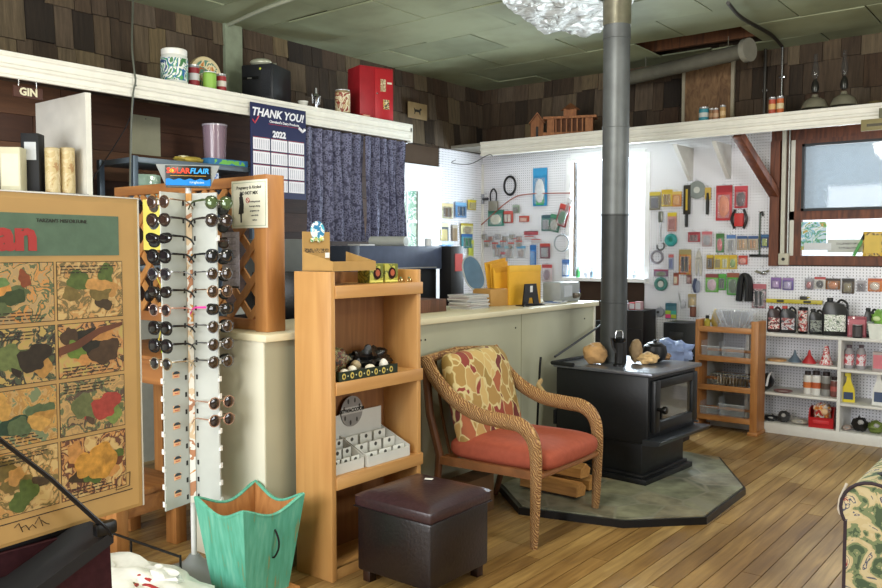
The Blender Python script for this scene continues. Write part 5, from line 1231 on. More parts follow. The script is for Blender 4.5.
# low stuff behind/around: cords and dark crate under the work bench, firewood by the stove
for i_, (x_, y_, z_, l_, r_, rz_) in enumerate(((-2.62, 4.42, .112, .40, .06, 0), (-2.62, 4.60, .112, .38, .055, 0), (-2.62, 4.51, .205, .36, .055, 0))):
    t = T('firewood_log', f'{["front", "rear", "upper"][i_]} split log of the pile between armchair and stove', 'log', (x_, y_, z_ - .04), rz_, 'split firewood')
    m = MB(); m.prism([(-.06, -.01), (.05, -.02), (.065, .03), (.01, .07), (-.055, .045)], -l_ / 2, l_ / 2, plane='yz'); m.build('split_wood', wood('A87038', 'D09A58', .6, (12, 1, 1)), t)
    m = MB(); m.prism([(-.06, -.012), (.05, -.022), (.052, -.018), (-.06, -.008)], -l_ / 2 + .001, l_ / 2 - .001, plane='yz'); m.build('bark', M('4A3222', .9, 0, .3, .2, .5), t)
t = carton('kindling_box', 'brown cardboard box on the floor beneath the armchair', (-2.86, 3.85, 0), (.14, .36, .22), '6E5236', 0)
t = T('fire_poker', 'black iron poker leaning between the chair and stove', 'poker', (-2.95, 4.75, .05)); m = MB(); m.tube([(0, 0, 0.02), (.02, .02, .72), (.02, .03, .78)], .008, 8); m.build('rod', M('141414', .4, .5), t); m = MB(); m.tube([(.02, .03, .62), (.05, -.05, .60), (.13, -.10, .56)], .016, 8); m.build('wooden_grip', M('C8A878', .6, 0, .1), t)
# power outlet on the counter
t = T('power_outlet', 'grey power outlet and plug low on the counter front', 'outlet', (-3.049, 3.5, .52), 90); MB().box(-.05, .05, -.012, 0, 0, .11, .002).build('plate', M('7A7A70', .5), t); m = MB(); m.cyl((.02, -.012, .05), (.02, -.05, .05), .018); m.build('plug', M('B5A890', .5), t)
# cables and bits left of the rack
for k in range(4): wire('hanging_cable', f'black cable hanging below the work bench, {["first", "second", "third", "fourth"][k]} from the left', [(-3.95 + .06 * k, 2.9 + .03 * k, .82), (-3.93 + .06 * k, 2.88, .55), (-3.97 + .06 * k, 2.9, .35), (-3.9 + .06 * k, 2.92, .12)], .005)
t = T('black_bin', 'black plastic desk organiser on the work bench behind the rack', 'organiser', (-3.93, 2.72, .987), 10); m = MB(); m.prism([(-.07, 0), (-.085, .14), (.085, .14), (.07, 0)], -.05, .05, plane='xz'); m.build('body', M('131416', .35), t); m = MB(); m.box(-.088, .088, -.055, .055, .135, .147, .003); m.build('rim', M('1D1E20', .3), t)
t = T('paper_roll', 'pale paper towel roll lying on the work bench', 'paper roll', (-4.0, 2.90, 1.05), 30); m = MB(); m.lathe([(.02, -.12), (.06, -.12), (.06, .12), (.02, .12)], (0, 0, 0), 24, 'X'); m.build('roll', M('B8BAB4', .7), t); m = MB(); m.lathe([(.018, -.121), (.021, -.121), (.021, .121), (.018, .121)], (0, 0, 0), 16, 'X'); m.build('core', M('8A7A5A'), t)
t = T('lime_bottle', 'small lime green bottle on the work bench edge', 'bottle', (-4.02, 2.62, .987)); m = MB(); m.lathe([(.018, 0), (.02, .03), (.008, .045), (.008, .06)]); m.build('body', M('A8C83A', .4), t); m = MB(); m.lathe([(.009, .058), (.009, .07)]); m.build('cap', M('E8E8E0'), t)
wire('yellow_cable', 'thin yellow cable looping on the lattice behind the rack', [(-4.05, 2.60, 1.4), (-3.98, 2.59, 1.32), (-3.96, 2.58, 1.2), (-4.0, 2.57, 1.05)], .004, 'C8B84A')
t = T('black_headset', 'black headset hanging on the lattice behind the comic board', 'headset', (-4.02, 2.60, 1.30), 0); m = MB(); m.tube([(-.06, -.01, 0), (-.06, -.015, .09), (0, -.015, .15), (.06, -.015, .09), (.06, -.01, 0)], .008, 8); m.build('band', M('0E0E10', .4), t)
for s in (-.06, .06): m = MB(); m.ball((s, -.03, 0), (.022, .028, .035), 14, 10); m.build('ear_cup', M('121214', .5), t)
# ============================================================ PEGBOARD GOODS
def wallspot(px, py, w_, h_, wall, off=.02):
    """centre place on the wall plane, real width and height for a pixel size"""
    P_ = YB - off; Q_ = XL + .014 + off
    f = (lambda x, y: ony(x, y, P_)) if wall == 'b' else (lambda x, y: onx(x, y, Q_))
    a, b = f(px - w_ / 2, py), f(px + w_ / 2, py); W_ = (b - a).length
    c = f(px, py); d = f(px, py - h_ / 2); e = f(px, py + h_ / 2); Hh = d.z - e.z
    return Vector((c.x, c.y, e.z)), W_, Hh
def hang(name, label, cat, px, py, w_, h_, wall='b', off=.02, group=None, tilt=0):
    p, W_, Hh = wallspot(px, py, w_, h_, wall, off)
    t = T(name, label, cat, p, 0 if wall == 'b' else 90, group, tilt)
    m = MB(); m.tube([(0, off, Hh + .006), (0, -.018, Hh + .008), (0, -.024, Hh + .02)], .0022, 5); m.build('peg_hook', CHROME, t)
    return t, W_, Hh
rs = random.Random(21)
def pack(label, px, py, w_, h_, card, item=None, head=None, wall='b', name='blister_pack', clearbag=False, tilt=0, art=None, off=.02):
    t, W_, Hh = hang(name, label, 'packet', px, py, w_, h_, wall, off, None, tilt)
    cm = printed(art, 40, 1.0, .4, (1, 1, 1), 2, rs.randint(0, 9)) if art else M(card, .45, 0, .08)
    MB().box(-W_ / 2, W_ / 2, -.0015, .0015, 0, Hh, .0006).build('backing_card', clear('E4E8EE', .1, .45) if clearbag else cm, t)
    hh = Hh * .2
    MB().box(-W_ / 2 - .0004, W_ / 2 + .0004, -.0024, .002, Hh - hh, Hh + .0004).build('header_strip', M(head or card, .4), t)
    if item:
        s = rs.randint(0, 99); m = MB(); k = rs.choice(('ball', 'box', 'two'))
        if k == 'ball': m.ball((0, -.008, Hh * .4), (W_ * .33, .010, Hh * .3), 14, 8, .3, s)
        elif k == 'box': m.box(-W_ * .3, W_ * .3, -.018, -.0016, Hh * .12, Hh * .68, .004)
        else: m.tube([(-W_ * .15, -.008, Hh * .12), (-W_ * .17, -.01, Hh * .7)], W_ * .10 + .002, 8)
        m.build('contents', M(item, .35, .1, .12), t)
        if k == 'two': m = MB(); m.tube([(W_ * .17, -.008, Hh * .12), (W_ * .15, -.01, Hh * .7)], W_ * .10 + .002, 8); m.build('contents', M(item, .35, .1, .12), t)
        MB().box(-W_ * .38, W_ * .38, -.021, -.0018, Hh * .06, Hh * .74, .008).build('blister', clear('F2F4F8', .04, .16), t)
    return t
def ringo(name, label, cat, px, py, r_, col, tr=.3, wall='b', disc=None):
    t, W_, Hh = hang(name, label, cat, px, py, 2 * r_, 2 * r_, wall, .03); R_ = Hh / 2
    for q in range(3):
        m = MB(); m.tube([((R_ * (1 - tr * .5)) * math.cos(a), -.004 * q, R_ + (R_ * (1 - tr * .5)) * math.sin(a) * (1 - .01 * q)) for a in [2 * PI * i / 28 for i in range(28)]], R_ * tr * .5, 8, closed=True, up=(0, 1, 0)); m.build('coil_turn', M(col, .4), t)
    if disc: m = MB(); m.lathe([(0, -.01), (R_ * .45, -.01), (R_ * .45, .0), (0, .0)], (0, 0, R_), 20, 'Y'); m.build('core', M(disc, .4), t)
    return t
LWN = 'on the corner pegboard'
# --- left wall strip beside the corner
for a in [
 ('tan photo-print packet at the top left of the corner strip', 447, 211, 12, 15, 'B8A070', '6A5A4A', 'D8C89A', ['B8A070', '6A7A4A', 'D8D0B0', '5A4A3A']),
 ('blue packet beside the tan one at the top of the corner strip', 461, 210, 11, 15, '4A82B8', '2A4A6A', '7AB0D8', None),
 ('yellow-topped small packet right of the blue packet near the corner', 472, 205, 8, 10, 'C8B45A', 'A89A4A', 'D8C83A', None),
 ('black-framed packet with yellow picture on the corner strip', 443, 233, 11, 20, '2E3A44', 'C8B86A', 'D8D4B8', None),
 ('narrow brown card right of the black-framed packet', 455, 233, 5, 16, '8E7A60', None, 'B8B0A0', None),
 ('white and yellow small packet above the blue-green one', 467, 229, 12, 11, 'D8D29A', '8A7A4A', 'B8A83A', None),
 ('blue and green packet under the white and yellow one', 467, 241, 11, 14, '3A8A9A', '2A6A4A', '3A6AA8', None),
 ('green-backed packet low on the corner strip', 447, 281, 9, 17, '3A4E3E', '8A9A8A', '4A7A4A', None),
 ('tiny blue card at the bottom of the corner strip', 440, 297, 5, 6, '2A6AB0', None, '2A5AA0', None),
 ('yellow-green narrow packet above the hanging black cable', 471, 250, 5, 20, 'B8C04A', None, 'C8C83A', None)]:
    pack(a[0], *a[1:5], a[5], a[6], a[7], 'l', art=a[8])
pack('wide blue and white crinkled bag on the corner strip', 444, 248, 19, 14, 'A8C8E0', '5A9AD0', 'D8E4F0', 'l', 'gift_bag', art=['A8CCE8', 'E8F0F8', '4A9AD8', 'C8DCEC'])
t, W_, Hh = hang('looped_cable', 'black looped cord hanging at the corner above the mirror', 'cord', 459, 268, 12, 36, 'l')
m = MB(); m.tube(smooth_path([(-W_ * .3, -.01, Hh * .2), (-W_ * .2, -.012, Hh * .8), (0, -.01, Hh), (W_ * .25, -.012, Hh * .7), (W_ * .15, -.01, Hh * .1)], 5), .008, 6); m.build('loop', M('121214', .5), t)
m = MB(); m.ball((0, -.02, Hh * .3), (.03, .02, .06), 14, 10, .3, 4); m.build('plug_cluster', M('161618', .5), t)
t, W_, Hh = hang('red_handle_tool', 'thin red-handled tool hanging behind the oval mirror', 'tool', 455, 284, 5, 28, 'l'); m = MB(); m.tube([(0, -.01, 0), (0, -.01, Hh * .6)], .01, 8); m.build('grip', M('A83A38', .4), t); m = MB(); m.cyl((0, -.01, Hh * .6), (0, -.01, Hh), .004); m.build('shaft', CHROME, t)

# --- back wall, left of the window
t, W_, Hh = hang('padlock', 'large grey padlock with black shackle left of the black coiled cable', 'padlock', 494, 200, 9, 22)
MB().box(-W_ * .5, W_ * .5, -.025, 0, 0, Hh * .45, .005).build('body', M('9A968A', .3, .6), t); m = MB(); m.tube(smooth_path([(-W_ * .3, -.012, Hh * .4), (-W_ * .32, -.012, Hh * .8), (0, -.012, Hh), (W_ * .32, -.012, Hh * .8), (W_ * .3, -.012, Hh * .4)], 5), .009, 8); m.build('shackle', M('1E1E22', .3), t)
t, W_, Hh = hang('key_lock', 'small chrome lock set left of the grey padlock', 'lock', 486, 199, 8, 10); m = MB(); m.cyl((-W_ * .3, -.012, Hh * .5), (W_ * .3, -.012, Hh * .5), .016); m.build('barrel', M('5A5A60', .3, .7), t); MB().box(-W_ * .5, -W_ * .2, -.02, 0, 0, Hh, .003).build('latch', CHROME, t)
t = ringo('coiled_cable', 'black coiled cable hanging at the top left of the back pegboard', 'cable', 510, 187, 9, '18181B', .22); t.scale = (.85, 1, 1.15)
t = pack('tall blue and green toothbrush packet on the back pegboard', 540, 187, 14, 38, '2A8AC0', 'D8DCE0', '3A9AD0'); MB().box(-.05, .05, -.003, -.0025, .01, .12).build('green_panel', M('3AA868', .4), t)
for a in [
 ('green-framed wall switch packet under the padlock', 496, 218, 16, 16, '4A9080', 'D8D8C8', '3A7A6A'),
 ('red and white packet right of the green switch packet', 508, 217, 10, 12, 'B84A40', 'D8D0C8', 'D0605A'),
 ('small greenish packet above the red and white one', 516, 209, 7, 8, '8A9A8A', '6A6A60', 'A8B8A8'),
 ('red pair of tool cards right of the switch packet', 524, 219, 10, 6, 'B8503A', 'D8A08A', 'C04A3A'),
 ('narrow pink strip below the tool cards', 531, 233, 14, 4, 'B0505A', None, '6A3A40'),
 ('teal and grey packet hung left of the tilted red and green packs', 546, 223, 9, 16, '4A7A74', '8A8A90', '3A5A64'),
 ('tall blue tube packet in the middle of the back pegboard', 533, 257, 6, 24, '3A7AC0', '5A9AD8', '2A6AB0'),
 ('red-topped round gauge packet right of the tall blue tube', 545, 251, 10, 15, '7A4A5A', '9A9AA0', 'B84A44'),
 ('red-topped white packet below the round gauge packet', 547, 273, 10, 17, 'D8C8D0', '8A7080', 'B84A4C'),
 ('blue and white narrow packet left of the window', 566, 268, 8, 17, '6A8AC0', 'C8D4E8', '5A80C0'),
 ('lower blue-white packet touching the window sill edge', 567, 281, 8, 9, 'A8B8D8', '5A78A8', 'C8D4E8')]:
    pack(a[0], *a[1:5], a[5], a[6], a[7])
pack('tilted red and green packet left of the window', 560, 215, 11, 22, '8A3A3A', '3A6A4A', 'C84A44', tilt=18, off=.03); pack('tilted green packet beside the tilted red one', 553, 223, 11, 17, '3E6A5A', 'A8A8A0', '4A8A6A', tilt=14)
pack('white-edged tilted pack nearest to the window', 566, 207, 6, 18, 'C8CCD0', '9A6A6A', 'D8D8DC', tilt=16)
k = 0
where = ['first', 'second', 'third', 'fourth', 'fifth', 'sixth', 'seventh']
for row, y_, xs, hdr in (('upper', 236, (484, 491, 498, 505, 512, 519), 'D8D8DE'), ('middle', 244, (487, 495, 503, 511, 519), 'C8605A')):
    for i_, x_ in enumerate(xs): pack(f'tiny clear hardware bag, {where[i_]} from the left in the {row} row under the switch packet', x_, y_ + (i_ % 2) * 2, 6, 7, 'D4D6DC', ['8A8478', 'A06A60', '9A9AA2', '7A6A5A'][i_ % 4], hdr, clearbag=True, name='hardware_bag')
for i_, (x_, y_, h) in enumerate(((498, 251, '5A9AC0'), (509, 252, '9AC0D0'), (521, 252, '5A9AC0'), (503, 258, 'C8707A'))): pack(f'blue-headed clear parts bag, {where[i_]} one in the lower row by the envelopes', x_, y_, 9, 12, 'D4D8DE', 'A89A9A', h, clearbag=True, name='parts_bag')
for i_, (x_, y_) in enumerate(((529, 238), (536, 241), (517, 240))): pack(f'red and white striped small packet, {["left", "lower right", "inner"][i_]} of the three by the parts bags', x_, y_, 9, 4, 'C8C0C4', None, 'B8484C', name='striped_packet')
ringo('wire_ring', 'grey wire ring hanging just left of the window', 'ring', 562, 243, 9, '9AA0A6', .12)
for i_, (x0, x1, y_) in enumerate(((530, 571, 194),)):
    a, b = ony(480, 226, YB - .03), ony(510, 200, YB - .03); c, d_ = ony(530, 194, YB - .03), ony(571, 193, YB - .03)
    wire('red_string', 'thin red cord strung across the back pegboard to the window', [a, b, c, d_], .006, 'A8584C')
a = ony(437, 147, LY - .01); wire('shelf_wire', 'thin dark wire drooping below the left end of the back shelf', [Vector((-5.3, LY - .05, 2.49)), ony(452, 163, LY - .05), ony(470, 164, LY - .05), ony(488, 155, LY - .05), Vector((-4.85, LY - .02, 2.50))], .004, '26262A')
# window sill things
for i_, (x_, c_, h_) in enumerate(((578, '4A9A5A', .11), (586, 'C8CCD8', .08), (592, '8AA0B8', .10), (634, 'B8C4D0', .07))):
    p = ony(x_, 276, YB - .06); t = T('sill_bottle', f'{["green", "white", "blue-grey", "pale"][i_]} bottle standing on the bright window sill', 'bottle', (p.x, YB - .055, WZ0)); m = MB(); m.lathe([(.022, 0), (.024, h_ * .6), (.009, h_ * .8), (.009, h_)]); m.build('body', M(c_, .3), t); m = MB(); m.lathe([(.011, h_), (.011, h_ + .015)]); m.build('cap', M('E4E4E8'), t)
# dark goods under the window
for i_, (x_, y_, w_, h_, c_) in enumerate(((605, 318, 20, 60, '131315'), (633, 330, 22, 44, '1A1416'))):
    a, b = ony(x_ - w_ / 2, y_, 7.3), ony(x_ + w_ / 2, y_, 7.3)
    t = T('dark_cabinet', f'dark cabinet below the window, {"left" if i_ == 0 else "right"} of the stove pipe', 'cabinet', ((a.x + b.x) / 2, 7.42, 0)); W_ = b.x - a.x
    MB().box(-W_ / 2, W_ / 2, -.14, .14, 0, .86 + (.12 if i_ else .0), .004).build('body', M(c_, .5), t); m = MB(); m.box(-W_ * .45, W_ * .45, -.145, -.14, .5, .8); m.build('door', M('232024', .4), t); m = MB(); m.cyl((W_ * .3, -.145, .65), (W_ * .3, -.165, .65), .01); m.build('knob', CHROME, t)
for i_, (x_, c_) in enumerate(((627, 'B8B4C0'), (634, 'A8303A'), (640, 'C8A0A8'))):
    p = ony(x_, 326, 7.38); carton('goods_box', f'small {["white", "red", "pink"][i_]} box on the dark cabinet right of the stove pipe', (p.x, 7.36 + .0 * i_, .98), (.06, .06, .06 + .01 * i_), c_, 0, 'D8D4DC')

# --- right pegboard
for a in [
 ('grey and yellow card at the upper left of the right pegboard', 655, 201, 11, 18, '7A7460', '4A4A5A', 'C8B44A', None),
 ('yellow work-glove card second from the left in the top row', 667, 198, 11, 17, 'D0B03A', '8A6A2A', 'C8A83A', None),
 ('orange card third from the left in the top row', 677, 199, 9, 15, 'D08A3A', 'E0A050', 'D8B86A', None),
 ('yellow-topped card with pink tools below the orange card', 672, 222, 9, 19, 'C88A80', 'A85A54', 'D8C03A', None),
 ('large red driver-set card beside the brush', 724, 203, 16, 35, 'C8444A', 'D8784A', 'A82A34', None),
 ('smaller red card right of the large red driver set', 741, 197, 13, 22, 'B8303A', '4A2A34', 'C84A54', None),
 ('red pouch packet in the middle row, leftmost', 694, 237, 12, 10, 'B0404A', '6A4A4A', '9A3A44', None),
 ('pink and grey packet right of the red pouch', 707, 239, 10, 15, 'B8A0A4', '9A9AA4', 'C8707A', None),
 ('green bottle-opener card with pink base in the middle row', 720, 243, 8, 19, '5A8A5A', 'D0606A', '4A7A44', None),
 ('blue-headed card with chrome ring in the middle row', 731, 244, 9, 18, 'C8C8C8', '9A9CA2', '5A80B8', None),
 ('blue-headed tan packet, the left one of its two', 742, 243, 10, 14, 'B8A890', 'C89A6A', '3A5A8A', None),
 ('blue-headed tan packet, the right one of its two', 753, 243, 10, 14, 'B8A890', 'C08A5A', '3A5A8A', None),
 ('dark blue packet at the right end of the middle row', 765, 241, 8, 13, '2A4A7A', '8A9A3A', '3A6A9A', None),
 ('blue slim tool card under the teal tape', 671, 262, 5, 15, '9AA4C0', '4A5A9A', 'C86A6A', None),
 ('red and yellow card with black disc right of the blue slim tool', 685, 262, 12, 25, 'B8503A', '1E1A1C', 'A89A6A', ['B8403A', 'D8B04A', 'A83A34']),
 ('dark yellow card, first of four yellow cards', 710, 262, 7, 14, '8A6A2A', '3A2E2A', 'D0B03A', None),
 ('bright yellow card, second of four yellow cards', 718, 262, 7, 14, 'D8C040', '8A7A3A', 'D8B83A', None),
 ('pale yellow card, third of four yellow cards', 725, 262, 7, 14, 'E0CC60', 'C8C8A8', 'D8B83A', None),
 ('yellow card with green item, fourth of the yellow cards', 733, 262, 8, 14, 'D8BC3A', '7A9A4A', 'D8B03A', None),
 ('small red tag card right of the yellow cards', 743, 260, 9, 9, 'C84A3A', 'D8887A', 'B83A30', None),
 ('purple-brown wide packet under the grey wire ring', 661, 273, 14, 7, '7A5A78', '6A7A5A', 'A84A6A', None),
 ('small red and cream bottle card in the lower left area', 676, 279, 5, 12, 'B05A4A', 'D8C8A8', '8A4A3A', None),
 ('small dark red card right of the cream bottle card', 689, 279, 5, 9, '8A4A48', 'A87A74', '7A5A54', None),
 ('big green card with purple picture above the clear basket', 712, 283, 13, 18, '6AB04A', 'C8A8B8', '8A4A4A', None),
 ('narrow green card between the two big green ones', 722, 282, 8, 16, '4A9A3A', '2A3A2A', '5AA84A', None),
 ('green card with red header beside the black coil', 733, 284, 12, 22, '4AA03A', '3A5A3A', '9A5A44', None),
 ('pink and black packet above the right rack post', 759, 296, 14, 24, '5A4A50', '2A2A30', 'B86A74', ['6A5058', '3A3438', 'C8B8BC', '9A5A64']),
 ('tan clear packet below the white cable hank', 692, 301, 8, 14, 'B0A084', 'C8A868', 'A89468', None)]:
    pack(a[0], *a[1:8], art=a[8])
t = pack('teal card with colourful sticky notes near the black crate', 671, 311, 11, 16, '4A7A8A', None, '3A6A7A')
for (x_, z_, c_) in ((-.028, .045, 'A8C84A'), (.028, .045, '4AB0A0'), (-.028, .008, 'E8508A'), (.028, .008, 'C8D04A')): MB().box(x_ - .026, x_ + .026, -.005, -.0016, z_, z_ + .036).build('sticky_notes', M(c_, .5), t)
# long tools and rings
t, W_, Hh = hang('hand_saw', 'long black and yellow saw hanging in the top row', 'saw', 687, 206, 8, 42); MB().box(-W_ * .45, W_ * .45, -.006, 0, Hh * .3, Hh, .001).build('sheath', M('2A2418', .4), t); MB().box(-W_ * .15, W_ * .1, -.0075, -.006, Hh * .4, Hh * .9).build('stripe', M('C8A83A', .4), t); m = MB(); m.cyl((0, -.004, 0), (0, -.004, Hh * .32), .014); m.build('handle', M('101012', .4), t)
t, W_, Hh = hang('grinding_disc', 'grey round saw blade disc hanging beside the black saw', 'disc', 697, 190, 19, 18); m = MB(); m.lathe([(.012, -.006), (Hh * .5, -.005), (Hh * .5, -.002), (.012, -.001)], (0, 0, Hh * .5), 36, 'Y'); m.build('blade', M('8E9490', .35, .4), t); m = MB(); m.lathe([(0, -.009), (.03, -.009), (.03, -.006), (0, -.006)], (0, 0, Hh * .5), 20, 'Y'); m.build('centre_label', M('C8C8C0'), t)
t, W_, Hh = hang('wire_brush', 'yellow and black handled brush right of the grey disc', 'brush', 708, 201, 5, 27); MB().box(-W_ * .6, W_ * .6, -.01, 0, Hh * .55, Hh, .002).build('card_sleeve', M('C8A850', .5), t); m = MB(); m.tube([(0, -.012, 0), (0, -.012, Hh * .45), (0, -.012, Hh * .8)], [.014, .016, .01], 8); m.build('handle', M('15140F', .4), t)
t, W_, Hh = hang('tie_down_reel', 'red and black strap reel under the smaller red card', 'strap reel', 740, 219, 15, 19)
MB().box(-W_ * .3, W_ * .3, -.045, 0, Hh * .1, Hh * .8, .01).build('red_webbing', M('C83A38', .5), t)
for s in (-1, 1): m = MB(); m.tube(smooth_path([(s * W_ * .3, -.02, 0), (s * W_ * .5, -.025, Hh * .5), (s * W_ * .28, -.02, Hh)], 4), .012, 8); m.build('black_frame', M('161414', .4), t)
t, W_, Hh = hang('caliper', 'slim chrome hook and chain hanging at the left of right pegboard', 'hook', 661, 224, 6, 28); m = MB(); m.tube([(.0, -.01, Hh * .0), (.0, -.01, Hh * .6)], .005, 6); m.build('shank', CHROME, t); m = MB(); m.cbox((0, -.012, Hh * .75), (.045, .02, Hh * .4), .006); m.build('body', M('8A8C84', .3, .7), t)
t, W_, Hh = hang('snap_hook', 'dark chrome snap hook left of the teal tape roll', 'hook', 661, 246, 9, 9); m = MB(); m.tube([(W_ * .4 * math.cos(a), -.01, Hh * .5 + Hh * .45 * math.sin(a)) for a in [math.radians(-200 + 250 * i / 14) for i in range(15)]], .008, 6); m.build('hook', M('5A5C5E', .3, .7), t); m = MB(); m.cyl((0, -.01, Hh), (0, -.01, Hh * 1.4), .004); m.build('stem', CHROME, t)
ringo('tape_roll', 'teal tape roll hanging below the pink tool card', 'tape', 671, 240, 6.5, '3A9A98', .7, disc='2A8A7A')
ringo('wire_coil', 'grey-mauve wire coil at the left edge of the right pegboard', 'coil', 657, 257, 7, '8A8690', .3)
ringo('tape_roll', 'dark green tape roll below the purple-brown packet', 'tape', 661, 284, 7, '4A8078', .5, disc='C8CCC8')
t, W_, Hh = hang('rope_hank', 'white looped rope hank in the lower middle of the pegboard', 'rope', 699, 263, 7, 25); m = MB(); m.tube(smooth_path([(-W_ * .3, -.01, 0), (-W_ * .4, -.01, Hh * .5), (0, -.012, Hh), (W_ * .4, -.01, Hh * .5), (W_ * .3, -.01, 0), (0, -.012, Hh * .9), (-W_ * .2, -.015, Hh * .1)], 5), .007, 6); m.build('rope_loop', M('C8C4BC', .7), t); m = MB(); m.tube([(-W_ * .4, -.012, Hh * .7), (W_ * .4, -.012, Hh * .7)], .012, 6); m.build('binding', M('B0ACA4', .7), t)
t, W_, Hh = hang('work_gloves', 'dark blue work gloves hanging beside the white rope hank', 'gloves', 697, 284, 8, 17); m = MB(); m.ball((-.01, -.012, Hh * .4), (W_ * .38, .012, Hh * .42), 14, 10, .25, 3); m.build('glove', M('4A5270', .7), t); m = MB(); m.ball((.015, -.02, Hh * .35), (W_ * .3, .012, Hh * .36), 14, 10, .25, 6); m.build('glove', M('8A90A4', .7), t)
t, W_, Hh = hang('black_hose_coil', 'thick black hose coil hanging above the wooden rack', 'hose', 745, 288, 14, 26); m = MB()
for q in range(3): m = MB(); m.tube(smooth_path([(-W_ * .45 + q * .012, -.02 - .012 * q, 0), (-W_ * .3 + q * .01, -.02 - .012 * q, Hh * .8), (0, -.02 - .012 * q, Hh), (W_ * .4 - q * .01, -.02 - .012 * q, Hh * .8), (W_ * .45 - q * .012, -.02 - .012 * q, 0)], 5), .022, 8); m.build('hose_loop', M('101012', .4), t)
t, W_, Hh = hang('grabber_tool', 'tall green-shafted grabber tool with black cross handle', 'tool', 760, 236, 6, 46); m = MB(); m.cyl((0, -.01, .03), (0, -.01, Hh), .006); m.build('shaft', M('2E4A38', .4), t); m = MB(); m.cbox((0, -.012, .03), (.17, .03, .022), .006); m.build('cross_handle', M('141416', .4), t); m = MB(); m.tube([(0, -.01, Hh), (.02, -.015, Hh + .01), (.025, -.015, Hh - .03)], .009, 6); m.build('jaw', M('17171A', .4), t)
t, W_, Hh = hang('chrome_clamp', 'chrome clamp lying over pegs under the grabber handle', 'clamp', 763, 272, 13, 8); m = MB(); m.tube([(-W_ * .5, -.015, Hh * .6), (0, -.02, Hh * .3), (W_ * .5, -.015, Hh * .7)], .012, 8); m.build('jaw', M('A8A89C', .25, .8), t); m = MB(); m.ball((W_ * .15, -.03, Hh * .4), (.02, .012, .02), 10, 8); m.build('screw_knob', CHROME, t)
t, W_, Hh = hang('cord_reel', 'white and grey coiled wire hanging above the tan clear packet', 'wire', 682, 301, 7, 16); m = MB(); m.tube(smooth_path([(-W_ * .4, -.01, Hh), (-W_ * .2, -.012, Hh * .5), (W_ * .2, -.012, Hh * .2), (W_ * .4, -.01, Hh * .4)], 5), .004, 6); m.build('wire', M('8A8A8C'), t); m = MB(); m.ball((W_ * .2, -.012, Hh * .3), (.025, .012, .04), 12, 8, .3, 2); m.build('plug', M('C4C4CC', .4), t)
t, W_, Hh = hang('round_dial', 'small grey round dial left of the sticky notes card', 'dial', 660, 312, 8, 10); m = MB(); m.lathe([(0, -.02), (Hh * .45, -.018), (Hh * .5, 0), (0, 0)], (0, 0, Hh * .5), 20, 'Y'); m.build('dial_body', M('A4A8B4', .3, .3), t); m = MB(); m.cyl((-.01, -.02, Hh * .5), (-.01, -.035, Hh * .5), .012); m.build('knob', M('3A3A40'), t)
can('brown_can', 'small brown can on the crate below the pegboard wires', (ony(692, 320, 7.45).x, 7.47, .93), .028, .10, body='5A3A2E', band='7A4A3A')

# --- strip under the right-hand window
for a in [('purple packet, left of two under the window ledge', 776, 283, 10, 11, '7A5A9A', 'B090C0', '8A6AA8'), ('purple packet, right of two under the window ledge', 788, 284, 11, 12, '6A5A9A', 'A89AC0', '9A7AB0'),
 ('grey and red packet in the lower hanging row', 809, 284, 8, 11, '8A8088', 'B05A5A', '9A9AA0'), ('white packet with black figure in the lower hanging row', 820, 283, 11, 12, 'D0CCC4', '2E2A2A', 'B84A48'),
 ('orange and brown packet left of the black mesh packet', 833, 284, 14, 11, '8A5A34', 'C8783A', '3A2E28'), ('dark brown mesh packet in the lower hanging row', 848, 286, 12, 15, '4A3A24', '7A6A3A', '2E2620'),
 ('grey packet right of the dark mesh packet', 861, 286, 8, 11, '9A949A', '6A6268', 'A8A4A8'), ('orange and white packet at the right of lower hanging row', 875, 285, 14, 13, 'D07A3A', 'D8C8B8', 'B85A34')]:
    pack(a[0], *a[1:5], a[5], a[6], a[7])
def leaner(name, label, x0, y0, x1, y1, w_, art, cat, hd):
    a, b = ony(x0, y0, YB - .07), ony(x1, y1, YB - .03); t = T(name, label, cat, (a.x, YB - .06, 1.502)); d = Vector((b.x - a.x, 0, max(b.z - 1.50, .05)))
    m = MB(); m.beam((0, 0, 0.0), d, .028 if w_ < .06 else w_, .02, up=(1, 0, 0)); m.build('sleeve', M(art, .45, 0, .1), t); m = MB(); m.beam(d * .75, d * 1.0, .03, .026, up=(1, 0, 0)); m.build('end_cap', M(hd, .4), t); return t
t = leaner('windshield_tool', 'long green packaged blade leaning on the window ledge', 853, 266, 866, 235, .03, '4A9A4A', 'tool', '1E2A22')
carton('yellow_card_pack', 'yellow and black card pack standing on the window ledge', (ony(873, 260, YB - .05).x, YB - .06, 1.50), (.15, .03, .20), printed(['D0A83A', 'E0C070', '6A5A3A', 'D8B040'], 22, .8), 0, 'D8B84A')
# stickers, poster and notices in the lower pane
t = T('window_poster', 'green and blue leafy poster stuck inside the lower window pane', 'poster', (-1.93, YB - .002, 1.55)); MB().box(-.16, .10, 0, .003, 0, .24).build('sheet', printed(['C8DCE8', '4A9A6A', '8AC0D8', 'E4ECF0', '6AA84A', 'D8A05A'], 12, 1.5, .4), t); MB().box(-.08, .14, -.001, -.0002, .0, .06).build('white_notice', M('D4D8DC'), t)
t = T('window_notice', 'pale notice with dark lettering in the lower window pane', 'notice', (-1.66, YB - .002, 1.53)); MB().box(-.16, .16, 0, .003, 0, .11).build('sheet', M('C4C8C4', .5, 0, .1), t)
for k in range(2): MB().box(-.09 + .02 * k, .08, -.001, 0, .065 - .035 * k, .082 - .035 * k).build('dark_line', printed(['5A5A5C', 'C4C8C4', '5A5A5C', 'B4B8B4'], 60, .5), t)
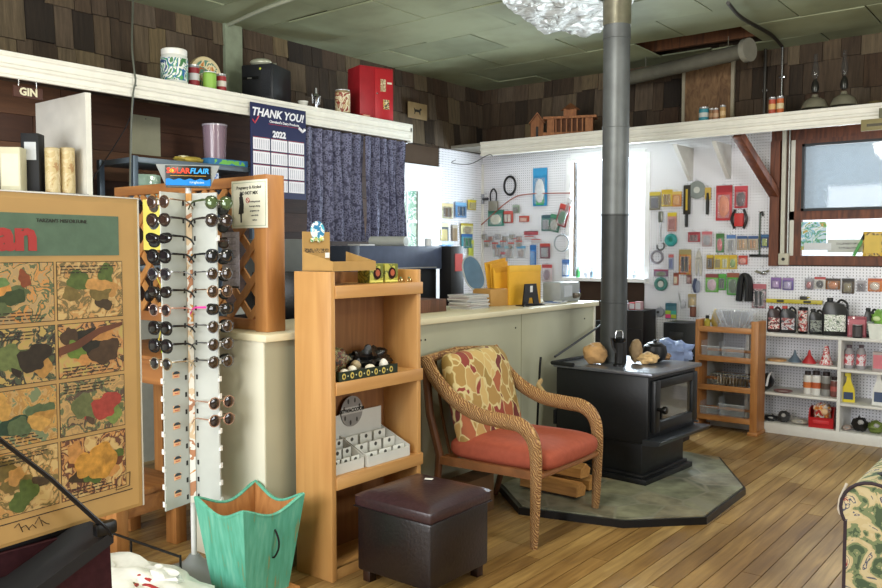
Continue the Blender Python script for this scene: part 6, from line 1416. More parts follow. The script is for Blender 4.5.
# small framed hanging sign at the far right of the shelf edge
t = T('wooden_sign', 'small tan wooden sign hanging at the shelf edge, far right', 'sign', (ony(874, 137, LY - .05).x, LY - .05, 2.445)); MB().box(-.09, .14, -.008, .008, 0, .085, .002).build('board', M('8A8058', .6, 0, .12), t)
MB().box(-.05, .11, -.0095, -.008, .03, .05).build('carved_line', M('4A4430'), t)
MB().box(.03, .14, -.01, .006, .087, .16, .002).build('upper_board', M('6A6A54', .6, 0, .15), t)
# conduit and switch box beside the right window
t = T('electrical_conduit', 'cream conduit running down to a switch box beside the window', 'conduit', (R0 - .02, YB - .03, 1.42))
m = MB(); m.box(-.045, -.012, -.02, .02, .09, 1.2); m.build('channel', M('C8C6B8', .5), t); m = MB(); m.cyl((.012, -.002, .1), (.012, -.002, 1.2), .009); m.build('tube', M('9A9C98', .3, .6), t)
MB().box(-.055, .03, -.035, .02, 0, .10, .004).build('switch_box', M('C4BFAC', .5), t); m = MB(); m.cyl((-.012, -.036, .05), (-.012, -.042, .05), .014); m.build('outlet_hole', M('201E1C'), t)
t = T('upper_conduit', 'bright metal conduit rising from the back shelf to the ceiling', 'conduit', (ony(782, 90, YB - .05).x, YB - .06, SZ)); m = MB(); m.cyl((0, 0, 0), (0, 0, .66), .009); m.build('pipe', CHROME, t); m = MB(); m.cbox((0, .01, .4), (.05, .02, .02), .003); m.build('clip', CHROME, t)
t = T('upper_pipe', 'dark thin pipe on the shingles left of the bright conduit', 'pipe', (ony(765, 90, YB - .05).x, YB - .06, SZ)); m = MB(); m.cyl((0, 0, 0), (0, 0, .66), .012); m.build('pipe', M('4A4844', .4, .4), t); m = MB(); m.cbox((0, .01, .3), (.05, .02, .02), .003); m.build('clip', M('5A5854', .4, .4), t)
t = T('exhaust_duct', 'long grey duct running under the ceiling behind the stove pipe', 'duct', ony(630, 79, 7.25)); e_ = ony(748, 50, 6.9) - ony(630, 79, 7.25)
m = MB(); m.cyl((-.14, .0, -.004), e_, .062, seg=24); m.build('duct', M('6A685C', .5, .2, .12), t); m = MB(); n_ = e_.normalized(); m.cyl(e_ - n_ * .03, e_ + n_ * .02, .095, seg=24); m.build('flange', M('8A887C', .5, .2), t)
for k_ in (.15, .85): q_ = e_ * k_; m = MB(); m.cyl((q_.x, q_.y, q_.z + .05), (q_.x, q_.y, ZC - t.location.z), .004, seg=8); m.build('hanger_rod', M('6A685C', .5, .3), t)
# bare board panel between pale strips on the shingles
a, b = ony(684, 60, YB - .06), ony(733, 60, YB - .06)
t = T('board_panel', 'brown bare board panel on the shingles between pale strips', 'panel', ((a.x + b.x) / 2, YB - .045, SZ)); W_ = b.x - a.x
MB().box(-W_ / 2, W_ / 2, -.01, .01, 0, .58).build('board', wood('5E442E', '8E6E4C', .8, (1, 1, 3)), t)
for s in (-1, 1): MB().box(s * W_ / 2 - .014, s * W_ / 2 + .014, -.02, .012, 0, .60).build('edge_strip', M('A8A08A', .6, 0, .1), t)
wire('ceiling_conduit', 'black conduit running across the ceiling boards toward the corner', [ony(728, 3, 5.6), ony(742, 18, 6.2), ony(770, 34, 7.0), ony(782, 46, 7.52)], .014, '26241F', 'conduit')
wire('ceiling_pipe', 'pale thin conduit crossing the ceiling above the calendar', [onx(228, 25, XL + .05), onz(262, 10, ZC - .02), onz(300, -4, ZC - .02)], .014, 'A8AC98', 'conduit')

# ============================================================ HIGH SHELF, BACK WALL
def B(x0, x1, yt, Y=LY + .12):
    c = ony((x0 + x1) / 2, yt, Y); k = ppm(c); return Vector((c.x, Y, SZ)), (x1 - x0) / k, c.z - SZ
CED = wood('7A4A2A', 'A06A40', .7, (1, 1, 4))
p, w_, h_ = B(530, 544, 113)
t = T('birdhouse', 'small wooden birdhouse with pointed roof on the back shelf', 'birdhouse', p, 34); w_ *= .9
m = MB(); m.prism([(-w_ / 2, 0), (w_ / 2, 0), (w_ / 2, h_ * .6), (0, h_ * .9), (-w_ / 2, h_ * .6)], -.05, .05, plane='xz'); m.build('body', CED, t)
for s in (-1, 1): m = MB(); m.prism([(0, h_ * .93), (s * w_ * .62, h_ * .55), (s * w_ * .62, h_ * .60), (0, h_)], -.06, .06, plane='xz'); m.build('roof_panel', M('8A5A3A', .7, 0, .2), t)
m = MB(); m.box(-.012, .012, -.052, -.05, h_ * .05, h_ * .45); m.build('doorway', M('15100C'), t)
p, w_, h_ = B(547, 594, 103)
t = T('birdhouse', 'wide castle-like wooden birdhouse with a central tower', 'birdhouse', p, 24); w_ *= 1.12
m = MB(); m.box(-w_ / 2, w_ / 2, -.08, .08, 0, .028); m.build('base_board', CED, t)
for s in (-1, 1):
    m = MB(); m.box(s * w_ * .36 - .035, s * w_ * .36 + .035, -.06, .06, .028, h_ * .52); m.build('end_block', CED, t)
m = MB(); m.box(-w_ * .3, w_ * .3, -.03, .06, .028, h_ * .5); m.build('hall', M('5A3824', .8, 0, .2), t)
m = MB(); m.box(-w_ / 2, w_ / 2, -.085, .085, h_ * .5, h_ * .57); m.build('eave', CED, t)
m = MB(); m.box(-w_ * .12, w_ * .12, -.05, .05, h_ * .57, h_ * .8); m.build('tower', CED, t); m = MB(); m.lathe([(w_ * .19, h_ * .78), (.004, h_)], (0, 0, 0), 4); m.build('tower_roof', M('7A4E30', .7, 0, .2), t)
for q in range(6): m = MB(); m.box(-w_ * .27 + q * w_ * .1, -w_ * .27 + q * w_ * .1 + .012, -.07, -.06, .03, h_ * .5); m.build('column', CED, t)
for i_, (x0, x1, yt, c1, c2, lab) in enumerate(((699, 709, 108, '3A8A9A', 'C8CCC8', 'teal and white can, leftmost on the back shelf'), (709, 714, 109, '7A5A3A', 'A8805A', 'narrow brown can second on the back shelf'), (713, 719, 109, 'A87A5A', 'C8A888', 'tan can third in the group on the back shelf'), (720, 726, 106, 'B8905A', 'D8B888', 'gold can right of the tan can on the back shelf'), (769, 776, 98, 'B8503A', 'D8B070', 'red and gold can, left of the pair by the conduit'), (777, 784, 97, 'C86A3A', 'D8C8A0', 'orange and cream can, right of the pair by the conduit'))):
    p, w_, h_ = B(x0, x1, yt); can('drink_can', lab, p, w_ / 2 * .95, h_, band=c1, band2=c2)
def lantern(x_, lab):
    p, w_, h_ = B(x_ - 13, x_ + 13, 92, LY + .14); t = T('oil_lamp', lab, 'lamp', p); r_ = w_ / 2
    m = MB(); m.lathe([(r_ * .5, 0), (r_ * .55, .02), (r_ * .25, .04)]); m.build('base', M('8A8474', .3, .6), t)
    m = MB(); m.lathe([(r_, .03), (r_ * .98, .045), (r_ * .82, .085), (r_ * .5, .11), (r_ * .25, .12), (r_ * .22, .14)], seg=32); m.build('glass_shade', M('8A8674', .08, .35, .1, .9), t)
    m = MB(); m.lathe([(r_ * .22, .16), (r_ * .3, .19), (r_ * .25, .23), (r_ * .1, .26)]); m.build('burner', M('3A3A36', .3, .6), t)
    m = MB(); m.lathe([(r_ * .16, .26), (r_ * .3, .31), (r_ * .16, .40), (r_ * .14, .46)], seg=20); m.build('chimney', clear('4A4A4A', .05, .3), t)
lantern(815, 'brass oil lamp with domed shade, the left of two'); lantern(844, 'brass oil lamp with domed shade, the right of two')
p, w_, h_ = B(868, 882, 96, LY + .12); t = T('brass_bowl', 'small brass bowl on the back shelf at the right edge', 'bowl', p); m = MB(); m.lathe([(.02, 0), (.05, .03), (.052, .034), (.045, .032), (.01, .006)]); m.build('bowl', M('B8A878', .25, .8), t); m = MB(); m.lathe([(.022, -.0), (.022, .005)]); m.build('foot', M('8A7A50', .3, .8), t)

# ============================================================ WHITE SHELVING UNIT
SW = M('D8D7D2', .45, 0, .04)
base = Vector((-1.3, 7.35, 0)); U0, U1, UF = -2.72, .15, 7.20
un = T('shelving_unit', 'long low white shelving unit against the right-hand pegboard', 'shelving', base)
m = MW(base); m.box(U0, U1, UF, YB - .002, .825, .85, .002); m.build('top_board', SW, un)
m = MW(base); m.box(U0, U1, UF + .02, YB - .002, .065, .088); m.build('bottom_board', SW, un)
m = MW(base); m.box(U0, U1, UF, UF + .02, 0, .085, .002); m.build('kickboard', SW, un)
UD = -1.615
for x_ in (U0, -2.36, UD - .012, -.75, U1 - .025): m = MW(base); m.box(x_, x_ + .025, UF + .003, YB - .002, .0, .825); m.build('upright', SW, un)
SHL, SHR = (.605, .345), (.59, .315)
for (x0, x1, hs_) in ((U0 + .025, -2.36, SHL), (-2.335, UD - .012, SHL), (UD + .013, -.75, SHR), (-.725, U1 - .025, SHR)):
    for z_ in hs_: m = MW(base); m.box(x0, x1, UF + .004, YB - .004, z_ - .02, z_, .001); m.build('shelf', SW, un)
def U(x0, x1, yt, z, Y=UF + .12):
    c = ony((x0 + x1) / 2, yt, Y); k = ppm(c); return Vector((c.x, Y, z + .0005)), (x1 - x0) / k, c.z - z
def jug(label, x0, x1, yt, z, col, cap, lab, Y=UF + .12, lab2=None, handle=True, rz=12):
    p, w_, h_ = U(x0, x1, yt, z, Y); t = T('oil_jug', label, 'bottle', p, rz); d = w_ * .45
    m = MB(); m.prism([(-w_ / 2, 0.01), (-w_ / 2 + .008, 0), (w_ / 2 - .008, 0), (w_ / 2, .01), (w_ / 2, h_ * .66), (w_ * .3, h_ * .84), (w_ * .05, h_ * .86), (-w_ * .05, h_ * .9), (-w_ * .38, h_ * .9), (-w_ / 2, h_ * .7)], -d / 2, d / 2, plane='xz')
    bmesh.ops.bevel(m.bm, geom=m.bm.edges[:], offset=.006, segments=2, profile=.5, affect='EDGES'); m.build('body', M(col, .3, 0, .1), t)
    m = MB(); m.cyl((-w_ * .22, 0, h_ * .88), (-w_ * .22, 0, h_), min(.024, w_ * .17)); m.build('cap', M(cap, .4), t)
    MB().box(-w_ * .4, w_ * .4, -d / 2 - .0016, -d / 2 - .0003, h_ * .12, h_ * .56).build('label_panel', printed(lab, 28, .8, .4) if isinstance(lab, list) else M(lab, .4), t)
    if handle: m = MB(); m.tube(smooth_path([(w_ * .05, 0, h_ * .86), (w_ * .2, 0, h_ * .95), (w_ * .42, 0, h_ * .86), (w_ * .44, 0, h_ * .68)], 4), .009, 8); m.build('handle', M(col, .3, 0, .1), t)
    return t
jug('black oil jug with red and white label, leftmost on the white unit', 768, 781, 306, .85, '2A1416', 'A82A2A', ['B83A34', 'E0D8D0', '7A2A28', '2A2224'])
jug('black oil jug with grey label and red neck beside the spray can', 781, 796, 306, .85, '16161A', 'B03A34', ['6A6A72', 'C8C8CC', '8A3A38', '3A3A40'])
p, w_, h_ = U(799, 808, 305, .85); t = can('spray_can', 'black and red spray can standing among the oil jugs', p, w_ / 2, h_ * .9, body='1E1A1C', band=printed(['2A2226', 'B84A44', 'D8D0CC', '4A2A2E'], 20, 1), lid='1A1A1C', cat='spray can')
jug('black jug with dark label left of the biggest jug', 810, 823, 309, .85, '17181A', '1E1E20', ['2E3032', '8A9088', '4A504C'])
jug('biggest black jug with white and green label on the unit', 824, 848, 298, .85, '141416', '1B1B1D', ['E4E4E0', 'A8B8A0', 'E8E8E4', '5A6A5A', 'D8DCD4'], rz=8)
p, w_, h_ = U(849, 866, 316, .85); t = carton('clear_red_box', 'clear pinkish plastic box with small jar on the unit top', p, (w_, .12, h_), clear('B05A68', .1, .7), 10, 'B86A74'); 
p, w_, h_ = U(853, 862, 325, .85, UF + .04); can('small_jar', 'short black jar in front of the clear pinkish box', p, w_ / 2, h_, body='1E1C20', band='4A4648')
jug('black slim jug right of the clear pinkish box', 865, 878, 308, .85, '15171A', '1E1E20', ['3A4A48', '9AA8A0', '5A6A68'])
p, w_, h_ = U(871, 893, 325, .85, UF + .07); t = T('white_basket', 'white plastic basket holding green packets at the right edge', 'basket', p); m = MB(); m.prism([(-w_ * .42, 0), (w_ * .42, 0), (w_ * .5, h_), (-w_ * .5, h_)], -.07, .07, plane='xz'); m.build('body', M('D8DCD4', .4, 0, .1), t)
m = MB(); m.box(-w_ * .52, w_ * .52, -.075, .075, h_, h_ + .01, .003); m.build('rim', M('E4E6E0', .4), t)
t = T('green_packets', 'crumpled lime green packets heaped in the white basket', 'packets', p + Vector((0, 0, h_ + .011))); m = MB(); m.ball((0, 0, .05), (w_ * .4, .05, .06), 18, 12, .4, 7, 4); m.build('packet_heap', M('7AA84A', .4, 0, .2), t); m = MB(); m.ball((-.03, -.04, .04), (.03, .02, .02), 10, 8); m.build('pale_tag', M('C8DCA0'), t)
p0, p1 = ony(766, 300, YB - .06), ony(822, 303, YB - .06)
t = T('spirit_level', 'long yellow level hung across the pegboard above the jugs', 'level', ((p0.x + p1.x) / 2, YB - .045, 1.085)); W_ = p1.x - p0.x
MB().box(-W_ / 2, W_ / 2, -.012, .012, 0, .035, .002).build('beam', M('C8B83A', .4), t)
for s in (-.1, .1): MB().box(s * W_ * 2.4 - .03, s * W_ * 2.4 + .03, -.0135, -.012, .007, .028).build('window', M('3A3A2A'), t)
for s in (-.4, .4): m = MB(); m.tube([(s * W_, .04, .0), (s * W_, -.014, -.003), (s * W_, -.016, .01)], .0025, 5); m.build('peg', CHROME, t)
t = T('spray_nozzle_item', 'small dark spray head on the level beside the oil jugs', 'spray head', (ony(803, 300, YB - .06).x, YB - .045, 1.121)); m = MB(); m.box(-.03, .03, -.01, .01, 0, .03, .004); m.build('head', M('3A3A3C'), t); m = MB(); m.cyl((.03, 0, .02), (.05, 0, .022), .005); m.build('nozzle', M('C8B83A'), t)
# shelf 1
p, w_, h_ = U(768, 786, 358, SHL[0]); t = T('wooden_disc', 'flat round wooden board on the second shelf', 'board', p); m = MB(); m.lathe([(w_ / 2, 0), (w_ / 2, .015)], seg=28); m.build('disc', wood('A87A4A', 'C89A64', .5), t); m = MB(); m.lathe([(w_ * .35, .0151), (w_ * .35, .017)]); m.build('inner_ring', M('B8895A'), t)
for (x0, x1, yt, c_, lb) in ((789, 801, 350, '5A6A7A', 'grey-blue plastic funnel upside down on the shelf'), (803, 816, 350, 'B02A2E', 'red plastic funnel upside down beside the grey one')):
    p, w_, h_ = U(x0, x1, yt, SHL[0]); t = T('funnel', lb, 'funnel', p); r_ = w_ / 2; m = MB(); m.lathe([(r_, 0), (r_, .012), (r_ * .3, h_ * .6), (r_ * .12, h_), (r_ * .06, h_)], seg=26); m.build('cone', M(c_, .35), t); m = MB(); m.tube([(r_, 0, .01), (r_ + .015, 0, .012), (r_ + .012, 0, .03)], .003, 6); m.build('hanging_tab', M(c_, .35), t)
p, w_, h_ = U(820, 833, 346, SHL[0]); t = T('spotted_funnel', 'red and white patterned tall funnel near the shelf divider', 'funnel', p); r_ = w_ / 2
m = MB(); m.lathe([(r_, 0), (r_, .012), (r_ * .55, h_ * .5), (r_ * .45, h_ * .75), (r_ * .25, h_)], seg=26); m.build('body', printed(['B8343A', 'E4DCDC', 'C84A50', 'EDE4E4'], 22, .6), t); m = MB(); m.lathe([(r_ * .24, h_ * .98), (r_ * .24, h_ * 1.04), (r_ * .1, h_ * 1.05)]); m.build('cap', M('D8D0D0'), t)
for k, (x0, x1) in enumerate(((845, 854), (857, 866))):
    p, w_, h_ = U(x0, x1, 345, SHR[0]); t = T('fluid_bottle', f'{"left" if k == 0 else "right"} of two grey and red fluid bottles on the upper shelf', 'bottle', p, 0, 'fluid bottles'); r_ = w_ / 2
    m = MB(); m.lathe([(r_, 0), (r_, h_ * .72), (r_ * .5, h_ * .86), (r_ * .45, h_ * .9)], seg=22); m.build('body', M('8A868A', .35), t); m = MB(); m.lathe([(r_ + .001, h_ * .15), (r_ + .001, h_ * .62), (r_ + .0005, h_ * .62), (r_ + .0005, h_ * .15)], seg=22); m.build('label_band', printed(['C8505A', 'D8D0D4', 'B84A54', '8A8A90'], 18, .6), t); m = MB(); m.lathe([(r_ * .5, h_ * .88), (r_ * .5, h_)]); m.build('cap', M('4A3A40'), t)
p, w_, h_ = U(874, 884, 352, SHR[0]); carton('pink_box', 'small grey and pink box at the right of the upper shelf', p, (w_, .06, h_), 'A89A9A', 0, 'C8707A')
# shelf 2
p, w_, h_ = U(757, 773, 369, SHL[1], UF + .1); t = T('bike_helmet', 'black and white cycling helmet beside the wooden rack', 'helmet', p + Vector((-.02, 0, 0)))
m = MB(); m.ball((0, 0, .075), (.095, .12, .075), 22, 14, .05, 2); m.build('shell', M('18181B', .3), t)
for q in range(4): m = MB(); m.tube(smooth_path([(-.07 + .045 * q, -.10, .05), (-.07 + .047 * q, -.06, .135), (-.06 + .043 * q, .03, .152), (-.06 + .04 * q, .09, .1)], 4), .010, 6, flat=(1, .6)); m.build('white_rib', M('D8D8DC', .35), t)
p, w_, h_ = U(774, 792, 390, SHL[1], UF + .08); t = T('round_plate', 'flat reddish patterned plate on the third shelf', 'plate', p); m = MB(); m.lathe([(w_ * .3, 0), (w_ / 2, .012), (w_ / 2, .016), (w_ * .28, .006)], seg=28); m.build('plate', M('8A5A58', .4), t); m = MB(); m.lathe([(w_ * .27, .0062), (w_ * .27, .0072)]); m.build('centre', M('C8B8B4'), t)
for k, (x0, x1, yt, c_, b2, lb) in enumerate(((804, 812, 371, 'D0CDC8', 'C8703A', 'white spray can, left of four on the third shelf'), (812, 821, 371, 'D4D2CE', 'B85A34', 'white spray can, second of four on the third shelf'), (822, 831, 372, '8A8A88', '5A4A44', 'grey spray can, third of four on the third shelf'), (831, 839, 377, '7A4A44', 'B8605A', 'short red-brown can next to the shelf divider'))):
    p, w_, h_ = U(x0, x1, yt, SHL[1]); t = can('spray_can', lb, p, w_ / 2, h_ * .82, body=c_, band=c_, band2=b2, cat='spray can', metal=.1); m = MB(); m.lathe([(w_ * .36, h_ * .82), (w_ * .36, h_)]); m.build('dark_cap', M('2E2426', .4), t)
p, w_, h_ = U(843, 855, 373, SHR[1]); t = T('cleaner_bottle', 'yellow spray cleaner bottle with dark blue label', 'bottle', p, 10)
m = MB(); m.prism([(-w_ / 2, 0), (w_ / 2, 0), (w_ * .46, h_ * .45), (w_ * .2, h_ * .7), (w_ * .14, h_ * .9), (-w_ * .14, h_ * .9), (-w_ * .18, h_ * .7), (-w_ * .42, h_ * .5)], -.03, .03, plane='xz'); m.build('body', M('D0BC2E', .35), t); MB().box(-w_ * .36, w_ * .36, -.0315, -.0302, h_ * .1, h_ * .35).build('label_panel', M('2A3A5A', .4), t)
m = MB(); m.box(-w_ * .3, w_ * .16, -.014, .014, h_ * .88, h_, .004); m.build('spray_head', M('D8C83A', .4), t)
p, w_, h_ = U(874, 886, 372, SHR[1]); t = T('cleaner_bottle', 'white bottle with blue label at the right of the lower shelf', 'bottle', p); m = MB(); m.prism([(-w_ / 2, 0), (w_ / 2, 0), (w_ * .46, h_ * .5), (w_ * .14, h_ * .8), (w_ * .14, h_ * .92), (-w_ * .14, h_ * .92), (-w_ * .18, h_ * .75), (-w_ * .42, h_ * .5)], -.03, .03, plane='xz'); m.build('body', M('D8D8D4', .35), t); MB().box(-w_ * .34, w_ * .34, -.0315, -.0302, h_ * .1, h_ * .4).build('label_panel', M('3A4A6A', .4), t)
m = MB(); m.box(-w_ * .18, w_ * .18, -.014, .014, h_ * .92, h_, .004); m.build('cap', M('C8C8C4'), t)
# bottom shelf
BZ = .088
p, w_, h_ = U(810, 835, 408, BZ, UF + .12); t = T('red_bin', 'red plastic storage bin with goods on the bottom shelf', 'bin', p, 8); w_ *= .95
m = MB(); m.box(-w_ * .42, w_ * .42, -.09, .09, 0, .006); m.prism([(-.09, 0), (-.12, h_ * .6), (-.115, h_ * .6), (-.085, .006)], -w_ * .46, w_ * .46, plane='yz')
for s in (-1, 1): m.prism([(-.09, 0), (-.12, h_ * .6), (-.06, h_), (.11, h_), (.09, 0)], s * w_ * .46 - .003, s * w_ * .46 + .003, plane='yz')
m.box(-w_ * .46, w_ * .46, .085, .092, 0, h_); m.build('bin_body', M('B8242A', .35), t); MB().box(-w_ * .3, w_ * .3, -.112, -.108, h_ * .25, h_ * .5, .001).build('label_slot', M('C8343A', .35), t)
t = T('red_packets', 'orange and red packets piled in the red bin', 'packets', p + Vector((0, 0, .01)), 8); m = MB(); m.ball((0, 0, h_ * .75), (w_ * .34, .07, h_ * .45), 18, 12, .4, 3, 4); m.build('packet_heap', printed(['C84A3A', 'E0A04A', 'D8D0C8', 'B83A34'], 18, .8), t); m = MB(); m.ball((.02, -.06, h_ * .8), (.03, .02, .03), 10, 8); m.build('pale_packet', M('D8B48A'), t)
for i_, (x0, x1, yt, c_, lb) in enumerate(((764, 778, 415, '2A2A2E', 'dark metal clamp lying on the bottom shelf'), (778, 790, 411, '3A3A3C', 'black tool head beside the dark clamp on the bottom shelf'), (791, 808, 419, 'C8C4B8', 'pale flat packet on the bottom shelf left of the red bin'), (843, 852, 425, 'B8A49A', 'pale crumpled packet right of the shelf divider'), (853, 868, 417, '1E1C1C', 'black and silver packet on the bottom right shelf'), (868, 884, 421, '6A7A3A', 'green netted packet on the bottom right shelf'))):
    p, w_, h_ = U(x0, x1, yt, BZ, UF + .1); h_ = max(h_, .03); t = T('packet_heap' if i_ > 1 else 'tool', lb, 'packet' if i_ > 1 else 'tool', p)
    m = MB(); m.ball((0, 0, h_ * .5), (w_ * .48, .06, h_ * .5), 16, 10, .35 if i_ else .6, i_ * 3, 4); m.build('packet_body' if i_ > 1 else 'jaw', M(c_, .4, 0, .2), t); m = MB(); m.ball((w_ * .1, -.05, h_ * .7), (w_ * .18, .015, h_ * .18), 10, 8, .2, i_); m.build('label' if i_ > 1 else 'bolt', M('A8A8A8', .4), t)

# ============================================================ WOODEN RACK WITH DISH RACKS AND BINS
base = Vector((-2.46, 7.08, 0)); OAK = wood('9A6232', 'B88048', .45, (1, 1, 10)); OAKX = wood('9A6232', 'BC844C', .45, (10, 1, 1))
wr = T('wooden_rack', 'light wooden four-shelf rack full of clear bins before the white unit', 'rack', base)
KX0, KX1, KY0, KY1 = -2.725, -2.19, 6.99, 7.19
for x_ in (KX0, KX1 - .06):
    m = MW(base)
    if x_ == KX0: m.box(x_, x_ + .035, KY0, KY1, .03, .95, .002)
    else: m.box(x_, x_ + .06, KY0, KY0 + .03, .03, .955, .002); m.box(x_ + .03, x_ + .06, KY0 + .03, KY1, .03, .955)
    m.build('side_panel', OAK, wr)
    m = MW(base); m.box(x_ - .01, x_ + .07, KY0 - .02, KY1, 0, .03, .003); m.build('foot', OAKX, wr)
RZ = (.885, .635, .385, .125)
for z_ in RZ:
    m = MW(base); m.box(KX0 + .035, KX1 - .06, KY0, KY1, z_ - .03, z_ - .018); s_ = m.build('shelf', OAKX, wr)
    m = MW(base); m.box(KX0 + .03, KX1 - .055, KY0 - .008, KY0 + .006, z_ - .035, z_ + .012, .002); m.build('shelf_lip', OAKX, s_)
    m = MW(base); m.box(KX0 + .03, KX1 - .055, KY1 - .015, KY1, z_ + .03, z_ + .055, .002); m.build('back_rail', OAKX, s_)
def bin_(label, x0, x1, z, h_, dy=0, name='clear_bin', rz=0):
    W_ = x1 - x0; t = T(name, label, 'bin', ((x0 + x1) / 2, 7.085 + dy, z - .017), rz); g = clear('E4ECF4', .05, .11)
    m = MB(); m.prism([(-W_ * .45, 0), (W_ * .45, 0), (W_ * .5, h_), (W_ * .5 - .004, h_), (W_ * .45 - .004, .004), (-W_ * .45 + .004, .004), (-W_ * .5 + .004, h_), (-W_ * .5, h_)], -.07, .07, plane='xz'); m.prism([(-W_ * .45, 0), (W_ * .45, 0), (W_ * .5, h_ * .7), (-W_ * .5, h_ * .7)], -.073, -.07, plane='xz'); m.build('bin_body', g, t)
    m = MB(); m.tube([(-W_ * .5, -.073, h_ * .7), (W_ * .5, -.073, h_ * .7)], .003, 6); m.build('front_rim', M('D0D6DC', .15), t); return t
bin_('clear plastic bin at the left of the rack second shelf', -2.68, -2.52, RZ[1], .15); bin_('clear plastic bin at the right of the rack second shelf', -2.51, -2.32, RZ[1], .15, rz=6)
bin_('clear plastic bin at the left of the rack bottom shelf', -2.685, -2.53, RZ[3], .13); bin_('taller clear bin at the right of the rack bottom shelf', -2.52, -2.30, RZ[3], .18)
t = T('dish_rack', 'chrome wire dish rack on the third shelf of wooden rack', 'dish rack', (-2.43, 7.085, RZ[2] - .017))
for (z_, k) in ((.006, 1), (.12, 1.08)):
    m = MB(); m.tube([(-.155 * k, -.06, z_), (.155 * k, -.06, z_), (.155 * k, .075, z_), (-.155 * k, .075, z_)], .004, 6, closed=True); m.build('frame_wire', CHROME, t)
for q in range(13): x_ = -.15 + .025 * q; m = MB(); m.tube([(x_ * 1.08, -.06, .12), (x_, -.055, .006), (x_, .07, .006), (x_ * 1.08, .075, .12)], .0028, 5); m.build('rack_wire', CHROME, t)
for q in range(10): x_ = -.12 + .027 * q; m = MB(); m.lathe([(.0, -.002), (.035, -.002), (.036, 0), (0, .001)], (x_, 0, .055), 18, 'X'); m.build('divider_wire', M('C8B898', .3), t)
t = T('domed_basket', 'large clear ribbed plastic bowl stack on the rack top', 'bowl', (-2.42, 7.085, RZ[0] - .017))
for q in range(3):
    m = MB(); rb_ = [(.07, .0), (.10, .02), (.14, .10), (.155, .155), (.15, .155), (.095, .022)]; m.lathe([(r_ * (1 - .03 * q), z_ + .012 * q) for r_, z_ in rb_], (0.04 * (q - 1), 0, 0), 30, 'Z', 1.05, .5); m.build('bowl', clear('E4E8F0', .04, .12), t)
for q in range(12): a_ = 2 * PI * q / 12; m = MB(); m.tube([(.1 * math.cos(a_), .05 * math.sin(a_), .02), (.15 * math.cos(a_), .075 * math.sin(a_), .12), (.165 * math.cos(a_), .08 * math.sin(a_), .165)], .0035, 5); m.build('rib', M('C8CCD4', .1, .2), t)
p, w_, h_ = U(703, 712, 300, RZ[0] - .018, 7.1); t = T('honey_bottle', 'yellow bottle with black cap on the rack top left', 'bottle', (-2.66, 7.09, RZ[0] - .017)); m = MB(); m.lathe([(.025, 0), (.027, .07), (.012, .09)]); m.build('body', M('A89A3A', .3), t); m = MB(); m.lathe([(.016, .088), (.016, .115)]); m.build('cap', M('18181A'), t)
t = T('amber_bag', 'amber plastic bag standing on the rack top behind yellow bottle', 'bag', (-2.60, 7.12, RZ[0] - .017)); m = MB(); m.ball((0, 0, .08), (.035, .02, .08), 14, 10, .3, 8); m.build('bag_body', M('A8904A', .3, 0, .2), t); m = MB(); m.ball((0, 0, .16), (.012, .01, .012), 8, 6); m.build('knot', M('B8A05A'), t)

# black crate, blue bag left of the rack
t = T('black_crate', 'black plastic crate on the white unit left of the wooden rack', 'crate', (-2.56 - .42, 7.40, 0))
x0, x1 = ony(664, 330, 7.28).x, ony(698, 330, 7.28).x
t.location = ((x0 + x1) / 2, 7.40, 0); W_ = x1 - x0
MB().box(-W_ / 2, min(W_ / 2, U0 - .01 - t.location.x), -.14, .15, .0, .885, .006).build('crate_body', M('111114', .45), t)
m = MB(); m.box(-W_ * .3, W_ * .1, -.146, -.14, .74, .80, .002); m.build('logo_plate', M('2A2A2E', .3), t)
carton('white_router', 'small white box lying at the left end of the white unit', (-2.62, 7.36, .85), (.14, .12, .045), 'D4D4D8', 0, 'C4C4CA')
t = T('blue_bag', 'pale blue crumpled plastic bag behind the stove top', 'bag', (ony(675, 350, 6.5).x, 6.45, .0))
m = MB(); m.ball((0, 0, .72), (.17, .12, .10), 26, 16, .35, 6, 3); m.build('bag_body', M('8A9CC8', .35, 0, .12, .5, .2), t); m = MB(); m.box(-.12, .12, -.09, .09, 0, .64, .004); m.build('stand_box', M('2A2428', .6), t)

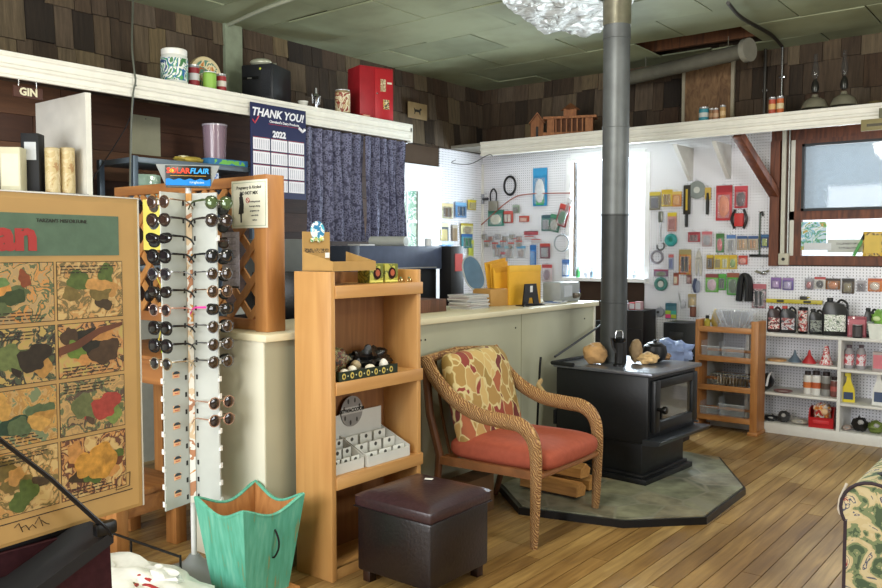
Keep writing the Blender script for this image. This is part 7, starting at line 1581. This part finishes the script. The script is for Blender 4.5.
# ============================================================ STONES AND THINGS ON THE STOVE
TS = .7755
def stone(label, px, py, w_, h_, col, seed, rough=.35, d=1.0, z=TS):
    c = onz(px, py, z); k = ppm(c); W_, Hh = w_ / k / 2, h_ / k / 2
    m = MB(); m.ball((0, 0, Hh * .97), (W_, W_ * d, Hh), 22, 16, rough, seed, 2.2); o = m.build('stone', M(col, .7, 0, .25, .3, .4, 0, 18)); o.location = (c.x, c.y, z)
    lo = min(v.co.z for v in o.data.vertices); o.location.z = z - lo; return tag(o, label, 'stone')
stone('large tan rounded rock on the stove left of the pipe', 595, 364, 24, 21, 'B08A5C', 3, .22)
stone('tall narrow brown stone standing right of the pipe', 636, 363, 13, 23, '8A7458', 9, .25)
stone('flat cream stone lying at the front of the stove top', 648, 364, 20, 11, 'C8A878', 5, .4)
stone('small reddish-brown stone at the right of the stove top', 662, 361, 16, 8, '8A6A48', 12, .45)
t = T('black_kettle', 'black iron pot leaning behind the tall stone', 'pot', (-2.40, 5.42, TS)); m = MB(); m.lathe([(.03, 0), (.07, .02), (.085, .06), (.075, .11), (.05, .125)], seg=26); m.build('pot_body', M('18191B', .45, .2), t); m = MB(); m.lathe([(.052, .124), (.05, .13), (.012, .14), (.014, .15)]); m.build('pot_lid', M('1E1F22', .4, .2), t)
c = onz(619, 366, TS)
t = T('fire_brush_set', 'black hearth brush with chrome loop standing before the pipe', 'tool', (c.x, c.y, TS), 38)
m = MB(); m.lathe([(.04, 0), (.04, .012), (.014, .03)]); m.build('base', M('101012', .35), t)
m = MB(); m.tube([(0, 0, .02), (.005, 0, .10), (0, 0, .16)], [.030, .034, .040], 12); m.build('brush_head', M('141416', .5), t)
m = MB(); m.lathe([(.034, .155), (.045, .185), (.04, .19), (.03, .16)]); m.build('collar', M('1A1B1C', .2, .5), t)
m = MB(); m.tube(smooth_path([(-.025, 0, .185), (-.024, 0, .215), (-.015, 0, .235), (.015, 0, .235), (.024, 0, .215), (.025, 0, .185)], 4), .0045, 8); m.build('wire_loop', CHROME, t)
m = MB(); m.tube([(-.05, 0, .19), (-.04, 0, .13), (.0, -.02, .06)], .010, 8); m.build('side_handle', M('151517', .3), t)
wire('electric_cable', 'thin dark cable running from stove top up behind the counter', [(-2.98, 5.05, .80), (-3.0, 5.5, .90), (-2.99, 5.82, 1.0), (-3.0, 5.95, 1.1)], .008, '2A2A2C')
